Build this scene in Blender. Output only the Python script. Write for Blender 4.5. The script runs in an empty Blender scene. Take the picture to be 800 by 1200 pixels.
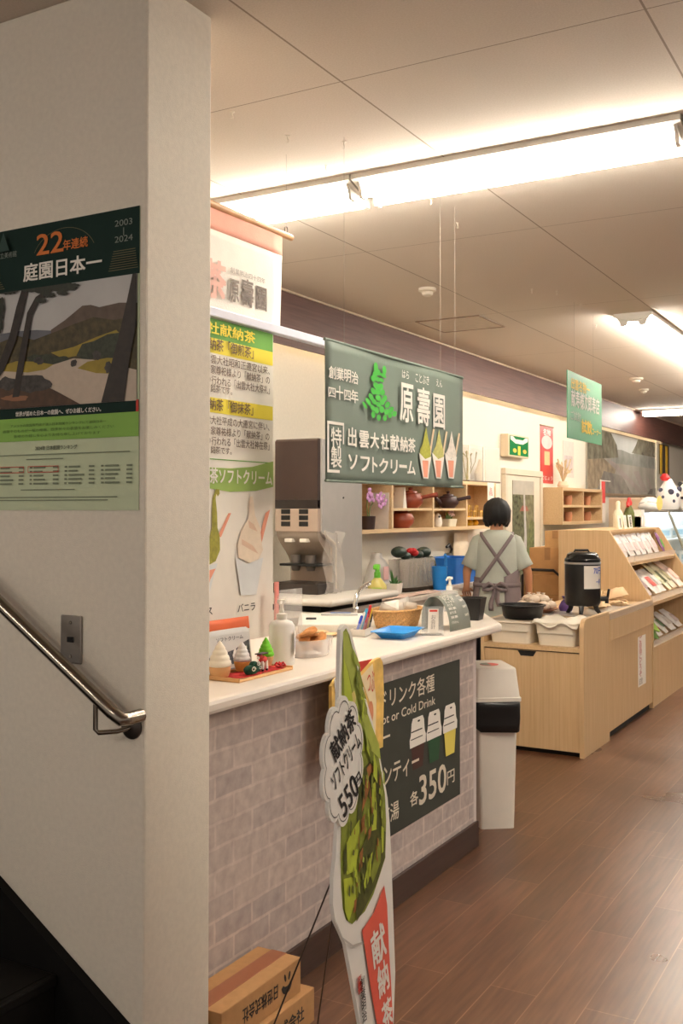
import bpy, bmesh, math, random
from mathutils import Vector, Matrix, Euler
random.seed(7)
PI = math.pi
SC = bpy.context.scene
COL = SC.collection

# ------------------------------------------------------------------ camera, world, exposure
EYE = 1.5                      # camera height (m)
YAW = math.radians(29.7)       # the counter runs along +Y, the lens looks 29.7 deg to the left of it
PITCH = math.radians(1.2)
FPX, CX, CY = 1200.0, 400.0, 597.0 - 1200.0 * math.tan(math.radians(1.2))
cam_data = bpy.data.cameras.new('camera')
cam_data.sensor_fit = 'VERTICAL'
cam_data.sensor_height = 36.0
cam_data.sensor_width = 24.0
cam_data.lens = 36.0
cam_data.shift_y = (CY - 600.0) / 1200.0
cam_data.clip_start = 0.05
cam = bpy.data.objects.new('camera', cam_data)
cam.location = (0, 0, EYE)
cam.rotation_euler = (PI / 2 + PITCH, 0, YAW)
COL.objects.link(cam)
SC.camera = cam
cam_data.dof.use_dof = False

world = bpy.data.worlds.new('world')
SC.world = world
world.use_nodes = True
bgn = world.node_tree.nodes['Background']
bgn.inputs[0].default_value = (1.0, 0.92, 0.83, 1)
bgn.inputs[1].default_value = 0.36
SC.view_settings.view_transform = 'Standard'
SC.view_settings.look = 'None'
SC.view_settings.gamma = 1.0
SC.view_settings.use_curve_mapping = False
SC.view_settings.exposure = 0.33
TUBE_LIGHT = 58.0              # radiance of the fluorescent tubes

# ------------------------------------------------------------------ a survey of the place: sight line -> point on a known plane
_R = Vector((math.cos(YAW), math.sin(YAW), 0))
_F0 = Vector((-math.sin(YAW), math.cos(YAW), 0))
_Z = Vector((0, 0, 1))
_F = _F0 * math.cos(PITCH) + _Z * math.sin(PITCH)
_U = _Z * math.cos(PITCH) - _F0 * math.sin(PITCH)
_E = Vector((0, 0, EYE))
def ray(px, py):
    return _F * FPX + _R * (px - CX) + _U * (CY - py)
def onX(px, py, X):
    r = ray(px, py); return _E + r * (X / r.x)
def onY(px, py, Y):
    r = ray(px, py); return _E + r * (Y / r.y)
def onZ(px, py, Z):
    r = ray(px, py); return _E + r * ((Z - EYE) / r.z)

# ------------------------------------------------------------------ materials
def lin(c):
    def f(v):
        v /= 255.0
        return v / 12.92 if v <= 0.04045 else ((v + 0.055) / 1.055) ** 2.4
    return (f(c[0]), f(c[1]), f(c[2]), 1.0)
_M = {}
def mat(name, c, rough=0.55, metal=0.0, vary=0.06, scale=18.0, bump=0.0, bscale=200.0, trans=0.0, alpha=1.0, emit=0.0, ior=1.45, coat=0.0, spec=None):
    if name in _M: return _M[name]
    m = bpy.data.materials.new(name); m.use_nodes = True
    nt = m.node_tree; b = nt.nodes['Principled BSDF']
    col = lin(c)
    if vary > 0:
        tc = nt.nodes.new('ShaderNodeTexCoord')
        nz = nt.nodes.new('ShaderNodeTexNoise'); nz.inputs['Scale'].default_value = scale; nz.inputs['Detail'].default_value = 3
        nt.links.new(tc.outputs['Object'], nz.inputs['Vector'])
        rp = nt.nodes.new('ShaderNodeValToRGB')
        rp.color_ramp.elements[0].position = 0.3; rp.color_ramp.elements[1].position = 0.7
        rp.color_ramp.elements[0].color = tuple(v * (1 - vary) for v in col[:3]) + (1,)
        rp.color_ramp.elements[1].color = tuple(min(1, v * (1 + vary)) for v in col[:3]) + (1,)
        nt.links.new(nz.outputs['Fac'], rp.inputs['Fac']); nt.links.new(rp.outputs['Color'], b.inputs['Base Color'])
        if bump > 0:
            n2 = nt.nodes.new('ShaderNodeTexNoise'); n2.inputs['Scale'].default_value = bscale; n2.inputs['Detail'].default_value = 2
            nt.links.new(tc.outputs['Object'], n2.inputs['Vector'])
            bp = nt.nodes.new('ShaderNodeBump'); bp.inputs['Strength'].default_value = bump; bp.inputs['Distance'].default_value = 0.004
            nt.links.new(n2.outputs['Fac'], bp.inputs['Height']); nt.links.new(bp.outputs['Normal'], b.inputs['Normal'])
    else:
        b.inputs['Base Color'].default_value = col
    b.inputs['Roughness'].default_value = rough
    b.inputs['Metallic'].default_value = metal
    b.inputs['IOR'].default_value = ior
    b.inputs['Transmission Weight'].default_value = trans
    b.inputs['Alpha'].default_value = alpha
    b.inputs['Coat Weight'].default_value = coat
    if spec is not None: b.inputs['Specular IOR Level'].default_value = spec
    if emit > 0:
        b.inputs['Emission Color'].default_value = col
        b.inputs['Emission Strength'].default_value = emit
    _M[name] = m
    return m
def nodes_of(name, rough=0.5):
    m = bpy.data.materials.new(name); m.use_nodes = True
    nt = m.node_tree; b = nt.nodes['Principled BSDF']; b.inputs['Roughness'].default_value = rough
    return m, nt, b
def mathn(nt, op, a, b=None):
    n = nt.nodes.new('ShaderNodeMath'); n.operation = op
    for i, v in enumerate((a, b)):
        if v is None: continue
        if isinstance(v, (int, float)): n.inputs[i].default_value = v
        else: nt.links.new(v, n.inputs[i])
    return n.outputs[0]
def ramp(nt, fac, stops):
    r = nt.nodes.new('ShaderNodeValToRGB')
    el = r.color_ramp.elements
    while len(el) < len(stops): el.new(0.5)
    for e, (p, c) in zip(el, stops):
        e.position = p; e.color = lin(c)
    nt.links.new(fac, r.inputs['Fac']); return r.outputs['Color']
def mapped(nt, scale=(1, 1, 1), rot=(0, 0, 0), loc=(0, 0, 0)):
    tc = nt.nodes.new('ShaderNodeTexCoord'); mp = nt.nodes.new('ShaderNodeMapping')
    mp.inputs['Scale'].default_value = scale; mp.inputs['Rotation'].default_value = rot; mp.inputs['Location'].default_value = loc
    nt.links.new(tc.outputs['Object'], mp.inputs['Vector']); return mp.outputs['Vector']
def mix(nt, mode, fac, a, b):
    n = nt.nodes.new('ShaderNodeMix'); n.data_type = 'RGBA'; n.blend_type = mode
    if isinstance(fac, (int, float)): n.inputs[0].default_value = fac
    else: nt.links.new(fac, n.inputs[0])
    for i, v in ((6, a), (7, b)):
        if isinstance(v, tuple): n.inputs[i].default_value = v
        else: nt.links.new(v, n.inputs[i])
    return n.outputs[2]

def wood_mat(name, c_dark, c_light, axis='Z', rough=0.45, scale=1.0):
    m, nt, b = nodes_of(name, rough)
    s = {'X': (1.2, 34, 34), 'Y': (34, 1.2, 34), 'Z': (34, 34, 1.2)}[axis]
    nz = nt.nodes.new('ShaderNodeTexNoise'); nz.inputs['Scale'].default_value = 2.2 * scale; nz.inputs['Detail'].default_value = 5
    nt.links.new(mapped(nt, s), nz.inputs['Vector'])
    nt.links.new(ramp(nt, nz.outputs['Fac'], [(0.3, c_dark), (0.7, c_light)]), b.inputs['Base Color'])
    return m

def floor_mat():
    m, nt, b = nodes_of('floor_planks', 0.3)
    v = mapped(nt, (1, 1, 1), (0, 0, PI / 2))
    br = nt.nodes.new('ShaderNodeTexBrick'); nt.links.new(v, br.inputs['Vector'])
    br.inputs['Scale'].default_value = 1.0; br.inputs['Brick Width'].default_value = 0.91; br.inputs['Row Height'].default_value = 0.151
    br.inputs['Mortar Size'].default_value = 0.0022; br.inputs['Mortar Smooth'].default_value = 0.4; br.offset = 0.37
    br.inputs['Color1'].default_value = lin((104, 73, 53)); br.inputs['Color2'].default_value = lin((122, 88, 66)); br.inputs['Mortar'].default_value = lin((150, 118, 94))
    br.inputs['Bias'].default_value = 0.0
    nz = nt.nodes.new('ShaderNodeTexNoise'); nz.inputs['Scale'].default_value = 2.5; nz.inputs['Detail'].default_value = 6
    nt.links.new(mapped(nt, (22, 1.4, 1)), nz.inputs['Vector'])
    g = ramp(nt, nz.outputs['Fac'], [(0.3, (196, 186, 178)), (0.72, (255, 250, 245))])
    n3 = nt.nodes.new('ShaderNodeTexNoise'); n3.inputs['Scale'].default_value = 1.3; n3.inputs['Detail'].default_value = 3
    nt.links.new(mapped(nt), n3.inputs['Vector'])
    g2 = ramp(nt, n3.outputs['Fac'], [(0.35, (222, 212, 204)), (0.65, (255, 255, 255))])
    nt.links.new(mix(nt, 'MULTIPLY', 1.0, mix(nt, 'MULTIPLY', 1.0, br.outputs['Color'], g), g2), b.inputs['Base Color'])
    rr = mathn(nt, 'MULTIPLY_ADD', n3.outputs['Fac'], 0.22); nt.nodes[-1].inputs[2].default_value = 0.2
    nt.links.new(rr, b.inputs['Roughness'])
    bp = nt.nodes.new('ShaderNodeBump'); bp.inputs['Strength'].default_value = 0.08; bp.inputs['Distance'].default_value = 0.002
    nt.links.new(nz.outputs['Fac'], bp.inputs['Height']); nt.links.new(bp.outputs['Normal'], b.inputs['Normal'])
    return m
def ceiling_mat():
    m, nt, b = nodes_of('ceiling_boards', 0.9)
    tc = nt.nodes.new('ShaderNodeTexCoord'); sp = nt.nodes.new('ShaderNodeSeparateXYZ'); nt.links.new(tc.outputs['Object'], sp.inputs[0])
    dx = mathn(nt, 'PINGPONG', mathn(nt, 'ADD', sp.outputs[0], 0.72 + 9.0), 0.455)
    dy = mathn(nt, 'PINGPONG', mathn(nt, 'ADD', sp.outputs[1], -2.68 + 18.5), 0.925)
    seam = mathn(nt, 'LESS_THAN', mathn(nt, 'MINIMUM', mathn(nt, 'MULTIPLY', dx, 1.0), mathn(nt, 'MULTIPLY', dy, 1.5)), 0.0032)
    nz = nt.nodes.new('ShaderNodeTexNoise'); nz.inputs['Scale'].default_value = 180; nz.inputs['Detail'].default_value = 3
    nt.links.new(tc.outputs['Object'], nz.inputs['Vector'])
    base = ramp(nt, nz.outputs['Fac'], [(0.3, (216, 204, 190)), (0.7, (226, 215, 202))])
    nt.links.new(mix(nt, 'MIX', seam, base, lin((160, 144, 128))), b.inputs['Base Color'])
    bp = nt.nodes.new('ShaderNodeBump'); bp.inputs['Strength'].default_value = 0.25; bp.inputs['Distance'].default_value = 0.003
    nt.links.new(nz.outputs['Fac'], bp.inputs['Height']); nt.links.new(bp.outputs['Normal'], b.inputs['Normal'])
    return m
def brick_mat():
    m, nt, b = nodes_of('brick_print_wallpaper', 0.6)
    tc = nt.nodes.new('ShaderNodeTexCoord'); sp = nt.nodes.new('ShaderNodeSeparateXYZ'); nt.links.new(tc.outputs['Object'], sp.inputs[0])
    cb = nt.nodes.new('ShaderNodeCombineXYZ'); nt.links.new(sp.outputs[1], cb.inputs[0]); nt.links.new(sp.outputs[2], cb.inputs[1])
    nw = nt.nodes.new('ShaderNodeTexNoise'); nw.inputs['Scale'].default_value = 9; nt.links.new(tc.outputs['Object'], nw.inputs['Vector'])
    va = nt.nodes.new('ShaderNodeVectorMath'); va.operation = 'MULTIPLY_ADD'; nt.links.new(nw.outputs['Color'], va.inputs[0])
    va.inputs[1].default_value = (0.012, 0.012, 0); nt.links.new(cb.outputs[0], va.inputs[2])
    br = nt.nodes.new('ShaderNodeTexBrick'); nt.links.new(va.outputs[0], br.inputs['Vector'])
    br.inputs['Scale'].default_value = 1.0; br.inputs['Brick Width'].default_value = 0.185; br.inputs['Row Height'].default_value = 0.068
    br.inputs['Mortar Size'].default_value = 0.0065; br.inputs['Mortar Smooth'].default_value = 0.6
    br.inputs['Color1'].default_value = lin((184, 172, 166)); br.inputs['Color2'].default_value = lin((204, 190, 180)); br.inputs['Mortar'].default_value = lin((214, 200, 190))
    nz = nt.nodes.new('ShaderNodeTexNoise'); nz.inputs['Scale'].default_value = 26; nz.inputs['Detail'].default_value = 5
    nt.links.new(tc.outputs['Object'], nz.inputs['Vector'])
    g = ramp(nt, nz.outputs['Fac'], [(0.3, (222, 218, 220)), (0.7, (255, 255, 255))])
    nt.links.new(mix(nt, 'MULTIPLY', 1.0, br.outputs['Color'], g), b.inputs['Base Color'])
    return m

# ------------------------------------------------------------------ mesh helpers
class MB:
    def __init__(self): self.bm = bmesh.new(); self.mi = 0
    def _tag(self, before):
        for f in self.bm.faces:
            if f not in before: f.material_index = self.mi
    def box(self, lo, hi, bev=0.0, seg=2, rot=None):
        lo, hi = Vector(lo), Vector(hi); c = (lo + hi) / 2; s = hi - lo
        before = set(self.bm.faces)
        r = bmesh.ops.create_cube(self.bm, size=1.0)
        vs = r['verts']
        bmesh.ops.scale(self.bm, vec=s, verts=vs)
        if bev > 0:
            es = list({e for v in vs for e in v.link_edges})
            rr = bmesh.ops.bevel(self.bm, geom=es, offset=min(bev, min(s) * 0.49), segments=seg, affect='EDGES', profile=0.5)
            vs = list({v for f in self.bm.faces if f not in before for v in f.verts})
        if rot is not None: bmesh.ops.rotate(self.bm, cent=(0, 0, 0), matrix=Euler(rot).to_matrix(), verts=vs)
        bmesh.ops.translate(self.bm, vec=c, verts=vs)
        self._tag(before); return vs
    def loft(self, rings, cap=True, closed=True):
        before = set(self.bm.faces)
        rows = [[self.bm.verts.new(p) for p in r] for r in rings]
        n = len(rows[0])
        for a, b in zip(rows, rows[1:]):
            for i in range(n if closed else n - 1):
                j = (i + 1) % n
                self.bm.faces.new((a[i], a[j], b[j], b[i]))
        if cap and closed:
            self.bm.faces.new(list(reversed(rows[0]))); self.bm.faces.new(rows[-1])
        self._tag(before); return [v for r in rows for v in r]
    def lathe(self, prof, c=(0, 0, 0), seg=24, cap=True):
        rings = []
        for r, z in prof:
            rings.append([(c[0] + max(r, 1e-4) * math.cos(2 * PI * k / seg), c[1] + max(r, 1e-4) * math.sin(2 * PI * k / seg), c[2] + z) for k in range(seg)])
        return self.loft(rings, cap)
    def ell(self, rows, seg=24, cap=True):
        """rows of (z, cx, cy, a, b)"""
        return self.loft([[(cx + a * math.cos(2 * PI * k / seg), cy + b * math.sin(2 * PI * k / seg), z) for k in range(seg)] for z, cx, cy, a, b in rows], cap)
    def tube(self, pts, r, seg=8, cap=True, closed=False):
        pts = [Vector(p) for p in pts]; n = len(pts)
        rs = r if isinstance(r, (list, tuple)) else [r] * n
        t0 = (pts[1] - pts[0]).normalized()
        ref = Vector((0, 0, 1)) if abs(t0.z) < 0.9 else Vector((1, 0, 0))
        u = t0.cross(ref).normalized(); rings = []
        for i in range(n):
            t = (pts[min(i + 1, n - 1)] - pts[max(i - 1, 0)]).normalized()
            u = (u - t * u.dot(t)).normalized(); w = t.cross(u)
            rings.append([pts[i] + (u * math.cos(2 * PI * k / seg) + w * math.sin(2 * PI * k / seg)) * rs[i] for k in range(seg)])
        return self.loft(rings, cap)
    def prism(self, poly, frm, to, axis='Z'):
        """poly is 2-D; axis X: (y,z), axis Y: (x,z), axis Z: (x,y)"""
        def P(a, b, h): return {'X': (h, a, b), 'Y': (a, h, b), 'Z': (a, b, h)}[axis]
        return self.loft([[P(a, b, frm) for a, b in poly], [P(a, b, to) for a, b in poly]])
    def sphere(self, c, r, seg=16, rings=10, sq=(1, 1, 1)):
        before = set(self.bm.faces)
        rr = bmesh.ops.create_uvsphere(self.bm, u_segments=seg, v_segments=rings, radius=r)
        bmesh.ops.scale(self.bm, vec=sq, verts=rr['verts']); bmesh.ops.translate(self.bm, vec=c, verts=rr['verts'])
        self._tag(before); return rr['verts']
    def face(self, pts):
        f = self.bm.faces.new([self.bm.verts.new(p) for p in pts]); f.material_index = self.mi
    def build(self, name, m=None, parent=None, loc=(0, 0, 0), rot=(0, 0, 0), smooth=False, bevel=0.0, mats=None, thick=0.0, sub=0, ang=40):
        bmesh.ops.recalc_face_normals(self.bm, faces=self.bm.faces[:])
        me = bpy.data.meshes.new(name); self.bm.to_mesh(me); self.bm.free()
        for x in (mats or [m]): me.materials.append(x)
        o = bpy.data.objects.new(name, me); COL.objects.link(o)
        o.location = loc; o.rotation_euler = rot
        if parent is not None: o.parent = parent
        if thick:
            md = o.modifiers.new('thickness', 'SOLIDIFY'); md.thickness = thick; md.offset = 0
        if bevel:
            md = o.modifiers.new('soft_edges', 'BEVEL'); md.width = bevel; md.segments = 2; md.limit_method = 'ANGLE'; md.angle_limit = math.radians(35)
        if sub:
            md = o.modifiers.new('smooth_surface', 'SUBSURF'); md.levels = sub; md.render_levels = sub
        if smooth or sub:
            for p in me.polygons: p.use_smooth = True
            if ang: me.set_sharp_from_angle(angle=math.radians(ang))
        return o
def tag(o, label, cat, group=None):
    o['label'] = label; o['category'] = cat
    if group: o['group'] = group
    return o
def thing(name, label, cat, loc=(0, 0, 0), rotz=0.0, group=None, rot=None):
    o = bpy.data.objects.new(name, None); COL.objects.link(o); o.empty_display_size = 0.05
    o.location = loc; o.rotation_euler = rot if rot is not None else (0, 0, rotz)
    return tag(o, label, cat, group)
def struct(o): o['kind'] = 'structure'; return o
def stuff(o): o['kind'] = 'stuff'; return o
def dup(root, loc, rotz=None, label=None, rot=None, scale=None):
    def cp(o, parent):
        c = o.copy(); COL.objects.link(c); c.parent = parent
        for ch in list(o.children): cp(ch, c)
        return c
    r = cp(root, None); r.location = loc
    if rotz is not None: r.rotation_euler = (0, 0, rotz)
    if rot is not None: r.rotation_euler = rot
    if scale is not None: r.scale = scale
    if label: r['label'] = label
    return r
FACE_X = (PI / 2, 0, PI / 2)     # a flat thing read by someone looking along -X (local x -> +Y, y -> up)
FACE_Y = (PI / 2, 0, 0)          # a flat thing read by someone looking along +Y (local x -> +X, y -> up)

def fuse(v): return v
def lettering(s, m, parent, box, z=0.002, weight=0.0, rot=0.0, name='lettering', keep=False, space=1.0, line=0.9):
    """prints words on the local XY face of parent inside box (u0, v0, u1, v1); rot turns them about the box centre"""
    cu = bpy.data.curves.new(name, 'FONT'); cu.body = s; cu.fill_mode = 'FRONT'
    cu.space_character = space; cu.space_line = line; cu.align_x = 'CENTER'; cu.resolution_u = 3
    o = bpy.data.objects.new(name, cu); COL.objects.link(o)
    dg = bpy.context.evaluated_depsgraph_get()
    me = bpy.data.meshes.new_from_object(o.evaluated_get(dg))
    bpy.data.objects.remove(o)
    xs = [v.co.x for v in me.vertices]; ys = [v.co.y for v in me.vertices]
    if not xs: return None
    x0, x1, y0, y1 = min(xs), max(xs), min(ys), max(ys)
    if weight > 0:     # a bold stroke: the glyph struck five times a hair apart
        bm = bmesh.new(); bm.from_mesh(me); g0 = bm.verts[:] + bm.edges[:] + bm.faces[:]
        for k, (ax, ay) in enumerate(((1, 1), (-1, 1), (1, -1), (-1, -1))):
            r = bmesh.ops.duplicate(bm, geom=g0); bmesh.ops.translate(bm, vec=(ax * weight, ay * weight, 1.0 + k), verts=[e for e in r['geom'] if isinstance(e, bmesh.types.BMVert)])
        bm.to_mesh(me); bm.free()
        x0 -= weight; x1 += weight; y0 -= weight; y1 += weight
    u0, v0, u1, v1 = box
    sx = (u1 - u0) / max(1e-6, x1 - x0); sy = (v1 - v0) / max(1e-6, y1 - y0)
    if keep: sx = sy = min(sx, sy)
    cr, sr = math.cos(rot), math.sin(rot); mu, mv = (u0 + u1) / 2, (v0 + v1) / 2
    for v in me.vertices:
        a = (v.co.x - (x0 + x1) / 2) * sx; b = (v.co.y - (y0 + y1) / 2) * sy
        v.co = (mu + a * cr - b * sr, mv + a * sr + b * cr, z + round(v.co.z) * 0.00012)
    me.materials.clear(); me.materials.append(m)
    t = bpy.data.objects.new(name, me); COL.objects.link(t); t.parent = parent
    return t
def art(name, parent, layers, z0=0.001, dz=0.0006):
    """flat printed shapes, back to front: (material, outline)"""
    mb = MB(); mats = []
    for i, (m, poly) in enumerate(layers):
        if m not in mats: mats.append(m)
        mb.mi = mats.index(m)
        mb.face([(u, v, z0 + i * dz) for u, v in poly])
    me = bpy.data.meshes.new(name); mb.bm.to_mesh(me); mb.bm.free()
    for m in mats: me.materials.append(m)
    o = bpy.data.objects.new(name, me); COL.objects.link(o); o.parent = parent
    return o
def ellipse(cu, cv, a, b, n=20, rot=0.0):
    return [(cu + a * math.cos(2 * PI * k / n) * math.cos(rot) - b * math.sin(2 * PI * k / n) * math.sin(rot),
             cv + a * math.cos(2 * PI * k / n) * math.sin(rot) + b * math.sin(2 * PI * k / n) * math.cos(rot)) for k in range(n)]
def rect(u0, v0, u1, v1): return [(u0, v0), (u1, v0), (u1, v1), (u0, v1)]
def pillow_bm(mb, w, h, t, nu=8, nv=10, crimp=0.12, wob=0.0):
    """a filled packet standing in the local XZ plane, its front towards -Y"""
    for sgn in (-1, 1):
        rows = []
        for j in range(nv + 1):
            v = j / nv; row = []
            for i in range(nu + 1):
                u = i / nu
                k = max(0.0, math.sin(PI * u)) ** 0.5 * max(0.0, min(1, (min(v, 1 - v) - crimp * 0.5) / 0.25)) ** 0.6 if crimp * 0.5 < min(v, 1 - v) else 0.0
                row.append(((u - 0.5) * w, sgn * (t / 2 * k + 0.0008) + random.uniform(-wob, wob), v * h))
            rows.append(row)
        mb.loft(rows, cap=False, closed=False)

# ------------------------------------------------------------------ shared colours
CEIL = 2.8
cream = mat('cream_wallpaper', (236, 229, 214), 0.85, vary=0.03, scale=60, bump=0.25, bscale=350)
white_wall = mat('stair_wallpaper', (230, 221, 206), 0.85, vary=0.035, scale=70, bump=0.3, bscale=320)
black_paint = mat('black_paint', (12, 10, 9), 0.75, vary=0.2, spec=0.25)
step_mat = mat('dark_step_tile', (24, 21, 19), 0.6, vary=0.2, scale=30, spec=0.3)
fascia_wood = wood_mat('dark_fascia_wood', (82, 48, 42), (104, 66, 58), 'Y', 0.5)
base_wood = wood_mat('dark_baseboard_wood', (52, 34, 27), (68, 46, 36), 'Y', 0.4)
oak = wood_mat('oak_veneer', (198, 164, 120), (212, 180, 137), 'Z', 0.5)
oak_x = wood_mat('oak_veneer_flat', (198, 164, 120), (214, 182, 139), 'Y', 0.5)
birch = wood_mat('pale_birch', (216, 184, 140), (228, 198, 154), 'Y', 0.5)
birch_in = wood_mat('birch_back_panel', (190, 150, 106), (204, 166, 120), 'Y', 0.55)
steel = mat('brushed_steel', (200, 198, 194), 0.28, 1.0, vary=0.05)
chrome = mat('chrome', (225, 225, 225), 0.12, 1.0, vary=0.0)
rail_steel = mat('handrail_steel', (150, 140, 128), 0.22, 1.0, vary=0.04)
white_pl = mat('white_plastic', (236, 230, 220), 0.4, vary=0.02)
ivory = mat('ivory_plastic', (232, 222, 204), 0.45, vary=0.02)
black_pl = mat('black_plastic', (24, 23, 23), 0.35, vary=0.1)
dark_gap = mat('dark_gap', (20, 16, 13), 0.8, vary=0.1)  # near-black stands for the shade inside gaps and recesses
blk = mat('black_ink', (38, 34, 32), 0.6, vary=0.0)
wht = mat('white_ink', (238, 232, 222), 0.6, vary=0.0)
brown_ink = mat('brown_ink', (92, 68, 52), 0.6, vary=0.0)
grey_ink = mat('grey_ink', (138, 128, 122), 0.6, vary=0.0)
red_ink = mat('red_ink', (200, 58, 44), 0.6, vary=0.0)
yel_ink = mat('yellow_ink', (238, 212, 60), 0.6, vary=0.0)
grn_ink = mat('green_ink', (62, 168, 56), 0.6, vary=0.0)
org_ink = mat('orange_ink', (214, 118, 48), 0.6, vary=0.0)
blue_ink = mat('blue_ink', (64, 90, 180), 0.6, vary=0.0)
thread = mat('clear_thread', (214, 204, 192), 0.4, vary=0.0, alpha=0.45)
clear = mat('clear_plastic', (244, 244, 242), 0.12, vary=0.0, trans=0.0, alpha=0.22)
clear_wht = mat('cloudy_plastic', (240, 238, 234), 0.25, vary=0.0, alpha=0.5)
paper_w = mat('white_paper', (238, 232, 222), 0.7, vary=0.02)
card = mat('cardboard', (196, 152, 104), 0.75, vary=0.05, scale=40)
card2 = mat('brown_carton', (178, 134, 88), 0.75, vary=0.06, scale=40)

# ------------------------------------------------------------------ the setting
b = MB(); b.box((-7, -4, -0.1), (6, 22, 0)); struct(b.build('floor', floor_mat()))
b = MB(); b.box((-7, -4, CEIL), (6, 22, CEIL + 0.1)); struct(b.build('ceiling', ceiling_mat()))
b = MB(); b.box((-3.6, 2.158, 0), (-3.4, 20, CEIL)); struct(b.build('wall_back', cream))
b = MB(); b.box((-3.6, 20, 0), (6, 20.2, CEIL)); struct(b.build('wall_far', cream))
WX = -1.625
b = MB(); b.box((-7, 1.9, 0), (WX, 2.158, CEIL)); struct(b.build('wall_left', white_wall, bevel=0.006))
b = MB(); b.box((-3.30, 2.16, 2.475), (-3.28, 20, CEIL))
o = struct(b.build('trim_1', fascia_wood)); o.name = 'trim_1'
b = MB(); b.box((-3.3, 2.16, 2.788), (-3.268, 20, CEIL + 0.002)); struct(b.build('trim_2', mat('pale_trim', (206, 188, 166), 0.6)))
# stair: black stringer on the wall and black steps rising to the left
pa, pb = onY(0, 1025, 1.9), onY(150, 1196, 1.9)
sl = (pb.z - pa.z) / (pb.x - pa.x)
def strz(x): return pa.z + sl * (x - pa.x)
xe = WX - 0.004
b = MB(); b.prism([(-5.0, -0.0), (xe, 0.0), (xe, strz(xe)), (-5.0, strz(-5.0))], 1.872, 1.899, 'Y')
struct(b.build('baseboard_left', black_paint))
nose = onY(60, 1142, 1.86)
RIS = nose.z / 2; TRD = RIS / -sl
b = MB()
for k in range(6):
    xn = nose.x - TRD * (k - 1)
    b.box((xn - TRD * (6 - k), 0.95, RIS * k), (xn, 1.87, RIS * (k + 1) - 0.03))
    b.box((xn - TRD - 0.005, 0.95, RIS * (k + 1) - 0.03), (xn + 0.012, 1.87, RIS * (k + 1)), 0.006)
    b.box((xn - 0.02, 0.96, RIS * (k + 1) - 0.001), (xn - 0.004, 1.86, RIS * (k + 1) + 0.002))
struct(b.build('stair_steps', step_mat))

# handrail
RY = 1.828
h0 = onY(-90, 620, RY); h1 = onY(139, 842, RY)
hr = thing('handrail', 'brushed steel handrail sloping down the pale stair wall', 'handrail', (h1.x, RY, h1.z))
b = MB(); d = (h0 - h1)
turn = [d * 0.10, d * 0.03, Vector((0.006, 0.004, -0.003)), Vector((0.008, 0.022, -0.004)), Vector((0.008, 0.069, -0.004))]
b.tube([d * 1.6, d] + turn, 0.0165, 14); b.build('rail', rail_steel, hr, smooth=True, ang=60)
q = onY(112, 830, RY) - h1
b = MB(); b.tube([q + Vector((0, 0, 0.012)), q + Vector((0, 0, -0.05)), q + Vector((0.006, 0.004, -0.058)), q + Vector((0.04, 0.03, -0.056)), q + Vector((0.05, 0.068, -0.052))], 0.006, 10)
b.build('bracket', rail_steel, hr, smooth=True)
b = MB(); b.lathe([(0.0, 0), (0.031, 0), (0.031, 0.004), (0.024, 0.008), (0.0, 0.008)], seg=24)
b.build('rosette', mat('dull_steel', (96, 88, 82), 0.35, 0.9), hr, loc=(q.x + 0.05, 0.0715, q.z - 0.05), rot=(PI / 2, 0, 0), smooth=True)
# wall plate
c = onY(85, 749, 1.9)
sp = thing('switch_plate', 'small steel plate screwed to the wall above the handrail', 'switch', (c.x, 1.899, c.z), rot=FACE_Y)
b = MB(); b.box((-0.035, -0.06, 0), (0.035, 0.06, 0.006), 0.004); b.build('plate', mat('plate_steel', (150, 142, 134), 0.4, 0.75), sp)
b = MB(); b.box((-0.011, -0.007, 0.005), (0.011, 0.007, 0.009), 0.002); b.build('socket_slot', black_pl, sp)
for s in (-1, 1):
    b = MB(); b.lathe([(0, 0.005), (0.005, 0.005), (0.004, 0.008), (0, 0.008)], (0, s * 0.042, 0), 10); b.build('screw', rail_steel, sp)

# museum poster on the stair wall
tr = onY(164.7, 241, 1.9); br_ = onY(163.5, 598, 1.9)
PW, PH = 0.515, tr.z - br_.z
po = (tr.x - PW, 1.899, br_.z)
def PL(px, py):
    p = onY(px, py, 1.897); return (p.x - po[0], p.z - po[2])
poster_green = mat('poster_dark_green', (16, 42, 36), 0.7, vary=0.05, spec=0.25)
b = MB(); b.box((0, 0, 0), (PW, PH, 0.0015))
ps = tag(b.build('garden_poster', mat('poster_pale_green', (196, 206, 172), 0.55, vary=0.03), loc=po, rot=FACE_Y), 'large garden poster with dark green header taped to the stair wall', 'poster')
def band(pyt, pyb, px=163):   # a horizontal band across the sheet between two heights read at px
    return rect(0, PL(px, pyb)[1], PW, PL(px, pyt)[1])
z0 = 0.0018
vtop = PL(163, 320)[1]; vbot = PL(163, 469)[1]
art('printed_bands', ps, [(poster_green, rect(0, vtop, PW, PH)), (poster_green, band(468, 482)), (mat('poster_green', (132, 178, 74), 0.55, vary=0.03), band(482, 511)),
                          (red_ink, rect(PW - 0.008, PL(163, 482)[1], PW, PL(163, 468)[1]))], z0)
W1 = PW - 0.006
def V(f): return vbot + f * (vtop - vbot)
def Uf(px): return PL(px, 420)[0]
sky = mat('print_sky', (186, 184, 182), 0.55, vary=0.06, scale=8)
mtn = mat('print_mountain', (92, 76, 64), 0.55, vary=0.2, scale=30); mtn2 = mat('print_far_hill', (98, 98, 104), 0.55, vary=0.1)
forest = mat('print_forest', (72, 62, 36), 0.55, vary=0.45, scale=60); grass = mat('print_lawn', (150, 130, 44), 0.55, vary=0.1, scale=40)
bush = mat('print_bush', (52, 56, 40), 0.55, vary=0.4, scale=90); gravel = mat('print_gravel', (188, 172, 154), 0.55, vary=0.05, scale=60)
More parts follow.
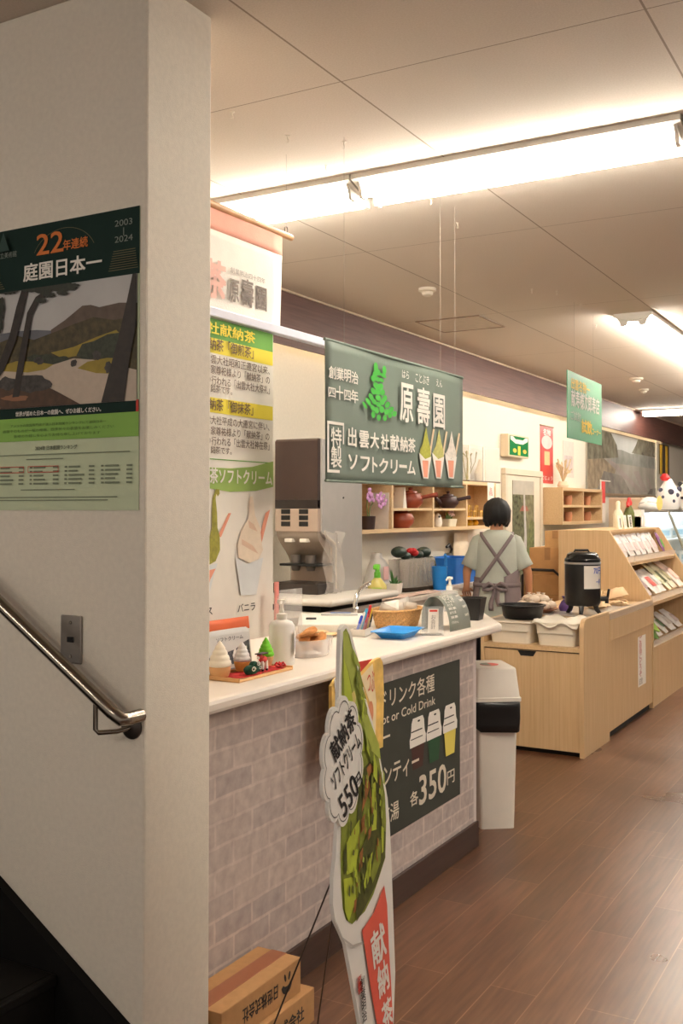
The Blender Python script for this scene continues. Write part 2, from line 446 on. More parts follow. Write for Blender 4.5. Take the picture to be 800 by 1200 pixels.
rock = mat('print_rock', (62, 56, 52), 0.55, vary=0.5, scale=70); soil = mat('print_soil', (78, 54, 36), 0.55, vary=0.25, scale=50); trunk = mat('print_trunk', (46, 36, 30), 0.55, vary=0.3, scale=60)
needle = mat('print_needles', (44, 46, 36), 0.55, vary=0.3, scale=90)
def pp(*pts): return [PL(x, 220 + y / 3.0) for x, y in ((a / 3.0, b_) for a, b_ in pts)]
def blob(cx, cy, rx, ry, n=18, seed=0):
    rnd = random.Random(seed)
    return [PL((cx + rx * k * math.cos(a)) / 3, 220 + (cy + ry * k * math.sin(a)) / 3) for a, k in ((2 * PI * i / n, rnd.uniform(0.75, 1.1)) for i in range(n))]
L = [(sky, rect(0, vbot, W1, vtop)),
     (mtn2, pp((0, 515), (60, 505), (130, 500), (230, 505), (300, 600), (0, 620))),
     (mtn, pp((180, 500), (230, 465), (290, 415), (320, 412), (350, 420), (420, 404), (485, 404), (485, 600), (180, 580))),
     (forest, pp((0, 545), (60, 520), (120, 535), (200, 505), (260, 480), (330, 455), (400, 465), (485, 450), (485, 650), (0, 650))),
     (grass, pp((180, 580), (260, 560), (340, 525), (410, 500), (420, 510), (330, 560), (280, 590), (220, 600))),
     (bush, pp((270, 590), (290, 550), (330, 540), (380, 515), (420, 510), (440, 560), (400, 600), (330, 600), (300, 608))),
     (bush, blob(150, 605, 60, 22, seed=1)), (bush, blob(220, 606, 25, 14, seed=2)),
     (gravel, pp((0, 650), (100, 620), (180, 625), (260, 600), (330, 605), (485, 640), (485, 760), (280, 790), (150, 700), (0, 690))),
     (grass, pp((0, 630), (60, 610), (130, 612), (190, 622), (160, 640), (100, 650), (0, 645))),
     (grass, pp((275, 635), (310, 612), (380, 598), (410, 600), (410, 655), (340, 652))),
     (rock, blob(343, 590, 16, 18, seed=3)), (rock, blob(262, 617, 12, 14, seed=4)), (rock, blob(385, 632, 16, 22, seed=9)), (rock, blob(140, 608, 18, 14, seed=5)),
     (soil, pp((0, 690), (60, 672), (150, 690), (210, 720), (285, 762), (200, 775), (0, 790))),
     (rock, blob(120, 690, 66, 34, seed=6)), (rock, blob(30, 690, 40, 26, seed=7)),
     (mat('print_root', (140, 96, 66), 0.6), blob(55, 740, 48, 12, seed=11)),
     (trunk, pp((0, 620), (38, 520), (62, 420), (80, 350), (104, 345), (86, 440), (60, 540), (20, 640), (0, 670))),
     (trunk, pp((48, 738), (62, 650), (78, 560), (100, 440), (130, 385), (190, 345), (200, 352), (140, 405), (118, 450), (100, 560), (84, 660), (72, 735))),
     (trunk, pp((360, 756), (385, 660), (420, 530), (450, 400), (470, 305), (486, 300), (486, 480), (460, 600), (440, 752)))]
for i, (x, y, rx, ry) in enumerate([(215, 352, 60, 14), (150, 360, 40, 14), (250, 345, 34, 10), (110, 356, 46, 14), (30, 362, 40, 16), (175, 378, 26, 10), (8, 430, 14, 50), (4, 480, 12, 36), (225, 372, 24, 8), (150, 398, 22, 10)]):
    L.append((needle, blob(x, y, rx, ry, 26, 20 + i)))
art('garden_picture', ps, [(m, [(min(max(u, 0), W1), min(max(v, vbot), vtop)) for u, v in p]) for m, p in L], 0.0026, 0.0002)
def LB(x0, yt, yb, x1): return (PL(x0, yb)[0], PL(x0, yb)[1], PL(x1, yb)[0], PL(x0, yt)[1])
silver = mat('silver_ink', (128, 136, 126), 0.5, vary=0.0); gold = mat('dull_gold_ink', (104, 96, 60), 0.5, vary=0.05)
lettering('22', org_ink, ps, LB(43.5, 275.5, 300, 75), 0.004, 0.01)
lettering('年連続', org_ink, ps, LB(74.5, 281.5, 294, 103.5), 0.004, 0.012)
lettering('庭園日本一', wht, ps, LB(28, 310, 331, 120), 0.004, 0.018)
lettering('2003\n|\n2024', silver, ps, LB(135, 259, 285, 156), 0.004)
lettering('立美術館', silver, ps, LB(1, 297, 304, 20), 0.004)
a0 = PL(75, 300); arc = [(a0[0] + 0.112 * math.cos(t), a0[1] - 0.012 + 0.112 * math.sin(t) * 0.75) for t in [PI * k / 24 for k in range(3, 22)]]
arc2 = [(a0[0] + 0.1105 * math.cos(t), a0[1] - 0.012 + 0.1105 * math.sin(t) * 0.75) for t in [PI * k / 24 for k in range(21, 2, -1)]]
art('gold_arc', ps, [(gold, arc + arc2)], 0.0035)
gl = []
for k in range(9):
    v = PL(163, 313 - k * 2.6)[1]; gl.append((gold, rect(PW - 0.098 + 0.003 * k, v, PW - 0.004, v + 0.0016))); gl.append((gold, rect(0, v - 0.004, 0.055 - 0.003 * k, v - 0.0024)))
tx, ty = PL(8, 287); gl.append((mat('logo_teal', (22, 58, 50), 0.5, vary=0), [(tx - 0.022, ty - 0.02), (tx + 0.022, ty - 0.02), (tx, ty + 0.03)]))
art('gold_lines', ps, gl, 0.0032)
lettering('世界が認めた日本一の庭園へ、ぜひお越しください。', wht, ps, LB(19, 482.8, 488.6, 119), 0.004, 0.01)
gi = mat('poster_text_green', (74, 104, 40), 0.6, vary=0)
lettering('アメリカの庭園専門誌が選ぶ日本庭園ランキングにて連続日本一', gi, ps, LB(13, 498, 501.3, 125), 0.004)
lettering('庭園そのものが一幅の絵画。四季折々の表情をお楽しみください', gi, ps, LB(4, 504.5, 508, 134), 0.004)
lettering('皆様のお越しを心よりお待ち申し上げております', gi, ps, LB(17, 510, 513.4, 118), 0.004)
lettering('2024年 日本庭園ランキング', mat('poster_grey_ink', (92, 98, 78), 0.6, vary=0), ps, LB(42, 522.8, 528, 91), 0.004, 0.01)
tk = mat('table_ink', (120, 128, 104), 0.6, vary=0)
tl = []; rnd = random.Random(3)
for r in range(5):
    v = PL(80, 548 + r * 4.8)[1]
    for cc in range(4):
        u = 0.03 + cc * 0.122
        tl.append((tk, rect(u, v, u + 0.008, v + 0.0045))); tl.append((tk, rect(u + 0.014, v, u + 0.014 + rnd.uniform(0.03, 0.052), v + 0.0045))); tl.append((tk, rect(u + 0.082, v, u + 0.1, v + 0.0045)))
for vy, a, bb in ((532, .02, .49), (537.5, .14, .27), (574, .12, .31), (583, .02, .45), (586.5, .02, .42)):
    v = PL(80, vy)[1]; tl.append((tk, rect(a, v, bb, v + 0.0022)))
for u in (0.024, 0.146):
    v0, v1 = PL(80, 553.0)[1], PL(80, 546.0)[1]
    for r_ in (rect(u, v0, u + 0.108, v0 + 0.0016), rect(u, v1, u + 0.108, v1 + 0.0016), rect(u, v0, u + 0.0016, v1), rect(u + 0.1064, v0, u + 0.108, v1)): tl.append((red_ink, r_))
art('ranking_table', ps, tl, 0.0036, 0.00002)

# ------------------------------------------------------------------ service counter and the brick-print front
CFX = -1.76      # counter front
body = [(-2.40, 2.165), (CFX, 2.165), (CFX, 4.285), (-2.28, 4.90), (-2.40, 4.90)]
sc_ = thing('service_counter', 'long service counter clad in pinkish grey brick print', 'counter', (CFX, 3.2, 0))
b = MB(); b.prism([(x - CFX, y - 3.2) for x, y in body], 0.0, 0.94, 'Z'); b.build('body', brick_mat(), sc_)
b = MB(); b.box((0.0005, 2.165 - 3.2, 0), (0.014, 4.297 - 3.2, 0.112), 0.003); b.build('kickboard', base_wood, sc_)
b = MB(); b.prism([(x - CFX, y - 3.2) for x, y in [(CFX - 0.006, 4.287), (CFX + 0.006, 4.287), (CFX + 0.006, 4.283), (CFX, 4.27)]], 0.112, 0.94, 'Z')
b.build('corner_trim', mat('pale_corner_trim', (206, 196, 190), 0.5), sc_)
top = [(-2.45, 2.163), (-1.69, 2.163), (-1.69, 4.44), (-2.07, 5.08), (-2.45, 5.08)]
top_m = mat('cream_laminate', (232, 222, 210), 0.32, vary=0.03, scale=6)
b = MB(); b.prism([(x + 1.69, y - 3.2) for x, y in top], 0.0, 0.04, 'Z')
tag(b.build('countertop', top_m, loc=(-1.69, 3.2, 0.94), bevel=0.012), 'cream laminate countertop with a cut corner along the service counter', 'countertop')
CT = 0.98

# menu panel on the counter front
def onto(X, org):
    def f(px, py):
        p = onX(px, py, X); return (p.y - org[1], p.z - org[2])
    return f
p0 = onX(455, 980, CFX); p1 = onX(537.3, 772.5, CFX); p2 = onX(536.5, 931, CFX)
Y0 = p0.y - 0.33; mo = (CFX + 0.001, Y0, p2.z)
ML = onto(CFX + 0.004, mo)
MW, MH = p1.y - Y0, p1.z - p2.z
b = MB(); b.box((0, 0, 0), (MW, MH, 0.004))
mp = tag(b.build('drink_menu_panel', mat('chalk_green_black', (56, 58, 50), 0.6, vary=0.05), loc=mo, rot=FACE_X), 'dark green-black drink menu panel with three cups stuck on the counter front', 'menu')
def MBx(x0, y0, x1, y1): return ML(x0, y0) + ML(x1, y1)
mt = mat('menu_text', (226, 214, 194), 0.6, vary=0)
def r7(x, y): return (360 + x / 4.0, 740 + y / 4.0)
def M7(x0, y0, x1, y1): return ML(*r7(x0, y0)) + ML(*r7(x1, y1))
def R7(x0, x1, yt, yb):
    a, c, d = ML(*r7(x1, yb)), ML(*r7(x1, yt)), ML(*r7(x0, yb)); return (d[0], a[1], a[0], c[1])
e = M7(345, 345, 590, 195); bx = (e[0] - 0.02, ML(*r7(345, 350))[1] - 0.0, e[2], ML(*r7(590, 195))[1])
lettering('ドリンク各種', mt, mp, R7(338, 592, 195, 278), 0.006, 0.008)
lettering('Hot or Cold Drink', mt, mp, R7(318, 596, 300, 340), 0.006, 0.008)
lettering('コーヒー', mt, mp, R7(200, 384, 448, 524), 0.006, 0.01)
lettering('ロシアンティー', mt, mp, R7(205, 520, 556, 648), 0.006, 0.01)
lettering('梅昆布湯', mt, mp, R7(245, 426, 785, 872), 0.006, 0.008)
lettering('各', mt, mp, M7(478, 826, 516, 736), 0.006, 0.012)
lettering('350', mt, mp, R7(520, 648, 612, 744), 0.006, 0.012)
lettering('円', mt, mp, M7(652, 722, 686, 640), 0.006, 0.008)
cups = []
for (cx, cy, cc) in ((515, 462, (70, 40, 34)), (590, 430, (38, 78, 48)), (663, 398, (226, 208, 96))):
    m_ = mat('cup_print_%d' % cc[0], cc, 0.6, vary=0)
    u, v = ML(*r7(cx, cy)); v -= .048
    w = 0.072
    bot = ML(*r7(cx, cy + 178))[1]
    cups += [(m_, [(u - w * .86, v), (u + w * .86, v), (u + w * .62, bot), (u - w * .62, bot)]),
             (wht, [(u - w, v - .012), (u + w, v - .012), (u + w * 1.04, v + .02), (u + w * .9, v + .035), (u + w * .84, v + .055), (u + w * .80, v + .082), (u + w * .62, v + .1), (u - w * .62, v + .1), (u - w * .80, v + .082), (u - w * .84, v + .055), (u - w * .9, v + .035), (u - w * 1.04, v + .02)]),
             (blk, rect(u - w * .84, v + .046, u + w * .55, v + .051)), (blk, rect(u - w * .9, v + .018, u + w * .6, v + .022)), (blk, ellipse(u + w * .1, v + .084, .012, .004, 10))]
art('cup_prints', mp, cups, 0.0055, 0.0003)

# cafe poster low behind the cut-out (soft serve ad hung on the counter front)
c0, c1 = onX(385, 872, CFX + 0.02), onX(445, 770, CFX + 0.02)
FBX = -1.684
c0, c1 = onX(385, 872, FBX), onX(445, 770, FBX)
so = (FBX, c0.y, onX(445, 875, FBX).z)
SL = onto(FBX + 0.012, so); SW = c1.y - so[1]; SH = onX(444, 771, FBX + 0.012).z - so[2]
b = MB(); b.prism([(0, 0), (SW, 0), (SW + 0.008, SH * .6), (SW, SH - .02), (SW - .02, SH), (0.03, SH - .03), (0.0, SH - .05)], 0, 0.012, 'Z')
sa = tag(b.build('flavour_board', mat('board_yellow', (230, 190, 104), 0.5, vary=0.2, scale=20), loc=so, rot=FACE_X), 'yellow and red soft serve board behind the tall cone cut-out', 'sign')
def S7(x, y): return SL(*r7(x, y))
art('board_print', sa, [(red_ink, [S7(228, 145), S7(305, 128), S7(240, 200)]), (mat('board_cream', (240, 222, 180), 0.5), [S7(305, 150), S7(322, 330), S7(318, 520), S7(290, 330), S7(250, 210)]),
                        (mat('board_pink', (226, 150, 110), 0.5), ellipse(*S7(295, 380), 0.02, 0.04)),
                        (wht, [S7(122, 222), S7(160, 208), S7(160, 272), S7(128, 290)]), (red_ink, [S7(126, 285), S7(162, 265), S7(163, 295), S7(134, 300)])], 0.0125)
lettering('濃厚', blk, sa, S7(128, 280) + S7(158, 222), 0.0146)
lettering('つぶ', red_ink, sa, S7(278, 290) + S7(312, 180), 0.0146)

# ------------------------------------------------------------------ hanging things above the counter
BX = -2.0
lav = mat('lavender_rail', (216, 216, 230), 0.45, vary=0.03)
ra = onX(245, 360, BX); rb = onX(379, 397, BX)
RZ1 = ra.z; RZ0 = onX(300, 386, BX).z
rl = thing('hanging_rail', 'pale lavender rail running level above the counter banners', 'rail', (BX, 2.158, RZ0))
b = MB(); b.box((-0.012, 0, 0), (0.02, 2.1, RZ1 - RZ0), 0.004); b.build('bar', lav, rl)
# pink and white cloth banner on a bamboo dowel
k0 = onX(330, 274, BX - 0.02)
bo = (BX - 0.02, 2.22, RZ0 + 0.01); BW = k0.y - bo[1]; BH = k0.z - bo[2]
bn = thing('cloth_banner', 'pink-topped white cloth banner hanging from a bamboo dowel', 'banner', bo, rot=FACE_X)
def cloth(u0, v0, u1, v1, nu=14, nv=12, amp=0.004, taper=0.0, ph=0.0):
    mb = MB(); rows = []
    for j in range(nv + 1):
        f = j / nv; row = []
        for i in range(nu + 1):
            g = i / nu; u = u0 + (u1 - u0) * g - taper * (1 - f) * g
            row.append((u, v0 + (v1 - v0) * f, amp * math.sin(g * 9 + ph) * (1 - f * .5)))
        rows.append(row)
    mb.loft(rows, cap=False, closed=False); return mb
pk = BH * 0.78
cloth(0, 0, BW, pk, taper=0.015).build('cloth', mat('banner_white', (238, 232, 222), 0.8, vary=0.03, bump=0.2), bn, smooth=True, thick=0.0015)
cloth(0, pk, BW, BH, nv=4).build('pink_band', mat('banner_pink', (238, 172, 152), 0.8, vary=0.04, bump=0.2), bn, smooth=True, thick=0.0015)
b = MB(); b.tube([(-0.03, BH, 0), (BW + 0.065, BH, 0)], 0.0115, 12); dw = b.build('dowel', mat('bamboo', (206, 160, 118), 0.5, vary=0.1), bn, smooth=True)
for u in (BW + 0.03, 0.02):
    b = MB(); b.tube([(u + 0.010 * math.cos(t), BH + 0.022 + 0.012 * math.sin(t), 0) for t in [2 * PI * k / 14 for k in range(15)]], 0.002, 6); b.build('ring', mat('wire_dark', (90, 76, 66), 0.4, 0.8), bn)
    b = MB(); b.tube([(u, BH + 0.034, 0), (u, CEIL - bo[2], 0)], 0.0005, 5); b.build('hanging_thread', thread, bn)
def BL(px, py):
    p = onX(px, py, BX - 0.012); return (p.y - bo[1], p.z - bo[2])
def r2(x, y): return (230 + x / 4.706, 230 + y / 4.706)
def B2(x0, y0, x1, y1): return BL(*r2(x0, y0)) + BL(*r2(x1, y1))
pale_red = mat('faded_red_ink', (226, 178, 164), 0.7, vary=0)
lettering('茶', pale_red, bn, B2(40, 545, 168, 370), 0.0065, 0.03)
lettering('創業明治四十四年', grey_ink, bn, B2(190, 425, 382, 420), 0.0065, 0.0) if False else lettering('創業明治四十四年', grey_ink, bn, (B2(190, 420, 0, 0)[0], B2(190, 420, 0, 0)[1], B2(0, 0, 382, 445)[2], B2(190, 388, 0, 0)[1] - 0.0), 0.0065)
for ch, x0, y0, x1, y1 in (('原', 180, 575, 238, 468), ('壽', 250, 600, 318, 470), ('園', 332, 620, 390, 510)):
    lettering(ch, mat('banner_grey_ink', (112, 100, 92), 0.7, vary=0), bn, B2(x0, y0, x1, y1), 0.0065, 0.02)
# yellow-green tea poster below the rail
to = (BX - 0.004, 2.22, onX(318, 745, BX).z); TRp = onX(320, 394, BX)
TW, TH = TRp.y - to[1], RZ0 - to[2] + 0.004
b = MB(); b.box((0, 0, 0), (TW, TH, 0.004))
tp = tag(b.build('tea_poster', mat('poster_white', (240, 233, 222), 0.6, vary=0.02), loc=to, rot=FACE_X), 'tall white poster with yellow and green headings hanging below the rail', 'poster')
TL = onto(BX, to)
def r1(x, y): return (245 + x / 6.3125, 370 + y / 6.3125)
def T1(x, y): return TL(*r1(x, y))
grn = mat('poster_leaf_green', (98, 156, 60), 0.6, vary=0.02); grn2 = mat('poster_sage', (150, 178, 92), 0.6, vary=0.02); yl = mat('poster_yellow', (236, 216, 66), 0.6, vary=0.02)
def hb(yt, yb, x=460): return (0.0, T1(x, yb)[1], TW - 0.004, T1(x, yt)[1])
r3 = lambda x, y: (230 + x / 4.617, 480 + y / 4.617)
def T3(x, y): return TL(*r3(x, y))
cone = []
gcl = mat('matcha_print', (146, 140, 52), 0.6, vary=0.25, scale=60); vcl = mat('vanilla_print', (240, 222, 200), 0.6, vary=0.04, scale=60); vcl2 = mat('vanilla_shade_print', (230, 198, 172), 0.6, vary=0.05); cupp = mat('cup_print_white', (226, 228, 228), 0.6, vary=0.02); salmon = mat('salmon_print', (236, 160, 132), 0.6, vary=0)
wf = [T3(*p) for p in ((64, 700), (80, 640), (80, 560), (84, 480), (100, 430), (120, 432), (122, 455), (112, 470), (104, 455), (100, 480), (108, 560), (110, 640), (122, 680), (124, 760), (100, 820), (64, 840), (64, 790))]
art('poster_print', tp, [(grn, rect(*hb(135, 268))), (yl, rect(*hb(268, 370))), (yl, rect(*hb(672, 775))),
    (grn, rect(0, T3(400, 292)[1], TW - .02, T3(400, 287)[1])),
    (grn2, [T3(60, 312), T3(180, 318), T3(300, 310), T3(413, 280), T3(413, 418), T3(320, 440), T3(180, 445), T3(60, 425)]),
    (salmon, [T3(110, 690), T3(170, 560), T3(185, 560), T3(130, 690)]), (salmon, [T3(330, 720), T3(370, 560), T3(395, 540), T3(350, 720)]),
    (gcl, wf), (cupp, [T3(60, 845), T3(110, 830), T3(90, 900), T3(64, 1000)]), (salmon, [T3(60, 870), T3(100, 860), T3(70, 920), T3(60, 960)]),
    (vcl, [T3(285, 470), T3(300, 470), T3(312, 570), T3(340, 640), T3(345, 700), T3(355, 760), T3(330, 810), T3(280, 830), T3(225, 800), T3(215, 730), T3(240, 650), T3(275, 590)]),
    (vcl2, [T3(240, 700), T3(300, 735), T3(330, 780), T3(290, 760), T3(240, 730)]), (vcl2, [T3(275, 600), T3(305, 620), T3(325, 660), T3(280, 640)]),
    (cupp, [T3(205, 800), T3(270, 835), T3(355, 800), T3(318, 1000), T3(235, 1005)])], 0.005, 0.0003)
def T1B(x0, y0, x1, y1): return T1(x0, y0) + T1(x1, y1)
def tline(txt, m, vis, px, yb, yt, w, at=lambda x, y: T1(x, y), x0=0):
    """a line whose last vis glyphs show right of the pillar edge and end at px"""
    u1 = at(px, yb)[0]; u0 = at(x0, yb)[0]; wd = (u1 - u0) * len(txt) / vis
    lettering(txt, m, tp, (u1 - wd, at(px, yb)[1], u1, at(px, yt)[1]), 0.010, w)
tline('出雲大社献納茶', yel_ink, 3.75, 330, 212, 125, 0.014)
tline('献納茶「御煎茶」', brown_ink, 6.7, 318, 322, 236, 0.010)
tline('献納茶「御抹茶」', brown_ink, 6.7, 314, 740, 656, 0.010)
for tx_, vis, y in (('出雲大社昭和正遷宮以来、', 11.0, 395), ('千家尊祀様より「献納茶」の', 12.0, 465), ('銘を賜り行われる「出雲大社大祭礼」', 13.0, 538)):
    tline(tx_, brown_ink, vis, 437, y + 45, y - 16, 0.005)
tline('銘茶です。', brown_ink, 5, 160, 590, 532, 0.005)
for tx_, vis, y in (('出雲大社平成の大遷宮に伴い、', 12.0, 818), ('千家尊祐様より「献納茶」の', 12.0, 890), ('銘を賜り行われる「出雲大社神在祭」', 13.0, 960)):
    tline(tx_, brown_ink, vis, 434, y + 36, y - 24, 0.005)
tline('銘茶です。', brown_ink, 5, 155, 1030, 976, 0.005)
tline('献納茶ソフトクリーム', wht, 8, 402, 412, 332, 0.02, at=T3, x0=64)
lettering('バニラ', blk, tp, T3(215, 1098) + T3(310, 1040), 0.010, 0.008)
lettering('ミックス', blk, tp, (T3(82, 0)[0] - 0.17, T3(70, 1112)[1], T3(82, 0)[0], T3(70, 1065)[1]), 0.010, 0.008)

# grey-green fabric sign hung over the counter
GX = -1.75
g0, g1, g2 = onX(380, 397, GX), onX(542, 443, GX), onX(380, 564.5, GX)
go = (GX, g0.y, g2.z); GW, GH = g1.y - g0.y, g0.z - g2.z
gs = thing('fabric_sign', 'grey-green fabric shop sign hanging on threads over the counter', 'sign', go, rot=FACE_X)
b = cloth(0, 0, GW, GH, nu=24, nv=14, amp=0.006, ph=1.0); b.build('cloth', mat('sign_green_cloth', (112, 124, 114), 0.7, vary=0.05, scale=6), gs, smooth=True, thick=0.003)
b = MB(); b.tube([(0, GH, 0), (GW, GH, 0)], 0.006, 8); b.build('top_rod', mat('sign_hem', (108, 122, 110), 0.6), gs)
b = MB(); b.tube([(0, 0.004, 0.004), (GW, 0.004, 0.0)], 0.005, 8); b.build('bottom_rod', mat('sign_hem', (108, 122, 110), 0.6), gs)
for u in (onX(403, 402, GX).y - go[1], onX(516, 436, GX).y - go[1], onX(533, 440, GX).y - go[1]):
    b = MB(); b.tube([(u, GH, 0), (u, CEIL - go[2], 0)], 0.0005, 5); b.build('hanging_thread', thread, gs)
GLx = onto(GX + 0.01, go)
def r4(x, y): return (360 + x / 4.0, 380 + y / 4.0)
def G4(x, y): return GLx(*r4(x, y))
def GB(x0, y0, x1, y1): return G4(x0, y0) + G4(x1, y1)
for ch, *bx_ in (('創', 98, 252, 132, 200), ('業', 134, 260, 168, 208), ('明', 170, 268, 202, 216), ('治', 204, 277, 236, 226), ('四', 96, 340, 130, 300), ('十', 132, 352, 166, 292), ('四', 170, 356, 200, 312), ('年', 202, 366, 236, 312)):
    lettering(ch, wht, gs, GB(*bx_), 0.012, 0.015)
leaf = []
for x, y, a, bb, r in ((322, 200, 10, 22, .1), (318, 236, 11, 16, -.2), (362, 216, 9, 22, -.1), (356, 240, 15, 9, .2), (334, 226, 10, 14, .3), (308, 256, 11, 13, .5), (330, 258, 13, 11, 0), (348, 262, 10, 9, .2),
                    (322, 288, 13, 15, .3), (342, 292, 13, 15, -.3), (308, 314, 12, 15, .5), (328, 316, 13, 15, 0), (350, 320, 12, 15, -.4), (298, 342, 13, 15, .6), (360, 348, 12, 15, -.5), (330, 346, 14, 13, 0), (284, 364, 14, 13, .8), (310, 364, 11, 13, .2), (348, 366, 12, 13, -.3), (372, 378, 13, 14, -.5),
                    (266, 380, 13, 10, .9), (330, 376, 12, 13, 0), (388, 402, 14, 14, -.6), (404, 420, 11, 13, -.4), (302, 392, 11, 14, .3), (320, 404, 11, 16, .1), (344, 400, 12, 16, -.1), (366, 412, 11, 15, -.3), (304, 424, 9, 16, .2), (330, 438, 10, 15, 0), (358, 440, 9, 14, -.2), (382, 428, 9, 12, -.4)):
    u, v = G4(x, y); u2 = G4(x + a, y)[0]; v2 = G4(x, y - bb)[1]
    leaf.append((grn_ink, ellipse(u, v, (u2 - u), (v2 - v), 14, -r * .6)))
art('leaf_emblem', gs, leaf, 0.009, 0.0002)
for ch, *bx_ in (('原', 432, 455, 494, 285), ('壽', 512, 470, 572, 305), ('園', 588, 485, 642, 335)):
    lettering(ch, wht, gs, GB(*bx_), 0.012, 0.016)
for ch, *bx_ in (('はら', 442, 250, 474, 222), ('ことぶき', 505, 270, 568, 244), ('えん', 602, 290, 630, 264)):
    lettering(ch, wht, gs, GB(*bx_), 0.012)
lettering('特\n製', wht, gs, (G4(108, 0)[0], G4(120, 672)[1], G4(158, 0)[0], G4(120, 482)[1]), 0.012, 0.012)
for ch, *bx_ in (('出', 188, 572, 228, 486), ('雲', 240, 578, 286, 502), ('大', 292, 580, 334, 510), ('社', 342, 586, 380, 518), ('献', 386, 590, 428, 522), ('納', 432, 596, 468, 530), ('茶', 470, 600, 504, 536),
                 ('ソ', 190, 680, 232, 612), ('フ', 246, 688, 290, 622), ('ト', 302, 694, 326, 624), ('ク', 334, 698, 376, 630), ('リ', 388, 700, 420, 636), ('ー', 428, 672, 464, 660), ('ム', 466, 704, 504, 642)):
    lettering(ch, wht, gs, GB(*bx_), 0.012, 0.02)
fr = []
u0, u1, vb, vt = G4(94, 0)[0], G4(172, 0)[0], G4(100, 694)[1], G4(100, 452)[1]
for r_ in (rect(u0, vb, u0 + .012, vt), rect(u0, vt - .01, u1, vt), rect(u1 - .008, vb + .1, u1, vt), rect(u0, vb, u1 - .03, vb + .01)): fr.append((wht, r_))
for i, (x, col) in enumerate(((552, (176, 176, 70)), (612, (190, 188, 110)), (670, (226, 218, 206)))):
    mc = mat('sign_cone_%d' % i, col, 0.6, vary=0.15, scale=80); dy = i * 0
    yt = (480, 492, 500)[i]
    P_ = lambda a, c: G4(x + a, c)
    fr += [(mat('spoon_print', (226, 204, 170), 0.6, vary=0), [P_(14, 640), P_(36, yt + 10), P_(44, yt + 12), P_(22, 640)]),
           (mc, [P_(4, yt), P_(14, yt + 60), P_(24, yt + 100), P_(26, 630), P_(-26, 630), P_(-24, yt + 105), P_(-12, yt + 80), P_(-4, yt + 40)]),
           (wht, [P_(-30, 600), P_(0, 632), P_(28, 620), P_(14, 724), P_(-10, 722)]), (salmon, [P_(-14, 638), P_(14, 640), P_(10, 718), P_(-8, 716)])]
art('sign_print', gs, fr, 0.0095, 0.0002)

# hanging sample-corner sign
HX = -1.9
h0 = onX(663.5, 436, HX); h1_ = onX(708, 448, HX); h2 = onX(663.5, 515, HX); h3 = onX(708.5, 520, HX)
ho = (HX, h0.y, (h2.z + h3.z) / 2); HW = h1_.y - h0.y; HH = (h0.z + h1_.z) / 2 - ho[2]
b = MB(); b.box((0, 0, 0), (HW, HH, 0.006), 0.001)
hs = tag(b.build('hanging_sign', mat('sign_emerald', (52, 142, 92), 0.4, vary=0.03), loc=ho, rot=(PI / 2, 0, PI / 2 + 0.03)), 'small bright green hanging sign above the black drink urn', 'sign')
for u in (HW * .2, HW * .75):
    b = MB(); b.tube([(u, HH, 0.003), (u, CEIL - ho[2], 0.003)], 0.0005, 5); b.build('hanging_thread', thread, hs)
def hbx(x0, y0, x1, y1): return ((x0 - 100) / 535 * HW, (1 - y0) * HH, (x1 - 100) / 535 * HW, (1 - y1) * HH)
yg = mat('sign_yellow', (232, 196, 60), 0.5, vary=0)
lettering('出雲名物ー', yg, hs, hbx(150, .26, 430, .09), 0.0075, 0.02)
lettering('献寿様次郎寿店', wht, hs, hbx(150, .52, 590, .26), 0.0075, 0.02)
lettering('ご試飲', mat('sign_grey', (190, 190, 178), 0.5, vary=0), hs, hbx(140, .72, 290, .58), 0.0075)
lettering('試飲', yg, hs, hbx(300, .88, 465, .66), 0.0075, 0.03)
lettering('コーナー', yg, hs, hbx(465, .86, 612, .76), 0.0075, 0.02)
# the small red-yellow fabric strips etc. on the back wall come later

# ------------------------------------------------------------------ ceiling lights and fittings
tube_m = mat('lit_tube', (255, 246, 232), 0.5, vary=0, emit=TUBE_LIGHT)
bat_m = mat('batten_white', (240, 236, 228), 0.4, vary=0.01)
def make_light(label):
    t = thing('ceiling_light', label, 'ceiling light', group='fluorescent batten lights')
    Lh = 0.62
    b = MB(); b.prism([(-0.125, 0), (0.125, 0), (0.125, -0.02), (0.035, -0.05), (-0.035, -0.05), (-0.125, -0.02)], -Lh + .002, Lh - .002, 'Y'); b.build('housing', bat_m, t)
    for s in (-1, 1):
        b = MB(); b.tube([(s * 0.062, -Lh + .025, -0.064), (s * 0.062, Lh - .025, -0.064)], 0.0145, 12); b.build('tube', tube_m, t, smooth=True, ang=60)
        b = MB(); b.prism([(-0.126, 0), (0.126, 0), (0.09, -0.05), (0.08, -0.082), (0.045, -0.082), (0.034, -0.056), (-0.034, -0.056), (-0.045, -0.082), (-0.08, -0.082), (-0.09, -0.05)], s * (Lh - .022) - .006, s * (Lh - .022) + .006, 'Y')
        b.build('end_cap', bat_m, t)
    return t
l0 = make_light('bright double-tube ceiling light in the cross row over the counter'); l0.location = (-2.55, 3.57, CEIL); l0.rotation_euler = (0, 0, PI / 2)
for k in range(1, 5): dup(l0, (-2.55 + 1.245 * k, 3.57, CEIL), PI / 2)
for k in range(4): dup(l0, (-1.67, 7.42 + 1.245 * k, CEIL), 0, 'bright double-tube ceiling light in the far lengthwise row above the shelves')
for (x, y) in ((1.4, 7.4), (1.4, 9.9)): dup(l0, (x, y, CEIL), 0, 'double-tube ceiling light over the aisle outside the frame')
for (x, y) in ((-2.6, 13.6), (-0.2, 13.6), (1.4, 5.2), (-3.4, -1.5), (-1.2, -1.8)): dup(l0, (x, y, CEIL), PI / 2, 'double-tube ceiling light over the aisle outside the frame')
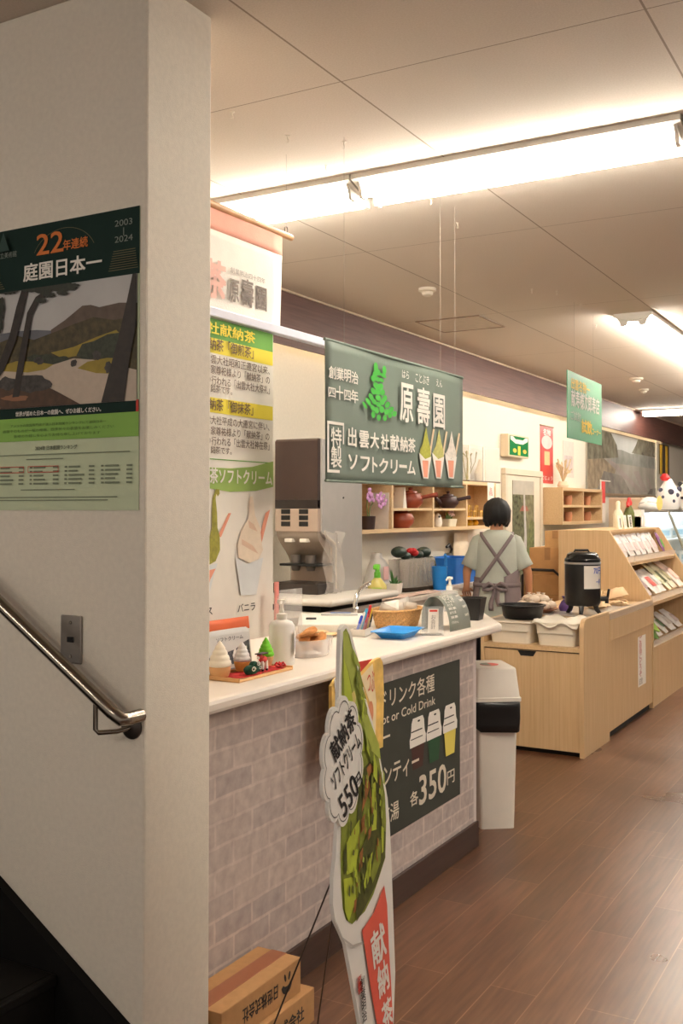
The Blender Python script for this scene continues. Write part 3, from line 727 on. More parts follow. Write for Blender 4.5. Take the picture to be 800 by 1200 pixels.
# cove strip lights hidden behind the dark fascia, washing the rear wall
cove_m = mat('cove_tube', (255, 232, 190), 0.5, vary=0, emit=8.5)
def make_strip():
    t = thing('strip_light', 'slim warm strip light tucked behind the dark fascia board', 'strip light', group='strip lights behind the fascia')
    b = MB(); b.box((-.028, -.58, -.02), (-.004, .58, .03), .003); b.build('housing', bat_m, t)
    b = MB(); b.tube([(.012, -.56, 0), (.012, .56, 0)], .013, 10); b.build('tube', cove_m, t, smooth=True, ang=60)
    for s in (-1, 1):
        b = MB(); b.box((-.02, s * .57 - .008, -.016), (.026, s * .57 + .008, .016), .003); b.build('end_cap', bat_m, t)
    return t
st0 = make_strip(); st0.location = (-3.371, 2.95, 2.545)
for k in range(1, 11): dup(st0, (-3.371, 2.95 + 1.2 * k, 2.545))
def ceil_at(px, py): return onZ(px, py, CEIL)
def detector(px, py, s, label):
    p = ceil_at(px, py); t = thing('smoke_detector', label, 'smoke detector', (p.x, p.y, CEIL))
    b = MB(); b.lathe([(0, 0), (.052 * s, 0), (.052 * s, -.016), (.04 * s, -.022), (0, -.022)]); b.build('base', ivory, t, smooth=True)
    b = MB(); b.lathe([(0.0, -.022), (.034 * s, -.022), (.03 * s, -.04), (.016 * s, -.048), (0, -.05)]); b.build('sensor', ivory, t, smooth=True)
detector(500.5, 338, 1.0, 'round cream smoke detector near the ceiling hatch')
detector(745, 443, 1.3, 'larger pale ceiling sensor right of the green hanging sign')
detector(754, 456, 1.0, 'smaller pale ceiling sensor just beyond the larger one')
qs = [ceil_at(*p) for p in ((492, 377), (560, 369), (588, 382), (520, 389))]
cxm = sum(q.x for q in qs) / 4; cym = sum(q.y for q in qs) / 4
hx0, hx1 = (qs[0].x + qs[3].x) / 2, (qs[1].x + qs[2].x) / 2; hy0, hy1 = (qs[0].y + qs[1].y) / 2, (qs[2].y + qs[3].y) / 2
hw, hl = (hx1 - hx0) / 2, (hy1 - hy0) / 2
ht = thing('ceiling_hatch', 'square access hatch with thin frame in the ceiling by the dark fascia', 'hatch', (cxm, cym, CEIL))
b = MB(); b.box((-hw, -hl, -.004), (hw, hl, 0.0)); b.build('panel', mat('hatch_panel', (214, 202, 188), 0.9), ht)
b = MB()
for lo, hi in (((-hw - .012, -hl - .012, -.007), (-hw, hl + .012, 0)), ((hw, -hl - .012, -.007), (hw + .012, hl + .012, 0)), ((-hw, -hl - .012, -.007), (hw, -hl, 0)), ((-hw, hl, -.007), (hw, hl + .012, 0))): b.box(lo, hi)
b.build('frame', mat('hatch_frame', (140, 118, 98), 0.5), ht)
hook = None
for i, (px, py) in enumerate(((272, 131), (337, 159), (403, 166), (382, 194), (536, 261), (505, 233), (623, 339), (652, 341), (680, 357), (698, 381))):
    p = ceil_at(px, py)
    if hook is None:
        b = MB(); b.lathe([(0, 0), (.008, 0), (.008, -.002), (.002, -.004), (.002, -.014), (.0, -.015)], seg=10); b.tube([(0.0, 0, -.012), (.004, 0, -.018), (.003, 0, -.024), (-.003, 0, -.024), (-.004, 0, -.019)], .0013, 6)
        hook = tag(b.build('ceiling_hook', mat('hook_white', (224, 214, 200), 0.4), loc=(p.x, p.y, CEIL), smooth=True), 'tiny white ceiling hook left of the cross light row', 'hook', 'small ceiling hooks')
        hook['label'] = 'tiny white screw hook in the ceiling boards'
    else: dup(hook, (p.x, p.y, CEIL))

# ------------------------------------------------------------------ tall soft serve cut-out standing on the floor in front
KX = -1.2
kb = onX(441, 1290, KX)
ko = (KX, kb.y, 0.0)
K = onto(KX, ko)
def KP(*pts): return [K(x, y) for x, y in pts]
kt = thing('cone_cutout', 'tall flat soft serve cone cut-out board standing on the floor before the counter', 'cutout sign', ko, rot=FACE_X)
bd_m = mat('board_white', (238, 234, 226), 0.45, vary=0.02)
outl = KP((399, 738), (404, 731), (411, 740), (419, 770), (427, 812), (437, 848), (446, 892), (454, 935), (456.5, 965), (458.5, 1010), (461, 1080), (463, 1140), (461, 1200), (458, 1250), (456, 1294),
          (433, 1296), (428, 1250), (422, 1200), (413, 1150), (405, 1107), (400, 1095), (393, 1080), (390, 1060), (390.5, 1030), (393.5, 1000), (396, 960), (396, 900), (396.5, 830), (398, 770))
b = MB(); b.prism([(u, max(v, 0.0)) for u, v in outl], -0.010, 0.0, 'Z'); b.build('board', bd_m, kt)
g1 = mat('matcha_light', (166, 178, 78), 0.5, vary=0.12, scale=24); g2_ = mat('matcha_mid', (128, 138, 48), 0.5, vary=0.2, scale=40); g3 = mat('matcha_dark', (74, 78, 30), 0.5, vary=0.3, scale=50); bs = mat('bean_brown', (150, 96, 50), 0.5, vary=0.3, scale=60); g4 = mat('matcha_bright', (176, 190, 60), 0.5, vary=0.1, scale=30)
def P7(*pts): return KP(*[r7(x, y) for x, y in pts])
def r8(x, y): return (360 + x / 4.0, 960 + y / 4.0)
def P8(*pts): return KP(*[r8(x, y) for x, y in pts])
art('cone_print', kt, [
    (g2_, KP((402, 740), (405, 736), (409, 744), (419, 786), (427, 826), (435, 851), (443, 886), (450.5, 930), (452, 962), (451, 1005), (445, 1024), (437, 1048), (427, 1068), (412, 1083), (405, 1078), (401.5, 1065), (399.5, 1040), (398.5, 1005), (399, 975), (398, 940), (399.5, 870), (400, 800), (401, 760))),
    (g1, P7((166, 0), (185, 0), (215, 120), (245, 220), (262, 330), (300, 440), (335, 530), (342, 600), (300, 560), (262, 420), (220, 330), (190, 180), (168, 120))),
    (g4, P7((168, 120), (190, 190), (215, 330), (250, 420), (268, 560), (240, 560), (200, 420), (172, 300))),
    (mat('matcha_cream', (214, 196, 120), 0.5, vary=0.1), P7((206, 290), (218, 276), (226, 310), (222, 340), (212, 330))),
    (g3, P7((262, 640), (300, 600), (330, 640), (350, 760), (360, 960), (330, 960), (300, 800), (270, 760))),
    (g3, P7((240, 700), (262, 640), (275, 740), (250, 900), (225, 960), (235, 800))),
    (bs, P7((275, 640), (292, 618), (314, 640), (318, 670), (296, 660), (282, 690))), (bs, P7((262, 720), (282, 690), (292, 720), (270, 800), (252, 850))), (bs, P7((250, 880), (268, 850), (262, 920), (246, 950))), (bs, P7((292, 780), (312, 760), (316, 840), (296, 870))),
    (g4, P7((300, 720), (316, 700), (322, 860), (318, 960), (300, 960), (296, 860))), (g2_, P7((336, 640), (344, 660), (356, 860), (352, 940), (340, 860))),
    (g4, P8((180, 110), (215, 40), (240, 0), (238, 120), (222, 240), (180, 260))), (g4, P8((165, 280), (205, 270), (235, 300), (220, 380), (190, 480), (172, 430))),
    (g3, P8((165, 150), (180, 110), (182, 240), (168, 260))), (g3, P8((240, 150), (280, 60), (340, 40), (362, 60), (358, 180), (320, 300), (262, 420), (225, 480), (222, 400), (250, 290))),
    (bs, P8((240, 160), (256, 130), (252, 220), (236, 250))), (bs, P8((215, 380), (226, 370), (222, 430), (210, 440))), (bs, P8((280, 50), (296, 30), (290, 80), (278, 100))), (bs, P8((250, 20), (262, 0), (262, 40), (250, 60))),
    (g2_, P8((318, 120), (340, 90), (336, 200), (300, 300), (290, 260))), (g4, P8((282, 180), (300, 150), (280, 290), (262, 340), (258, 300))), (g4, P8((340, 30), (352, 40), (350, 150), (342, 160)))], 0.0008, 0.00015)
sal = mat('cup_red', (226, 98, 78), 0.5, vary=0.03); lg = mat('light_grey_ink', (196, 190, 182), 0.5, vary=0)
art('cup_print', kt, [(lg, KP((391, 1075), (400, 1098), (412, 1107), (424, 1103), (436, 1085), (436, 1087), (424, 1106), (412, 1110), (399, 1100))),
    (sal, KP((448.5, 1037), (452, 1060), (454, 1110), (456.5, 1150), (459, 1200), (457, 1250), (455, 1292), (450, 1292), (440, 1200), (433, 1160), (428, 1125), (422.5, 1090), (436, 1070)))], 0.003)
for ch, x0, yt, yb, x1, r in (('献', 433.5, 1090, 1136, 449.5, .22), ('納', 440.5, 1131, 1172, 453, .22), ('茶', 446, 1174, 1212, 457.5, .22)):
    lettering(ch, wht, kt, (K(x0, yb)[0], K(x0, yb)[1] + .0, K(x1, yb)[0], K(x0, yt)[1]), 0.0045, 0.02, rot=r)
lettering('創\n業\n明\n治', blk, kt, (K(421, 1200)[0], K(421, 1201)[1], K(426.5, 1200)[0], K(421, 1146)[1]), 0.0045, 0.01, rot=.12)
lettering('原\n壽\n園', red_ink, kt, (K(417, 1160)[0], K(417, 1166)[1], K(422, 1160)[0], K(417, 1145)[1]), 0.0045, 0.01, rot=.12)
rs_ = random.Random(21); streaks = []
for k in range(64):
    yy = rs_.uniform(905, 1045); f = (yy - 905) / 160; xl_, xr_ = 402 + 4 * f, 447 - 22 * max(0, f - .5) / .4
    if yy < 968: xl_ = 422
    x = rs_.uniform(xl_, xr_); ln = rs_.uniform(6, 22); sw = rs_.uniform(.6, 1.8); lean = rs_.uniform(-.1, .25)
    streaks.append((rs_.choice((g1, g2_, g3, g3, g4, bs)), KP((x, yy - ln / 2), (x + sw, yy - ln / 4), (x + sw * .6 + lean * ln * .4, yy + ln / 2), (x - sw * .5 + lean * ln * .3, yy + ln / 3))))
for k in range(16):
    yy = rs_.uniform(760, 900); xc = 405 + (yy - 745) * .16; ln = rs_.uniform(14, 40)
    streaks.append((rs_.choice((g1, g2_, g4)), KP((xc + rs_.uniform(-2, 8), yy - ln / 2), (xc + 2 + rs_.uniform(0, 8), yy), (xc + 4 + rs_.uniform(0, 8), yy + ln / 2), (xc + 1 + rs_.uniform(0, 6), yy + ln / 4))))
art('leaf_streaks', kt, streaks, 0.0045, 0.00002)
# scalloped price bubble with the price, stuck on the board
cu_, cv_ = K(396.5, 891)
au = (K(419, 885)[0] - K(374, 885)[0]) / 2; bv = (K(396, 822)[1] - K(396, 962)[1]) / 2
def cloud(k, n=10, m=8):
    pts = []
    for i in range(n):
        a0_, a1_ = 2 * PI * i / n, 2 * PI * (i + 1) / n
        for j in range(m):
            a = a0_ + (a1_ - a0_) * j / m; r = (0.90 + 0.13 * math.sin(PI * j / m) ** 0.7) * k
            pts.append((cu_ + au * r * math.cos(a), cv_ + bv * r * math.sin(a)))
    return pts
b = MB(); b.prism(cloud(1.06), 0.0045, 0.014, 'Z'); pbub = b.build('price_bubble', bd_m, kt)
c1_, c2_ = cloud(0.985), cloud(0.965)
b = MB(); b.loft([[(u, v, 0.0146) for u, v in c1_], [(u, v, 0.0146) for u, v in c2_]], cap=False); b.build('bubble_outline', mat('outline_ink', (84, 82, 80), 0.5, vary=0), pbub)
def KR(x0, y0, x1, y1): return K(x0, y0) + K(x1, y1)
def cbox(x, y, w, h):
    u, v = K(x, y); return (u - w / 2, v - h / 2, u + w / 2, v + h / 2)
lettering('献納茶', blk, pbub, cbox(395.5, 860, 0.125, 0.058), 0.0152, 0.02, rot=.62)
lettering('ソフトクリーム', blk, pbub, cbox(399, 890, 0.15, 0.046), 0.0152, 0.014, rot=.58)
lettering('550', blk, pbub, cbox(402, 931, 0.088, 0.062), 0.0152, 0.012, rot=.55)
lettering('円', blk, pbub, cbox(413, 914, 0.032, 0.034), 0.0152, 0.012, rot=.55)
# wire easel legs
wire = mat('easel_wire', (70, 62, 56), 0.4, 0.7)
ft1 = onZ(268, 1236, 0.004); ft2 = onZ(322, 1205, 0.004)
for q_, ft in ((onX(397, 1010, KX - .012), Vector((-1.46, 2.02, 0.004))), (onX(400, 1000, KX - .012), Vector((-1.47, 2.42, 0.004)))):
    l = lambda p: (p.y - ko[1], p.z, p.x - KX)
    b = MB(); b.tube([l(q_), l(ft)], 0.0021, 6); b.build('wire_leg', wire, kt)

# ------------------------------------------------------------------ flat cartons at the foot of the counter
def carton(name, label, lo, hi, words, flip, u0, u1):
    x0, y0, z0_ = lo; x1, y1, z1 = hi; w, l, h = x1 - x0, y1 - y0, z1 - z0_
    t = thing(name, label, 'cardboard box', ((x0 + x1) / 2, (y0 + y1) / 2, z0_))
    b = MB(); b.box((-w / 2, -l / 2, 0), (w / 2, l / 2, h), 0.002); b.build('carton', card2, t)
    b = MB(); b.box((-0.026, -l / 2 - .001, h - .0004), (0.026, l / 2 + .001, h + .0008)); b.box((-0.026, -l / 2 - .0012, h - .04), (0.026, -l / 2 + .0005, h + .0008)); b.box((-0.026, l / 2 - .0005, h - .04), (0.026, l / 2 + .0012, h + .0008)); b.build('packing_tape', mat('brown_tape', (150, 92, 62), 0.35, vary=0.05), t)
    f = bpy.data.objects.new('printed_side', bpy.data.meshes.new('printed_side')); bpy.data.objects.remove(f)
    pm = MB(); pm.box((0, 0, 0), (l - .004, h - .004, 0.0006)); pf = pm.build('printed_side', card2, t, loc=(w / 2, -l / 2 + .002, 0.002), rot=FACE_X)
    lettering(words, blk, pf, (u0 * l, h * .28, u1 * l, h * .70), 0.001, 0.02, rot=PI if flip else 0)
    return t, pf, l, h
t_, pf, l_, h_ = carton('cone_carton', 'lower flat brown carton on the floor against the counter kickboard', (-1.742, 2.17, 0.0), (-1.575, 2.60, 0.097), '日世株式会社', False, .28, .86)
t_, pf, l_, h_ = carton('cone_carton', 'upper flat brown carton with a smiling mark, stacked on the lower one', (-1.745, 2.168, 0.0975), (-1.595, 2.556, 0.197), '日世株式会社', True, .24, .68)
u, v = l_ * .80, h_ * .48
art('smile_mark', pf, [(blk, [(u + .028 * math.cos(a), v + .003 - .028 * math.sin(a)) for a in [PI * (0.05 + .9 * k / 12) for k in range(13)]] + [(u + .017 * math.cos(a), v + .006 - .010 * math.sin(a)) for a in [PI * (0.95 - .9 * k / 12) for k in range(13)]]),
                      (blk, ellipse(u - .009, v + .022, .005, .012, 12, .3)), (blk, ellipse(u + .012, v + .022, .005, .012, 12, -.3))], 0.001)

# ------------------------------------------------------------------ counter-top things
def ctop(px, py): return onZ(px, py, CT)
def soft_ornament(name, label, p, s, cream_c, cone_c, tall=1.0):
    t = thing(name, label, 'ice cream ornament', (p.x, p.y, p.z))
    b = MB(); b.lathe([(0, 0), (.026 * s, 0), (.033 * s, .022 * s), (.036 * s, .040 * s), (.034 * s, .044 * s), (0, .044 * s)], seg=28); b.build('cone_base', mat('cone_%d_%d' % (cone_c[0], cone_c[1]), cone_c, 0.6, vary=0.05), t, smooth=True)
    prof = [(0, .042), (.036, .043), (.039, .050), (.035, .060), (.032, .063), (.033, .068), (.029, .078), (.025, .081), (.026, .086), (.021, .095), (.017, .099), (.018, .103), (.011, .113), (.005, .122), (0, .127)]
    b = MB(); b.lathe([(r * s, .042 * s + (z - .042) * s * tall) for r, z in prof], seg=28); b.build('swirl', mat('swirl_%d_%d' % (cream_c[0], cream_c[1]), cream_c, 0.5, vary=0.03), t, smooth=True, ang=80)
    return t
soft_ornament('soft_serve_ornament', 'largest white soft serve ornament in a tan cone at the counter end', onZ(257.5, 796, CT), 0.93, (238, 228, 210), (206, 158, 108))
# tray with red cloth
tp_ = [ctop(*p) for p in ((262, 789.5), (290, 796), (344, 782), (310, 777))]
tc_ = Vector((-1.80, 3.24, CT))
_q = onZ(318, 791.5, CT); TRAY = (_q.x - .062, _q.y - .02, CT)
tr_ = thing('wooden_tray', 'low wooden tray lined with red cloth among the ice cream ornaments', 'tray', TRAY)
b = MB(); b.box((-.06, -.15, 0), (.06, .15, .008), .003); b.box((-.06, -.15, .006), (-.054, .15, .016), .002); b.box((-.06, -.15, .006), (.06, -.144, .013), .002); b.box((-.06, .144, .006), (.06, .15, .013), .002)
b.build('base', mat('tray_wood', (214, 166, 112), 0.45, vary=0.08), tr_)
cl = MB(); rows = []
for j in range(13):
    rows.append([(-.047 + .094 * i / 8, -.13 + .26 * j / 12, .0095 + .0015 * math.sin(i * 1.7 + j) + .001 * math.cos(j * 2.1)) for i in range(9)])
cl.loft(rows, cap=False, closed=False); cl.build('red_cloth', mat('red_cloth', (184, 40, 40), 0.9, vary=0.12, scale=80), tr_, smooth=True, thick=.001)
TZ = CT + 0.0115
p = onZ(283.5, 786, TZ); soft_ornament('soft_serve_ornament', 'small white soft serve ornament in an orange cone on the red tray', p, 0.72, (232, 228, 226), (224, 160, 80))
p = onZ(311.5, 779.5, TZ); soft_ornament('soft_serve_ornament', 'small lime green soft serve ornament on the red tray', p, 0.70, (108, 200, 32), (214, 170, 118), 1.05)
# dark green figure
p = onZ(294.5, 790, TZ)
t = thing('green_plush', 'dark green plush lump with white swirl marks on the red tray', 'soft toy', (p.x, p.y, TZ))
b = MB(); gm = mat('green_felt', (26, 66, 48), 0.95, vary=0.25, scale=120, bump=0.5)
b.sphere((0, 0, .014), .020, sq=(1.1, 1.5, .72)); b.sphere((0, .012, .026), .014, sq=(1, 1.2, .9)); b.sphere((0, -.018, .012), .013, sq=(1, 1, .9)); b.sphere((0.004, .028, .016), .012); b.build('body', gm, t, smooth=True)
for yy, zz, r in ((-.014, .018, .008), (.012, .03, .006), (.022, .018, .005)):
    b = MB(); b.tube([(.019 + .002 * math.cos(a), yy + r * math.cos(a) * (1 - a / 12), zz + r * math.sin(a) * (1 - a / 12)) for a in [PI * k / 6 for k in range(15)]], .0012, 6); b.build('white_swirl', wht, t)
# small dog figure in red
p = onZ(308, 786, TZ)
t = thing('dog_figurine', 'tiny red and white dog figurine with black paws on the red tray', 'figurine', (p.x, p.y, TZ))
b = MB(); b.sphere((0, 0, .036), .013, sq=(.9, 1.35, .85)); b.sphere((0, -.018, .046), .010); b.build('body', mat('figurine_red', (196, 54, 46), 0.6, vary=0.05), t, smooth=True)
for sx in (-1, 1):
    for yy in (-.011, .012):
        b = MB(); b.tube([(sx * .006, yy, .032), (sx * .007, yy, .006)], .0042, 8); lg_ = b.build('leg', wht, t, smooth=True)
        b = MB(); b.sphere((sx * .007, yy, .0045), .0048, 8, 6); b.build('paw', black_pl, lg_, smooth=True)
b = MB(); b.sphere((0, -.026, .044), .0055); b.build('muzzle', wht, t, smooth=True)
b = MB(); b.box((-.012, -.03, .053), (.012, .016, .057), .002); b.build('cap', mat('figurine_dark', (48, 28, 30), 0.6), t)
# red bow
p = onZ(328, 781.5, TZ)
t = thing('ribbon_bow', 'little red ribbon bow lying at the far end of the tray', 'ribbon', (p.x, p.y, TZ))
for k in range(6):
    a = 2 * PI * k / 6 + .3
    b = MB(); b.tube([(0, 0, .006), (.012 * math.cos(a), .014 * math.sin(a), .014), (.018 * math.cos(a), .021 * math.sin(a), .006), (.010 * math.cos(a + .4), .012 * math.sin(a + .4), .003), (0, 0, .004)], .0028, 6); b.build('loop', mat('ribbon_red', (206, 44, 52), 0.5, vary=0.05), t, smooth=True)
# orange-topped pouch
p = ctop(272, 789)
pu = thing('coffee_pouch', 'pale pouch with orange header leaning behind the ice cream ornaments', 'pouch', (onZ(273, 789, CT).x - .022, onZ(273, 789, CT).y, CT), rot=(math.radians(-7), 0, PI / 2 - .08))
b = MB(); pillow_bm(b, .25, .165, .03); b.build('bag', mat('pouch_grey', (214, 212, 208), 0.35, vary=0.03), pu, smooth=True)
b = MB(); pillow_bm(b, .252, .04, .016, crimp=.02); b.build('header', mat('pouch_orange', (226, 108, 62), 0.4, vary=0.04), pu, loc=(0, -.002, .130), smooth=True)
ch_ = mat('pouch_charcoal', (82, 82, 86), 0.4, vary=0.5, scale=140)
f_ = bpy.data.objects.new('pouch_front', None); 
pf = MB(); pf.box((-.105, .008, 0), (.105, .115, .0008)); pfr = pf.build('printed_front', mat('pouch_grey', (0, 0, 0)), pu, loc=(0, -.0165, 0.006), rot=FACE_Y)
bpy.data.objects.remove(f_)
rr = random.Random(4)
art('charcoal_pattern', pfr, [(ch_, [(-.1, .02), (.1, .02), (.1, .09), (.06, .08), (.03, .065), (-.01, .06), (-.05, .07), (-.1, .05)])] + [(paper_w, ellipse(rr.uniform(-.09, .09), rr.uniform(.02, .07), .006, .011, 8, rr.uniform(0, 3))) for _ in range(16)], .0012, .0001)
lettering('ソフトクリーム', ch_, pfr, (-.06, .095, .07, .108), .002, .01)
lettering('茶', mat('header_green', (70, 92, 50), .5, vary=0), pu, (0, 0, .001, .001), 0) if False else None
# clear bag with pink ribbon leaning behind
t = thing('clear_bag', 'clear cellophane bag with a pink ribbon standing behind the pouch', 'bag', (-1.945, onZ(308, 772, CT).y + .06, CT), rotz=PI / 2 - .1)
b = MB(); pillow_bm(b, .16, .24, .05); b.build('cellophane', mat('cellophane', (240, 236, 230), .15, vary=0, alpha=.28), t, smooth=True)
b = MB(); b.box((-.075, -.004, .06), (-.055, .004, .27), .002); b.build('ribbon', mat('pink_ribbon', (236, 150, 140), .5), t)
# white pump bottle
def pump(name, label, p, r, h, body_m, cap_m, cat='bottle', sq=1.0, rotz=0.0, liquid=None):
    t = thing(name, label, cat, (p.x, p.y, p.z), rotz)
    b = MB(); b.ell([(0, 0, 0, r * .95, r * sq * .95), (.006, 0, 0, r, r * sq), (h * .86, 0, 0, r, r * sq), (h * .95, 0, 0, r * .8, r * sq * .8), (h, 0, 0, r * .38, r * .38)], 28); b.build('body', body_m, t, smooth=True, ang=50)
    b = MB(); b.lathe([(r * .40, h - .002), (r * .42, h + .018), (r * .2, h + .022), (r * .14, h + .04), (r * .14, h + .052), (r * .34, h + .054), (r * .34, h + .066), (0, h + .068)], seg=18); b.tube([(0, 0, h + .058), (0, -r * .6, h + .06), (0, -r * 1.0, h + .052)], r * .10, 8); b.build('pump_head', cap_m, t, smooth=True)
    return t
b_m = mat('bottle_white', (238, 234, 228), .35, vary=.02)
pt = pump('hand_wash_bottle', 'large white pump bottle beside the red tray', onZ(330, 778, CT), .044, .15, b_m, white_pl, sq=.8, rotz=.5)
f = MB(); f.box((-.028, 0, 0), (.028, .08, .0006)); lb = f.build('label', paper_w, pt, loc=(.044 * .98, 0.0, .03), rot=(PI / 2, 0, PI / 2)); lettering('手指用\n洗浄液', blue_ink, lb, (-.018, .02, .018, .06), .001)
# clear tub of cookies
p = onZ(364, 768, CT)
tb = thing('cookie_tub', 'clear plastic tub of brown cookies near the pump bottle', 'tub', (p.x, p.y, CT))
b = MB(); b.ell([(0, 0, 0, .056, .085), (.008, 0, 0, .060, .09), (.058, 0, 0, .068, .102), (.062, 0, 0, .073, .108), (.062, 0, 0, .066, .100), (.01, 0, 0, .057, .086)], 28, cap=False); b.build('tub', mat('tub_clear', (238, 236, 236), .15, vary=0, alpha=.34), tb, smooth=True, ang=50)
b = MB(); b.box((-.066, -.1, .012), (-.0655, -.01, .05)); b.build('blue_edge_label', blue_ink, tb)
cm = mat('cookie_brown', (190, 128, 72), .8, vary=.2, scale=60)
ck0 = None
for k in range(11):
    a = k * 2.4; rr_ = .012 + .032 * ((k % 3) / 2)
    loc = (p.x + rr_ * math.cos(a) * .8, p.y + rr_ * math.sin(a) * 1.4, CT + .024 + .017 * (k // 3)); rt = (rr.uniform(-.6, .6), rr.uniform(-.6, .6), a)
    if ck0 is None:
        b = MB(); b.ell([(0, 0, 0, .012, .02), (.004, 0, 0, .022, .034), (.012, 0, 0, .020, .031), (.016, 0, 0, .012, .020)], 14); ck0 = tag(b.build('cookie', cm, loc=loc, rot=rt, smooth=True), 'brown cookie heaped in the clear plastic tub', 'cookie', 'cookies in the clear tub')
    else: dup(ck0, loc, rot=rt)
# white label printer / scale
p = onZ(388, 738.5, CT)
t = thing('counter_scale', 'white counter scale with a grey display standing behind the cookie tub', 'scale', (p.x, p.y, CT), rotz=YAW)
b = MB(); b.prism([(-.13, 0), (.12, 0), (.12, .062), (.0, .062), (-.13, .040)], -.14, .14, 'X'); b.build('body', mat('scale_white', (234, 230, 222), .4, vary=.02), t, bevel=.006)
b = MB(); b.box((-.045, -.05, 0), (.115, .045, .004), .002); dsp = b.build('display', mat('scale_grey', (186, 184, 180), .4), t, loc=(0, .055, .0625))
b = MB(); b.box((-.005, .012, .004), (.085, .036, .0055), .001); b.build('blue_lit_display', mat('blue_display_glow', (92, 138, 214), .4), dsp)  # the display's blue light, painted as a plain blue plate
b = MB(); b.box((-.022, -.008, 0), (.022, .008, .005), .001); b.build('paper_slot', black_pl, t, loc=(-.085, -.05, .0535), rot=(.168, 0, 0))
# flat sweets packets behind the tub
for k, (px, py, c) in enumerate(((372, 742, (232, 196, 150)), (386, 745, (226, 190, 140)))):
    p = ctop(px, py); b = MB(); pillow_bm(b, .09, .06, .014)
    tag(b.build('sweet_packet', mat('packet_tan_%d' % k, c, .4, vary=.08), loc=(p.x, p.y, CT + .008), rot=(PI / 2 - .05, 0, .6 + .4 * k), smooth=True), ('flat tan sweet packet lying left behind the cookie tub', 'flat tan sweet packet lying right behind the cookie tub')[k], 'packet')
# bundle of pens in a white holder
p = ctop(424, 744)
hd = thing('pen_holder', 'small white tray holder full of upright pens', 'pen holder', (p.x, p.y, CT), rotz=.25)
b = MB(); b.box((-.03, -.07, 0), (.03, .07, .004)); 
for lo, hi in (((-.03, -.07, 0), (-.027, .07, .03)), ((.027, -.07, 0), (.03, .07, .03)), ((-.03, -.07, 0), (.03, -.067, .03)), ((-.03, .067, 0), (.03, .07, .03))): b.box(lo, hi)
b.build('holder', white_pl, hd)
for k, (c, nm) in enumerate((((36, 60, 170), 'blue'), ((224, 220, 214), 'white'), ((60, 160, 190), 'turquoise'), ((222, 90, 90), 'pink'), ((196, 40, 40), 'red'), ((232, 190, 50), 'yellow'), ((44, 42, 42), 'black'))):
    t = thing('marker_pen', nm + ' capped marker pen standing in the small white holder', 'pen', (p.x, p.y - .055 + .0182 * k, CT + .0048), rot=(-.35 + .1 * k, .25, .25))
    L_ = .085 + .012 * (k % 3) + (.025 if nm == 'red' else 0)
    b = MB(); b.lathe([(.004, 0), (.0055, .004), (.0055, L_ * .6), (.004, L_ * .61)], seg=10); b.build('barrel', mat('pen_barrel_' + nm, tuple(min(255, int(v * .5 + 110)) for v in c), .4, vary=0), t, smooth=True)
    b = MB(); b.lathe([(.0062, L_ * .58), (.0062, L_ * .96), (.004, L_)], seg=10); b.build('cap', mat('pen_' + nm, c, .4, vary=0), t, smooth=True)
# basket of folded white napkins
p = onZ(465, 734, CT)
bk = thing('wicker_basket', 'oval wicker basket holding white folded sachets on the counter', 'basket', (p.x, p.y, CT), rotz=-.1)
wk = mat('wicker', (206, 160, 104), .8, vary=.25, scale=140, bump=.6, bscale=160)
b = MB(); n = 40
rings_ = []
for j in range(8):
    z = .075 * j / 7; k = 1 + .22 * j / 7
    rings_.append([(.075 * k * math.cos(2 * PI * i / n) * (1 + .015 * (-1) ** (i + j)), .125 * k * math.sin(2 * PI * i / n) * (1 + .015 * (-1) ** (i + j)), z) for i in range(n)])
b.loft(rings_ + [[(x * .94, y * .96, z) for x, y, z in r] for r in reversed(rings_[1:])]); b.build('weave', wk, bk)
b = MB(); b.tube([(.0925 * math.cos(2 * PI * k / 40), .154 * math.sin(2 * PI * k / 40), .077) for k in range(41)], .006, 8, cap=False); b.build('rim', wk, bk, smooth=True)
n0 = None
for k, (dx, dy, dz, a) in enumerate(((-.02, -.075, .048, .3), (.02, -.02, .05, -.4), (-.015, .03, .052, .9), (.03, .06, .05, .2), (-.03, .085, .046, -.8), (0.0, -.05, .062, .1), (.01, .045, .066, 1.2))):
    loc = (p.x + dx, p.y + dy, CT + dz); rt = (.45 * math.sin(k * 2 + 1), .35 * math.cos(k * 1.7), a)
    if n0 is None:
        b = MB(); pillow_bm(b, .07, .06, .02, wob=.0015); n0 = tag(b.build('sachet', paper_w, loc=loc, rot=rt, smooth=True), 'small white folded sachet heaped in the wicker basket', 'sachet', 'white sachets in the basket')
    else: dup(n0, loc, rot=rt)
# blue tray
p = onZ(466, 746, CT)
bt = thing('blue_tray', 'bright blue plastic cash tray lying near the counter edge', 'tray', (p.x, p.y, CT), rotz=.12)
b = MB()
def rr_ring(w, l, z, c=.018, n=5):
    pts = []
    for sx, sy, a0_ in ((1, 1, 0), (-1, 1, 90), (-1, -1, 180), (1, -1, 270)):
        for k in range(n + 1):
            a = math.radians(a0_ + 90 * k / n); pts.append((sx * (w / 2 - c) + c * math.cos(a), sy * (l / 2 - c) + c * math.sin(a), z))
    return pts
b.loft([rr_ring(.10, .16, 0), rr_ring(.105, .165, .004), rr_ring(.14, .215, .028), rr_ring(.16, .24, .030), rr_ring(.16, .24, .027), rr_ring(.142, .216, .0255), rr_ring(.098, .158, .005)]); b.build('tray', mat('tray_blue', (52, 146, 220), .35, vary=.03), bt, smooth=True, ang=35)
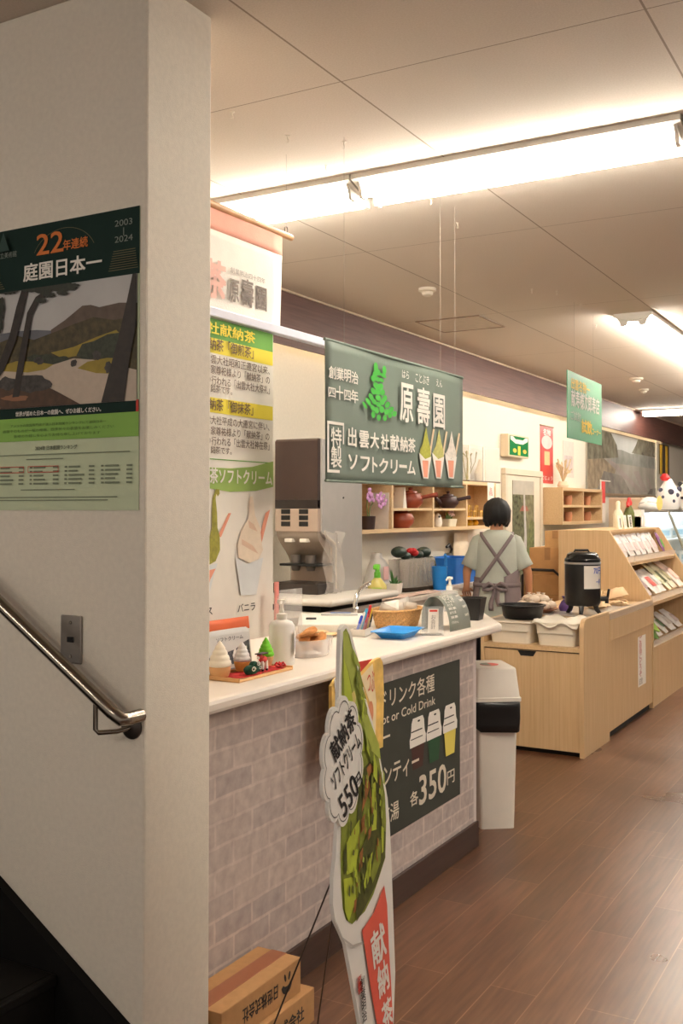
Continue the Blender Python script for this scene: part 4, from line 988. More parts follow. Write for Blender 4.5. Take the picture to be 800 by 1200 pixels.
# arched menu card and acrylic sign
p = onZ(530, 742, CT)
mc_ = thing('arched_menu', 'curved dark grey menu card with white writing arching over the counter', 'menu card', (onZ(513, 739, CT).x, onZ(513, 739, CT).y + .09, CT), rotz=math.radians(-3))
b = MB(); arc_ = []
for k in range(17):
    f = k / 16; a = PI * f
    arc_.append((.068 * math.cos(a) - .012 * math.sin(a), .145 * max(0.0, math.sin(a)) ** .75))
rows = [[(x, y, z) for x, z in arc_] for y in (-.10, .10)]
b.loft(rows, cap=False, closed=False); b.build('card', mat('menu_grey', (122, 126, 116), .5, vary=.04), mc_, smooth=True, thick=.002, ang=0)
for k in range(9):
    i = 2 + .55 * k; a = math.radians(9 + 8.2 * k)
    x, z = .068 * math.cos(a) - .012 * math.sin(a), .145 * math.sin(a) ** .75
    x2, z2 = .068 * math.cos(a + .01) - .012 * math.sin(a + .01), .145 * math.sin(a + .01) ** .75
    nx = Vector((z2 - z, 0, x - x2)).normalized()
    f = MB(); f.box((0, -.004, 0), (.001, .004, .0004)); 
    row = bpy.data.objects.new('text_row', None); 
    tilt = math.atan2(nx.x, nx.z)
    bpy.data.objects.remove(row); f.bm.free()
    w = rr.uniform(.05, .10)
    tx = lettering(('ソフトクリーム', '抹茶', 'ほうじ茶', '煎茶', 'バニラ', 'ミックス', 'アイス', 'ぜんざい', 'お品書き')[k], wht, mc_, (-.085, -.006, -.085 + w, .006), 0.0, .02)
    tx.rotation_euler = (0, tilt, 0); tx.rotation_euler = Matrix(((0, -math.cos(tilt), math.sin(tilt)), (1, 0, 0), (0, math.sin(tilt), math.cos(tilt)))).to_euler(); tx.location = (x + nx.x * .0035, 0, z + nx.z * .0035)
    tx2 = lettering('500円', wht, mc_, (.05, -.006, .085, .006), 0.0, .02) if k % 2 else None
    if tx2: tx2.rotation_euler = tx.rotation_euler; tx2.location = tx.location
t = thing('acrylic_sign', 'small clear acrylic stand with a white slip beside the arched menu', 'sign stand', (onZ(506, 744, CT).x, onZ(506, 744, CT).y, CT), rotz=math.radians(35))
b = MB(); b.prism([(-.03, 0), (.035, 0), (.035, .003), (-.012, .003), (-.03, .12), (-.033, .12), (-.016, .003)], -.045, .045, 'X'); b.build('stand', clear, t)
f = MB(); f.box((-.022, 0, 0), (.022, .10, .0008)); sl_ = f.build('slip', paper_w, t, loc=(0, -.022, .012), rot=(PI / 2 + .14, 0, 0)); lettering('お\n会\n計', grey_ink, sl_, (-.01, .015, .01, .075), .001); art('red_strip', sl_, [(red_ink, rect(-.016, .088, .016, .096))], .001)
# black cup of spoons
p = onZ(553, 726, CT)
t = thing('black_cup', 'matte black tapered box cup at the far counter corner', 'cup', (p.x, p.y, CT), rotz=.1)
b = MB(); b.loft([rr_ring(.085, .085, 0, .008, 3), rr_ring(.115, .115, .105, .01, 3), rr_ring(.108, .108, .105, .01, 3), rr_ring(.08, .08, .006, .008, 3)]); b.build('cup', black_pl, t)
# clear sanitizer pump near the far end
p = Vector((-2.2, 4.86, CT)); p = onZ(527, 716.5, CT)
sb = pump('sanitizer_bottle', 'clear square pump bottle standing behind the arched menu', Vector((p.x, p.y, CT)), .045, .11, clear, white_pl, sq=.9)
b = MB(); b.ell([(.004, 0, 0, .041, .036), (.055, 0, 0, .041, .036)], 24); b.build('liquid', mat('clear_gel', (236, 236, 232), .15, vary=0, alpha=.35), sb, smooth=True)

# ------------------------------------------------------------------ back worktop and the soft serve machine
WT = 0.95
st_x0, st_x1, wt_y0, wt_y1 = -3.385, -2.80, 4.2, 6.55
w_ = thing('back_worktop', 'long white back worktop unit running along the rear wall', 'worktop', (-3.1, 6.4, 0))
b = MB(); b.box((st_x0 + 3.1, wt_y0 - 6.4, .08), (-2.84 + 3.1, wt_y1 - 6.4, .915)); b.build('cabinet', mat('worktop_front', (214, 204, 190), .5), w_)
b = MB(); b.box((st_x0 + 3.1, wt_y0 - 6.4, 0), (-2.90 + 3.1, wt_y1 - 6.4, .08)); b.build('plinth', black_paint, w_)
b = MB(); b.box((st_x0 + 3.1, wt_y0 - 6.4, .915), (st_x1 + 3.1, wt_y1 - 6.4, WT), .006); b.build('top', mat('worktop_top', (206, 196, 184), .3), w_)
w2 = thing('side_cabinet', 'shallow white side cabinet carrying the blue container beyond the worktop', 'cabinet', (-3.18, 7.25, 0))
b = MB(); b.box((-.20, -.69, .0), (.18, .70, .915)); b.build('body', mat('worktop_front', (0, 0, 0)), w2)
b = MB(); b.box((-.20, -.695, .915), (.20, .70, WT), .006); b.build('top', mat('worktop_top', (0, 0, 0)), w2)
stand = thing('machine_stand', 'white rounded stand board under the soft serve machine', 'stand', (-3.07, 5.15, WT))
MS_ = onY(376, 703, 4.9).z
b = MB(); b.box((-.27, -.50, .035), (.36, .30, .075), .018, 3); b.build('board', mat('stand_white', (232, 226, 216), .35, vary=.02), stand, smooth=True)
b = MB(); b.box((-.25, -.45, 0), (.26, .26, .036)); b.build('base', black_paint, stand)  # black block stands for the shadowed gap under the board
MZ = WT + .075
fr_y = 4.90
xl, xr = onY(322, 690, fr_y).x, onY(374, 690, fr_y).x
mtop = onY(350, 514, fr_y).z; mH = mtop - MZ; mW = xr - xl; mD = .50
sm = thing('soft_serve_machine', 'tall grey soft serve machine with dark brown front panel on the back worktop', 'soft serve machine', ((xl + xr) / 2, fr_y, MZ))
mg = mat('machine_grey', (176, 172, 168), .4, .25, vary=.03); mbz = mat('machine_beige', (178, 158, 142), .4, vary=.03); mbr = mat('machine_brown', (58, 42, 36), .35, vary=.06)
zc = onY(350, 596, fr_y).z - MZ; zb = onY(350, 622, fr_y).z - MZ
prof = [(.16, 0), (.16, .26)] + [(.16 - .13 * (1 - math.cos(PI * k / 8)) / 2, .26 + (zb - .26) * k / 8) for k in range(1, 9)] + [(.03, zc), (.03, mH - .004), (mD, mH - .004), (mD, 0)]
b = MB(); b.prism(prof, -mW / 2, mW / 2, 'X'); b.build('body', mg, sm, bevel=.004)
b = MB(); b.prism([(0, zc), (0, mH - .012), (.012, mH), (.06, mH), (.06, zc)], -mW / 2 - .002, mW / 2 - .012, 'X'); b.build('front_panel', mbr, sm, bevel=.004)
b = MB(); b.box((-mW / 2, -.002, zc + .0), (mW / 2 - .012, .03, zc + .05), .003); b.build('panel_foot', mat('machine_black', (40, 30, 27), .25, vary=.05), sm)
b = MB(); b.box((-mW / 2, .0, zb - .005), (mW / 2 - .01, .04, zc), .004); ctl = b.build('control_panel', mbz, sm)
for cx_ in (-.075, .045):
    for r in range(3):
        b = MB(); b.box((cx_ - .03, -.004, zb + .025 + .035 * r), (cx_ + .03, .004, zb + .052 + .035 * r), .002); b.build('button', black_pl, ctl)
# curved nozzle hood, nozzle block, shelf and drip tray
b = MB()
hood = [(.02, zb)] + [(.005 + .15 * (1 - math.cos(PI * k / 8)) / 2, zb - .2 * k / 8) for k in range(9)] + [(.17, zb - .2), (.17, zb)]
b.prism(hood, -mW / 2 + .004, mW / 2 - .02, 'X'); b.build('nozzle_hood', mat('machine_taupe', (150, 136, 124), .3, vary=.05), sm, smooth=True, ang=35)
for cx_ in (-.06, .04):
    b = MB(); b.lathe([(.0, -.03), (.022, -.03), (.03, 0), (.03, .06), (0, .06)], (cx_, .085, zb - .2)); b.build('nozzle', mat('nozzle_dark', (92, 84, 78), .3), sm, smooth=True)
    b = MB(); b.box((cx_ - .024, .0, zb - .065), (cx_ + .024, .04, zb - .045), .003); b.build('white_tab', white_pl, sm)
b = MB(); b.box((-mW / 2 + .03, .0, .155), (mW / 2 - .01, .16, .168), .003); b.build('cup_shelf', black_pl, sm)
b = MB(); b.box((-mW / 2, -.02, 0), (mW / 2, .16, .058), .004); b.box((-mW / 2 + .02, -.01, .056), (mW / 2 - .02, .15, .063)); b.build('drip_tray', mat('drip_dark', (52, 44, 40), .35), sm)
b = MB(); b.prism([(.158, .06), (.158, .26), (.162, .26), (.162, .06)], -mW / 2 + .01, mW / 2 - .01, 'X'); b.build('splash_back', mbz, sm)
edge = [(.165, .02), (.165, .26)] + [(.165 - .13 * (1 - math.cos(PI * k / 8)) / 2, .26 + (zb - .26) * k / 8) for k in range(1, 9)]
b = MB(); b.tube([(mW / 2 - .002, y + .02, z) for y, z in edge], .009, 6); b.build('edge_trim', mat('trim_ivory', (214, 204, 192), .4), sm, smooth=True)
b = MB(); b.lathe([(0, 0), (.006, 0), (.005, .004), (0, .004)], seg=10); b.build('screw', black_pl, sm, loc=(mW / 2, .27, mH * .62), rot=(0, PI / 2, 0))
# crumpled clear plastic hung on the machine's flank
cv = MB(); rows = []
for j in range(13):
    rows.append([(.02 + .016 * math.sin(i * 1.3 + j * .7) + .008 * math.sin(i * 2.9), .20 * i / 9 + .006 * math.sin(j * 1.1), .345 * j / 12 + .008 * math.sin(i * 1.1)) for i in range(10)])
cv.loft(rows, cap=False, closed=False)
tag(cv.build('clear_cover', mat('crumpled_film', (236, 226, 216), .12, vary=0, alpha=.3, coat=.5), loc=((xl + xr) / 2 + mW / 2 + .012, fr_y + .0, MZ + .002), smooth=True, ang=0), 'crumpled clear plastic cover hanging on the right flank of the soft serve machine', 'plastic cover')

def wtop(px, py): return onZ(px, py, WT)
# tap on the rear edge of the countertop
p = onZ(416, 722, CT)
t = thing('sink_tap', 'chrome swan-neck tap at the rear edge of the countertop', 'tap', (p.x, p.y, CT))
b = MB(); b.lathe([(0, 0), (.022, 0), (.022, .010), (.013, .018), (0, .018)], seg=16); b.build('base', chrome, t, smooth=True)
b = MB(); b.tube([(0, 0, .012), (0, 0, .06), (0, .008, .085), (0, .03, .112), (0, .06, .13), (0, .10, .142), (0, .15, .15)], .0105, 12); b.build('spout', chrome, t, smooth=True)
b = MB(); b.tube([(0.0, -.008, .03), (.03, -.035, .045)], .005, 8); b.build('lever', chrome, t, smooth=True)
# dish soap, white bag, plant, cloths, cups ... on the back worktop
p = wtop(441, 706)
t = thing('dish_soap_bottle', 'clear bottle of yellow dish soap with a green spray top', 'bottle', (-2.92, onX(442, 705, -2.92).y, WT), rotz=.4)
b = MB(); b.ell([(0, 0, 0, .055, .038), (.01, 0, 0, .06, .042), (.085, 0, 0, .058, .04), (.12, 0, 0, .03, .025), (.135, 0, 0, .018, .018)], 24); b.build('body', mat('soap_yellow', (226, 210, 122), .2, vary=.03), t, smooth=True)
b = MB(); b.lathe([(.02, .132), (.02, .165), (.014, .17), (.014, .205), (0, .205)], seg=14); b.box((-.02, -.075, .185), (.016, .03, .215), .006); b.tube([(0, -.05, .185), (.0, -.055, .15)], .006, 8); b.build('spray_head', mat('soap_green', (110, 196, 60), .4, vary=.03), t, smooth=True)
f = MB(); f.box((-.03, .02, 0), (.03, .075, .001)); lb = f.build('label', mat('label_lime', (190, 214, 90), .4), t, loc=(0, -.0425, 0), rot=FACE_Y); lettering('除菌', grn_ink, lb, (-.02, .035, .02, .06), .002, .01)
t = thing('white_bag', 'slumped white plastic bag with a pink patch behind the dish soap', 'bag', (-3.22, onX(446, 690, -3.22).y - .03, WT))
b = MB(); b.ell([(0, 0, 0, .09, .13), (.06, 0, 0, .095, .14), (.14, -.01, .02, .075, .11), (.20, 0, -.01, .05, .06), (.235, 0, -.03, .03, .03), (.255, .01, -.045, .035, .02)], 22)
for v in b.bm.verts: v.co += Vector((rr.uniform(-.008, .008), rr.uniform(-.01, .01), rr.uniform(-.004, .004) if v.co.z > .01 else 0))
b.build('bag', mat('bag_white', (234, 230, 226), .35, vary=.03), t, smooth=True, ang=0)
b = MB(); b.box((.085, -.1, .08), (.094, -.03, .17), .004); b.build('pink_print', mat('bag_pink', (232, 188, 186), .5), t)
yb_ = onX(462, 697, -2.98).y
t = thing('potted_succulent', 'tiny green plant in a square white pot on the back worktop', 'plant', (-2.98, yb_, WT))
b = MB(); b.loft([rr_ring(.07, .07, 0, .008, 3), rr_ring(.085, .085, .075, .008, 3), rr_ring(.076, .076, .075, .008, 3), rr_ring(.07, .07, .06, .008, 3)]); b.build('pot', white_pl, t)
b = MB()
for k in range(10):
    a = k * 2.4; r = .012 + .02 * (k % 3) / 2; h = .03 + (.07 if k in (2, 7) else .01 * (k % 4))
    b.tube([(.008 * math.cos(a), .008 * math.sin(a), .06), (r * math.cos(a), r * math.sin(a), .06 + h * .6), (r * 1.5 * math.cos(a), r * 1.5 * math.sin(a), .06 + h)], [.008, .007, .0015], 6)
b.build('leaves', mat('leaf_green', (58, 112, 50), .6, vary=.2), t, smooth=True)
t = thing('folded_cloth', 'pink and cream checked cloth spread on the back worktop', 'cloth', (-2.9, onX(465, 706, -2.9).y, WT))
b = MB(); rows = []
for j in range(17): rows.append([(-.015 + .10 * i / 8, -.45 + .95 * j / 16, .006 + .004 * math.sin(i * 1.4 + j * .9)) for i in range(9)])
b.loft(rows, cap=False, closed=False); b.build('cloth', mat('cloth_pink', (226, 196, 182), .9, vary=.2, scale=24), t, smooth=True, thick=.004)
# serving tray with a row of clear tumblers
yc0 = onX(470, 690, -3.05).y; yc1 = onX(509, 690, -3.05).y; ymid = (yc0 + yc1) / 2
t = thing('serving_tray', 'dark oval serving tray under a row of clear tumblers', 'tray', (-3.09, ymid, WT))
b = MB(); b.ell([(0, 0, 0, .125, .36), (.006, 0, 0, .13, .37), (.028, 0, 0, .155, .42), (.031, 0, 0, .16, .425), (.022, 0, 0, .14, .39), (.01, 0, 0, .125, .36)], 36); b.build('tray', mat('tray_bronze', (74, 58, 44), .3, .4, vary=.1), t, smooth=True, ang=40)
g0 = None
glass = mat('tumbler_clear', (226, 218, 206), .1, vary=0, alpha=.26)
for k in range(14):
    loc = (-3.13 + .085 * (k % 2), yc0 + .04 + (yc1 - yc0 - .12) * (k // 2) / 6, WT + .012)
    if g0 is None:
        g0 = thing('tumbler', 'clear tumbler in the close rows on the dark serving tray', 'tumbler', loc, group='tumblers on the serving tray')
        b = MB(); b.lathe([(0, 0), (.026, 0), (.034, .20), (.032, .20), (.025, .008), (0, .008)], seg=18); b.build('glass', glass, g0, smooth=True, ang=40)
    else: dup(g0, loc)
# red flower with dark leaves (dish cloth scarf) on top of the tumblers
t = thing('flower_spray', 'artificial red flower with dark green leaves lying on the tumblers', 'artificial flower', (-3.09, ymid - .02, WT + .2125))
for k in range(8):
    a = k * 2.4
    b = MB(); b.sphere((.022 * math.cos(a), .028 * math.sin(a), .036 + .008 * (k % 3)), .026, 10, 8, (1, 1, .8)); b.build('petal', mat('petal_red', (198, 38, 44), .6, vary=.1), t, smooth=True)
for k, (dy, dz, s_) in enumerate(((-.20, .05, 1.15), (.19, .035, 1.15), (-.10, .02, .8), (.1, .022, .85), (.30, -.02, .7))):
    b = MB(); b.sphere((.0, dy, dz), .055 * s_, 14, 8, (.75, 1.25, .62)); b.build('leaf', mat('leaf_dark', (30, 48, 40), .45, vary=.2), t, smooth=True)
b = MB(); b.tube([(0, -.2, .03), (0, 0, .012), (0, .2, .02), (.02, .33, -.03), (.03, .34, -.10)], .008, 8); b.build('stem', mat('stem_dark', (36, 48, 40), .5), t, smooth=True)
# blue measuring jug and blue boxes
yj = onX(518, 690, -3.05).y
t = thing('blue_scoop', 'small blue plastic scoop jug standing right of the tumblers', 'jug', (-2.9, onX(515, 690, -2.9).y, WT))
b = MB(); b.lathe([(.045, 0), (.055, .16), (.052, .16), (.042, .006), (0, .006)], seg=20); b.build('cup', mat('jug_blue', (30, 120, 196), .35, vary=.03), t, smooth=True, ang=40)
b = MB(); b.tube([(0, .05, .14), (.0, .1, .15), (0, .105, .22), (0, .09, .235)], .011, 8); b.build('handle', mat('jug_blue', (0, 0, 0)), t, smooth=True)
yb2 = onX(548, 692, -3.08).y
yA, yB = onX(534, 690, -2.99).y, onX(562, 690, -2.99).y
t = thing('blue_bucket', 'large blue plastic container on the back worktop beside the person', 'container', (-3.125, (yA + yB) / 2, WT)); bs_ = (yB - yA) / .68
bl = mat('bucket_blue', (38, 116, 206), .35, vary=.04)
b = MB(); b.loft([rr_ring(.23, .62 * bs_, 0, .03, 4), rr_ring(.26, .68 * bs_, .19, .03, 4), rr_ring(.245, .66 * bs_, .19, .03, 4), rr_ring(.22, .60 * bs_, .01, .03, 4)]); b.build('container', bl, t, smooth=True, ang=40)
b = MB(); b.tube([(.13, -.1, .16), (.155, -.09, .155), (.155, .09, .155), (.13, .1, .16)], .01, 8); b.build('handle', bl, t, smooth=True)
t = thing('kettle', 'small dark grey kettle standing between the blue scoop and container', 'kettle', (-3.315, onX(525, 690, -3.315).y, WT))
b = MB(); b.lathe([(.0, 0), (.05, 0), (.055, .03), (.045, .16), (.03, .2), (0, .205)], seg=18); b.build('body', mat('kettle_grey', (98, 90, 84), .35, .3), t, smooth=True)
b = MB(); b.tube([(0, .03, .18), (0, .07, .23), (0, .02, .27), (0, -.03, .25)], .011, 8); b.build('handle', black_pl, t, smooth=True)
t = thing('roll_bag', 'cream paper bag leaning on the wall above the blue container', 'bag', (-3.33, onX(540, 665, -3.33).y, WT))
b = MB(); pillow_bm(b, .30, .36, .07, wob=.002); b.build('bag', mat('paper_cream', (222, 206, 182), .7, vary=.06), t, rot=(0, 0, PI / 2), smooth=True)
# wooden box at the person's left hand
t = thing('tall_carton', 'tall narrow brown carton under the left hand of the person', 'cardboard box', (-2.902, 6.80, 0))
b = MB(); b.loft([rr_ring(.11, .17, 0, .004, 2), rr_ring(.11, .17, .88, .004, 2), rr_ring(.10, .158, .88, .004, 2), rr_ring(.10, .158, .6, .004, 2)]); b.build('carton', wood_mat('carton_wood', (170, 122, 76), (188, 140, 92), 'Y'), t)
b = MB(); b.box((-.05, -.0875, .84), (.05, -.0835, .895)); b.build('flap', card, t)

# ------------------------------------------------------------------ wall cubby shelf and its ornaments
SX0, SX1 = -3.40, -3.20
sz0 = onX(500, 622.5, SX1).z; sz1 = onX(580, 566, SX1).z
ys = [onX(x, 600, SX1).y for x in (460, 508, 547, 580.5)]
pitch = (ys[2] - ys[0]) / 2
ys = [ys[0] - pitch * .98] + ys
ws = thing('cubby_shelf', 'long pale wooden cubby shelf fixed to the wall above the back worktop', 'shelf', (SX0, ys[0], sz0))
D_ = SX1 - SX0; TT = .026; SH_ = sz1 - sz0
def sy(y): return y - ys[0]
b = MB(); b.box((0, -TT / 2, 0), (D_, sy(ys[4]) + TT / 2, TT)); b.box((0, -TT / 2, SH_ - TT), (D_, sy(ys[4]) + TT / 2, SH_)); b.build('frame', birch, ws)
b = MB(); b.box((.001, 0, TT), (.008, sy(ys[4]), SH_ - TT)); b.build('back_panel', birch_in, ws)
for y in ys:
    b = MB(); b.box((.002, sy(y) - TT / 2, TT - .001), (D_ - .001, sy(y) + TT / 2, SH_ - TT + .001)); b.build('divider', birch, ws)
mz = onX(485, 595.5, SX1).z - sz0
m4 = onX(560, 606, SX1).z - sz0
for k, z in ((1, mz), (2, mz), (3, m4)):
    b = MB(); b.box((.006, sy(ys[k]) + TT / 2 - .002, z - .018), (D_ - .006, sy(ys[k + 1]) - TT / 2 + .002, z)); b.build('inner_shelf', birch, ws)
SXC = -3.30
def cub(px, py, z): 
    r = onX(px, py, SXC); return Vector((SXC, r.y, z))
lowz = sz0 + TT; midz = sz0 + mz; mid4 = sz0 + m4
def teapot(name, label, p, s, c, spout=True):
    t = thing(name, label, 'teapot' if spout else 'pot', p, rotz=-.5)
    m = mat('clay_%d' % c[0], c, .35, vary=.06)
    b = MB(); b.lathe([(0, 0), (.045 * s, 0), (.072 * s, .03 * s), (.076 * s, .055 * s), (.06 * s, .085 * s), (.04 * s, .092 * s), (0, .092 * s)], seg=24); b.build('body', m, t, smooth=True)
    b = MB(); b.lathe([(.042 * s, .09 * s), (.038 * s, .1 * s), (.012 * s, .106 * s), (.012 * s, .112 * s), (.016 * s, .12 * s), (0, .126 * s)], seg=18); b.build('lid', m, t, smooth=True)
    if spout:
        b = MB(); b.tube([(0, -.065 * s, .04 * s), (0, -.1 * s, .06 * s), (0, -.115 * s, .09 * s)], [.02 * s, .014 * s, .01 * s], 10); b.build('spout', m, t, smooth=True)
        b = MB(); b.tube([(.05 * s, .03 * s, .06 * s), (.09 * s, .09 * s, .075 * s), (.1 * s, .12 * s, .08 * s)], [.012 * s, .013 * s, .016 * s], 10); b.build('handle', m, t, smooth=True)
    return t
teapot('teapot', 'rust red clay teapot on the upper ledge of the cubby shelf', cub(481, 592, midz), 1.25, (140, 62, 40))
teapot('teapot', 'dark brown clay teapot on the upper ledge of the cubby shelf', cub(525, 592, midz), 1.1, (66, 46, 46))
teapot('lidded_pot', 'squat rust red lidded pot on the lower ledge of the cubby shelf', cub(470, 616, lowz), 1.25, (146, 66, 42), False)
t = thing('note_card', 'folded white note card left of the rust red teapot', 'card', cub(465.5, 592, midz) + Vector((.02, 0, 0)), rotz=-.3)
b = MB(); b.prism([(-.02, 0), (.02, 0), (.002, .15), (-.002, .15)], -.05, .05, 'X'); b.build('card', paper_w, t)
t = thing('owl_ornament', 'small white and black owl ornament on the lower ledge', 'ornament', cub(513, 614, lowz))
b = MB(); b.ell([(0, 0, 0, .026, .03), (.03, 0, 0, .034, .04), (.07, 0, 0, .028, .034), (.09, 0, 0, .022, .028), (.105, 0, 0, .006, .008)], 18); b.build('body', wht, t, smooth=True)
for s_ in (-1, 1):
    b = MB(); b.sphere((.02, -.012 * s_ - .008, .078), .008, 8, 6); b.build('eye', black_pl, t, smooth=True)
t = thing('flower_pot', 'white trough pot of pale flowers on the lower ledge', 'plant', cub(526, 614, lowz))
b = MB(); b.loft([rr_ring(.07, .13, 0, .012, 3), rr_ring(.085, .15, .06, .012, 3), rr_ring(.075, .14, .06, .012, 3), rr_ring(.07, .13, .05, .012, 3)]); b.build('pot', mat('pot_cream', (226, 220, 200), .5), t, smooth=True)
b = MB()
for k in range(9): b.tube([(.0, -.05 + .012 * k, .05), (.01 * math.sin(k * 2), -.055 + .014 * k, .085 + .012 * (k % 3))], [.006, .008], 6)
b.build('stems', mat('stem_green', (96, 120, 60), .6, vary=.2), t, smooth=True)
for k in range(6):
    b = MB(); b.sphere((.01, -.02 + .016 * k, .10 + .015 * math.sin(k * 2)), .014, 8, 6); b.build('bloom', mat('bloom_pink', (222, 188, 180), .6, vary=.1), t, smooth=True)
# orchid in a dark mug and white board
t = thing('orchid', 'pink orchid in a dark mug in the open cubby', 'plant', (-3.25, onX(429, 617, -3.25).y + .03, lowz))
b = MB(); b.lathe([(0, 0), (.042, 0), (.05, .09), (.045, .09), (.038, .01), (0, .01)], seg=20); mug = b.build('mug', mat('mug_dark', (52, 36, 34), .35), t, smooth=True, ang=40)
b = MB(); b.tube([(0.0, .046, .07), (0, .08, .07), (0, .08, .03), (0, .046, .025)], .007, 8); b.build('mug_handle', mat('mug_dark', (0, 0, 0)), mug, smooth=True)
b = MB(); b.tube([(0, 0, .02), (.0, .02, .14), (.01, .07, .2), (.02, .12, .22)], .004, 6); b.tube([(0, 0, .02), (0, -.02, .16), (.01, -.03, .24)], .004, 6); b.build('stem', mat('stem_green', (0, 0, 0)), t, smooth=True)
for (dy, dz) in ((.09, .21), (.14, .225), (.12, .17), (.17, .19), (-.03, .25), (-.05, .215), (.0, .215)):
    for k in range(5):
        a = 2 * PI * k / 5 + dy * 9
        b = MB(); b.sphere((.02 + .004 * k, dy + .02 * math.cos(a), dz + .02 * math.sin(a)), .018, 8, 6, (.3, 1, .8)); b.build('petal', mat('orchid_pink', (204, 150, 200), .6, vary=.12), t, smooth=True)
qa, qb = onY(433, 618, ys[1] - .05), onY(455, 618, ys[1] - .05)
t = thing('white_board_card', 'plain white square card propped behind the orchid', 'card', (qa.x, ys[1] - .05, lowz), rot=(PI / 2 - .05, 0, 0))
b = MB(); b.box((0, 0, 0), (min(qb.x, SX1 - .005) - qa.x, .25, .004)); b.build('card', mat('card_white', (228, 220, 210), .6), t)

# right cell: yellow chairs and ducks, price tag
cm_ = mat('toy_wood', (214, 176, 92), .5, vary=.08)
t0 = None
for k, px in enumerate((553, 561)):
    loc = cub(px, 605, mid4)
    if t0 is None:
        t0 = thing('toy_chair', 'tiny pale wooden toy chair at left on the top ledge of the end cubby', 'toy chair', loc, rotz=PI / 2)
        for sx in (-1, 1):
            for sy_ in (-1, 1):
                b = MB(); b.box((sx * .025 - .004, sy_ * .022 - .004, 0), (sx * .025 + .004, sy_ * .022 + .004, .05 if sy_ < 0 else .10)); b.build('leg', cm_, t0)
        b = MB(); b.box((-.03, -.027, .045), (.03, .027, .053)); b.build('seat', cm_, t0)
        b = MB(); b.box((-.03, .018, .082), (.03, .026, .1)); b.build('backrest', cm_, t0)
    else: dup(t0, loc, PI / 2, 'tiny pale wooden toy chair at right on the top ledge of the end cubby')
d0 = None; ym = mat('duck_yellow', (232, 176, 40), .45, vary=.04)
for k, px in enumerate((549.5, 556, 569)):
    loc = cub(px, 614, lowz)
    if d0 is None:
        d0 = thing('yellow_duck', 'leftmost yellow toy duck on the bottom ledge of the end cubby', 'toy duck', loc)
        b = MB(); b.ell([(0, 0, 0, .025, .035), (.02, 0, 0, .034, .048), (.04, 0, 0, .026, .036), (.05, 0, 0, .012, .018)], 16); b.sphere((0, -.016, .062), .021, 12, 8); b.build('body', ym, d0, smooth=True)
        b = MB(); b.sphere((.0, -.04, .06), .008, 8, 6, (1, 1.3, .5)); b.build('beak', org_ink, d0, smooth=True)
    else: dup(d0, loc, .4 * k, ('', 'middle yellow toy duck on the bottom ledge of the end cubby', 'rightmost yellow toy duck on the bottom ledge by the person\'s head')[k])
t = tag((lambda m: (m.box((-.075, -.15, 0), (.075, 0, .001)), m.build('price_tag', paper_w, loc=(SX1 + .002, onX(574.5, 570, SX1).y, sz1), rot=(PI / 2, 0, PI / 2)))[1])(MB()), 'white price tag with red marks taped to the end cubby', 'price tag')
lettering('見本\n非売品', mat('tag_red', (212, 96, 84), .6, vary=0), t, (-.04, -.11, .04, -.04), .0015, .01)
# clear display box on top of the cubby shelf
yq = onX(560, 566, -3.28).y
t = thing('display_case', 'clear acrylic case with a pale ornament on top of the cubby shelf', 'display case', (-3.30, yq, sz1))
b = MB(); b.box((-.09, -.36, 0), (.09, .34, .012)); b.build('base', mat('case_base', (92, 76, 62), .5), t)
b = MB(); b.box((-.085, -.35, .012), (.085, .33, .30)); b.build('cover', clear, t)
b = MB(); b.box((.08, -.36, .012), (.09, -.345, .30)); b.box((.08, -.05, .012), (.09, -.03, .30)); b.build('corner_strip', white_pl, t)
b = MB(); b.ell([(.012, 0, .1, .04, .09), (.08, 0, .1, .045, .1), (.15, 0, .12, .03, .06), (.2, 0, .12, .02, .03)], 16); b.build('ornament', mat('ornament_cream', (222, 204, 178), .6, vary=.08), t, smooth=True)
b = MB()
for k in range(8): b.tube([(0, -.2, .012), (.02 * math.sin(k), -.26 + .03 * k, .15 + .02 * (k % 3)), (.03 * math.sin(k * 2), -.30 + .035 * k, .24 + .015 * (k % 2))], [.004, .003, .006], 5)
b.build('dried_grass', mat('dried_grass', (150, 140, 84), .7, vary=.2), t)

# ------------------------------------------------------------------ swing-lid bin at the counter corner
p0, p1 = onZ(563, 972, 0), onZ(603, 970.5, 0)
wv = (p1 - p0); bw = wv.length; ang = math.atan2(wv.y, wv.x)
bin_ = thing('waste_bin', 'slim off-white waste bin with black liner at the counter corner', 'bin', ((p0.x + p1.x) / 2, (p0.y + p1.y) / 2, 0), rotz=ang)
dpt = .30
def bring(w, y0, y1, z, c=.015): return [(x, y + (y0 + y1) / 2, zz) for x, y, zz in rr_ring(w, y1 - y0, z, c, 3)]
bm_ = mat('bin_white', (224, 216, 204), .45, vary=.02)
b = MB(); b.loft([bring(bw, 0, .26, 0), bring(bw * 1.18, -.012, .285, .60)]); b.build('body', bm_, bin_, smooth=True, ang=40)
b = MB(); b.loft([bring(bw * 1.36, -.026, .30, .598), bring(bw * 1.36, -.026, .30, .615), bring(bw * 1.30, -.020, .295, .618), bring(bw * 1.16, .005, .275, .745), bring(bw * 1.12, .01, .27, .75)]); b.build('lid', bm_, bin_, smooth=True, ang=30)
b = MB(); n = 40; rows = []
for j in range(6):
    z = .598 - .135 * j / 5; base = bring(bw * 1.30, -.024, .296, z, .02)
    rows.append([(x * (1 + .012 * math.sin(i * 2.1 + j)), y - .004 * math.sin(i * 1.7 + j * 1.3), zz + (.01 * math.sin(i * .9) if j == 5 else 0)) for i, (x, y, zz) in enumerate(base)])
b.loft(rows, cap=False); b.build('liner', mat('bin_liner', (18, 18, 18), .28, vary=.1), bin_, smooth=True, ang=0, thick=.002)
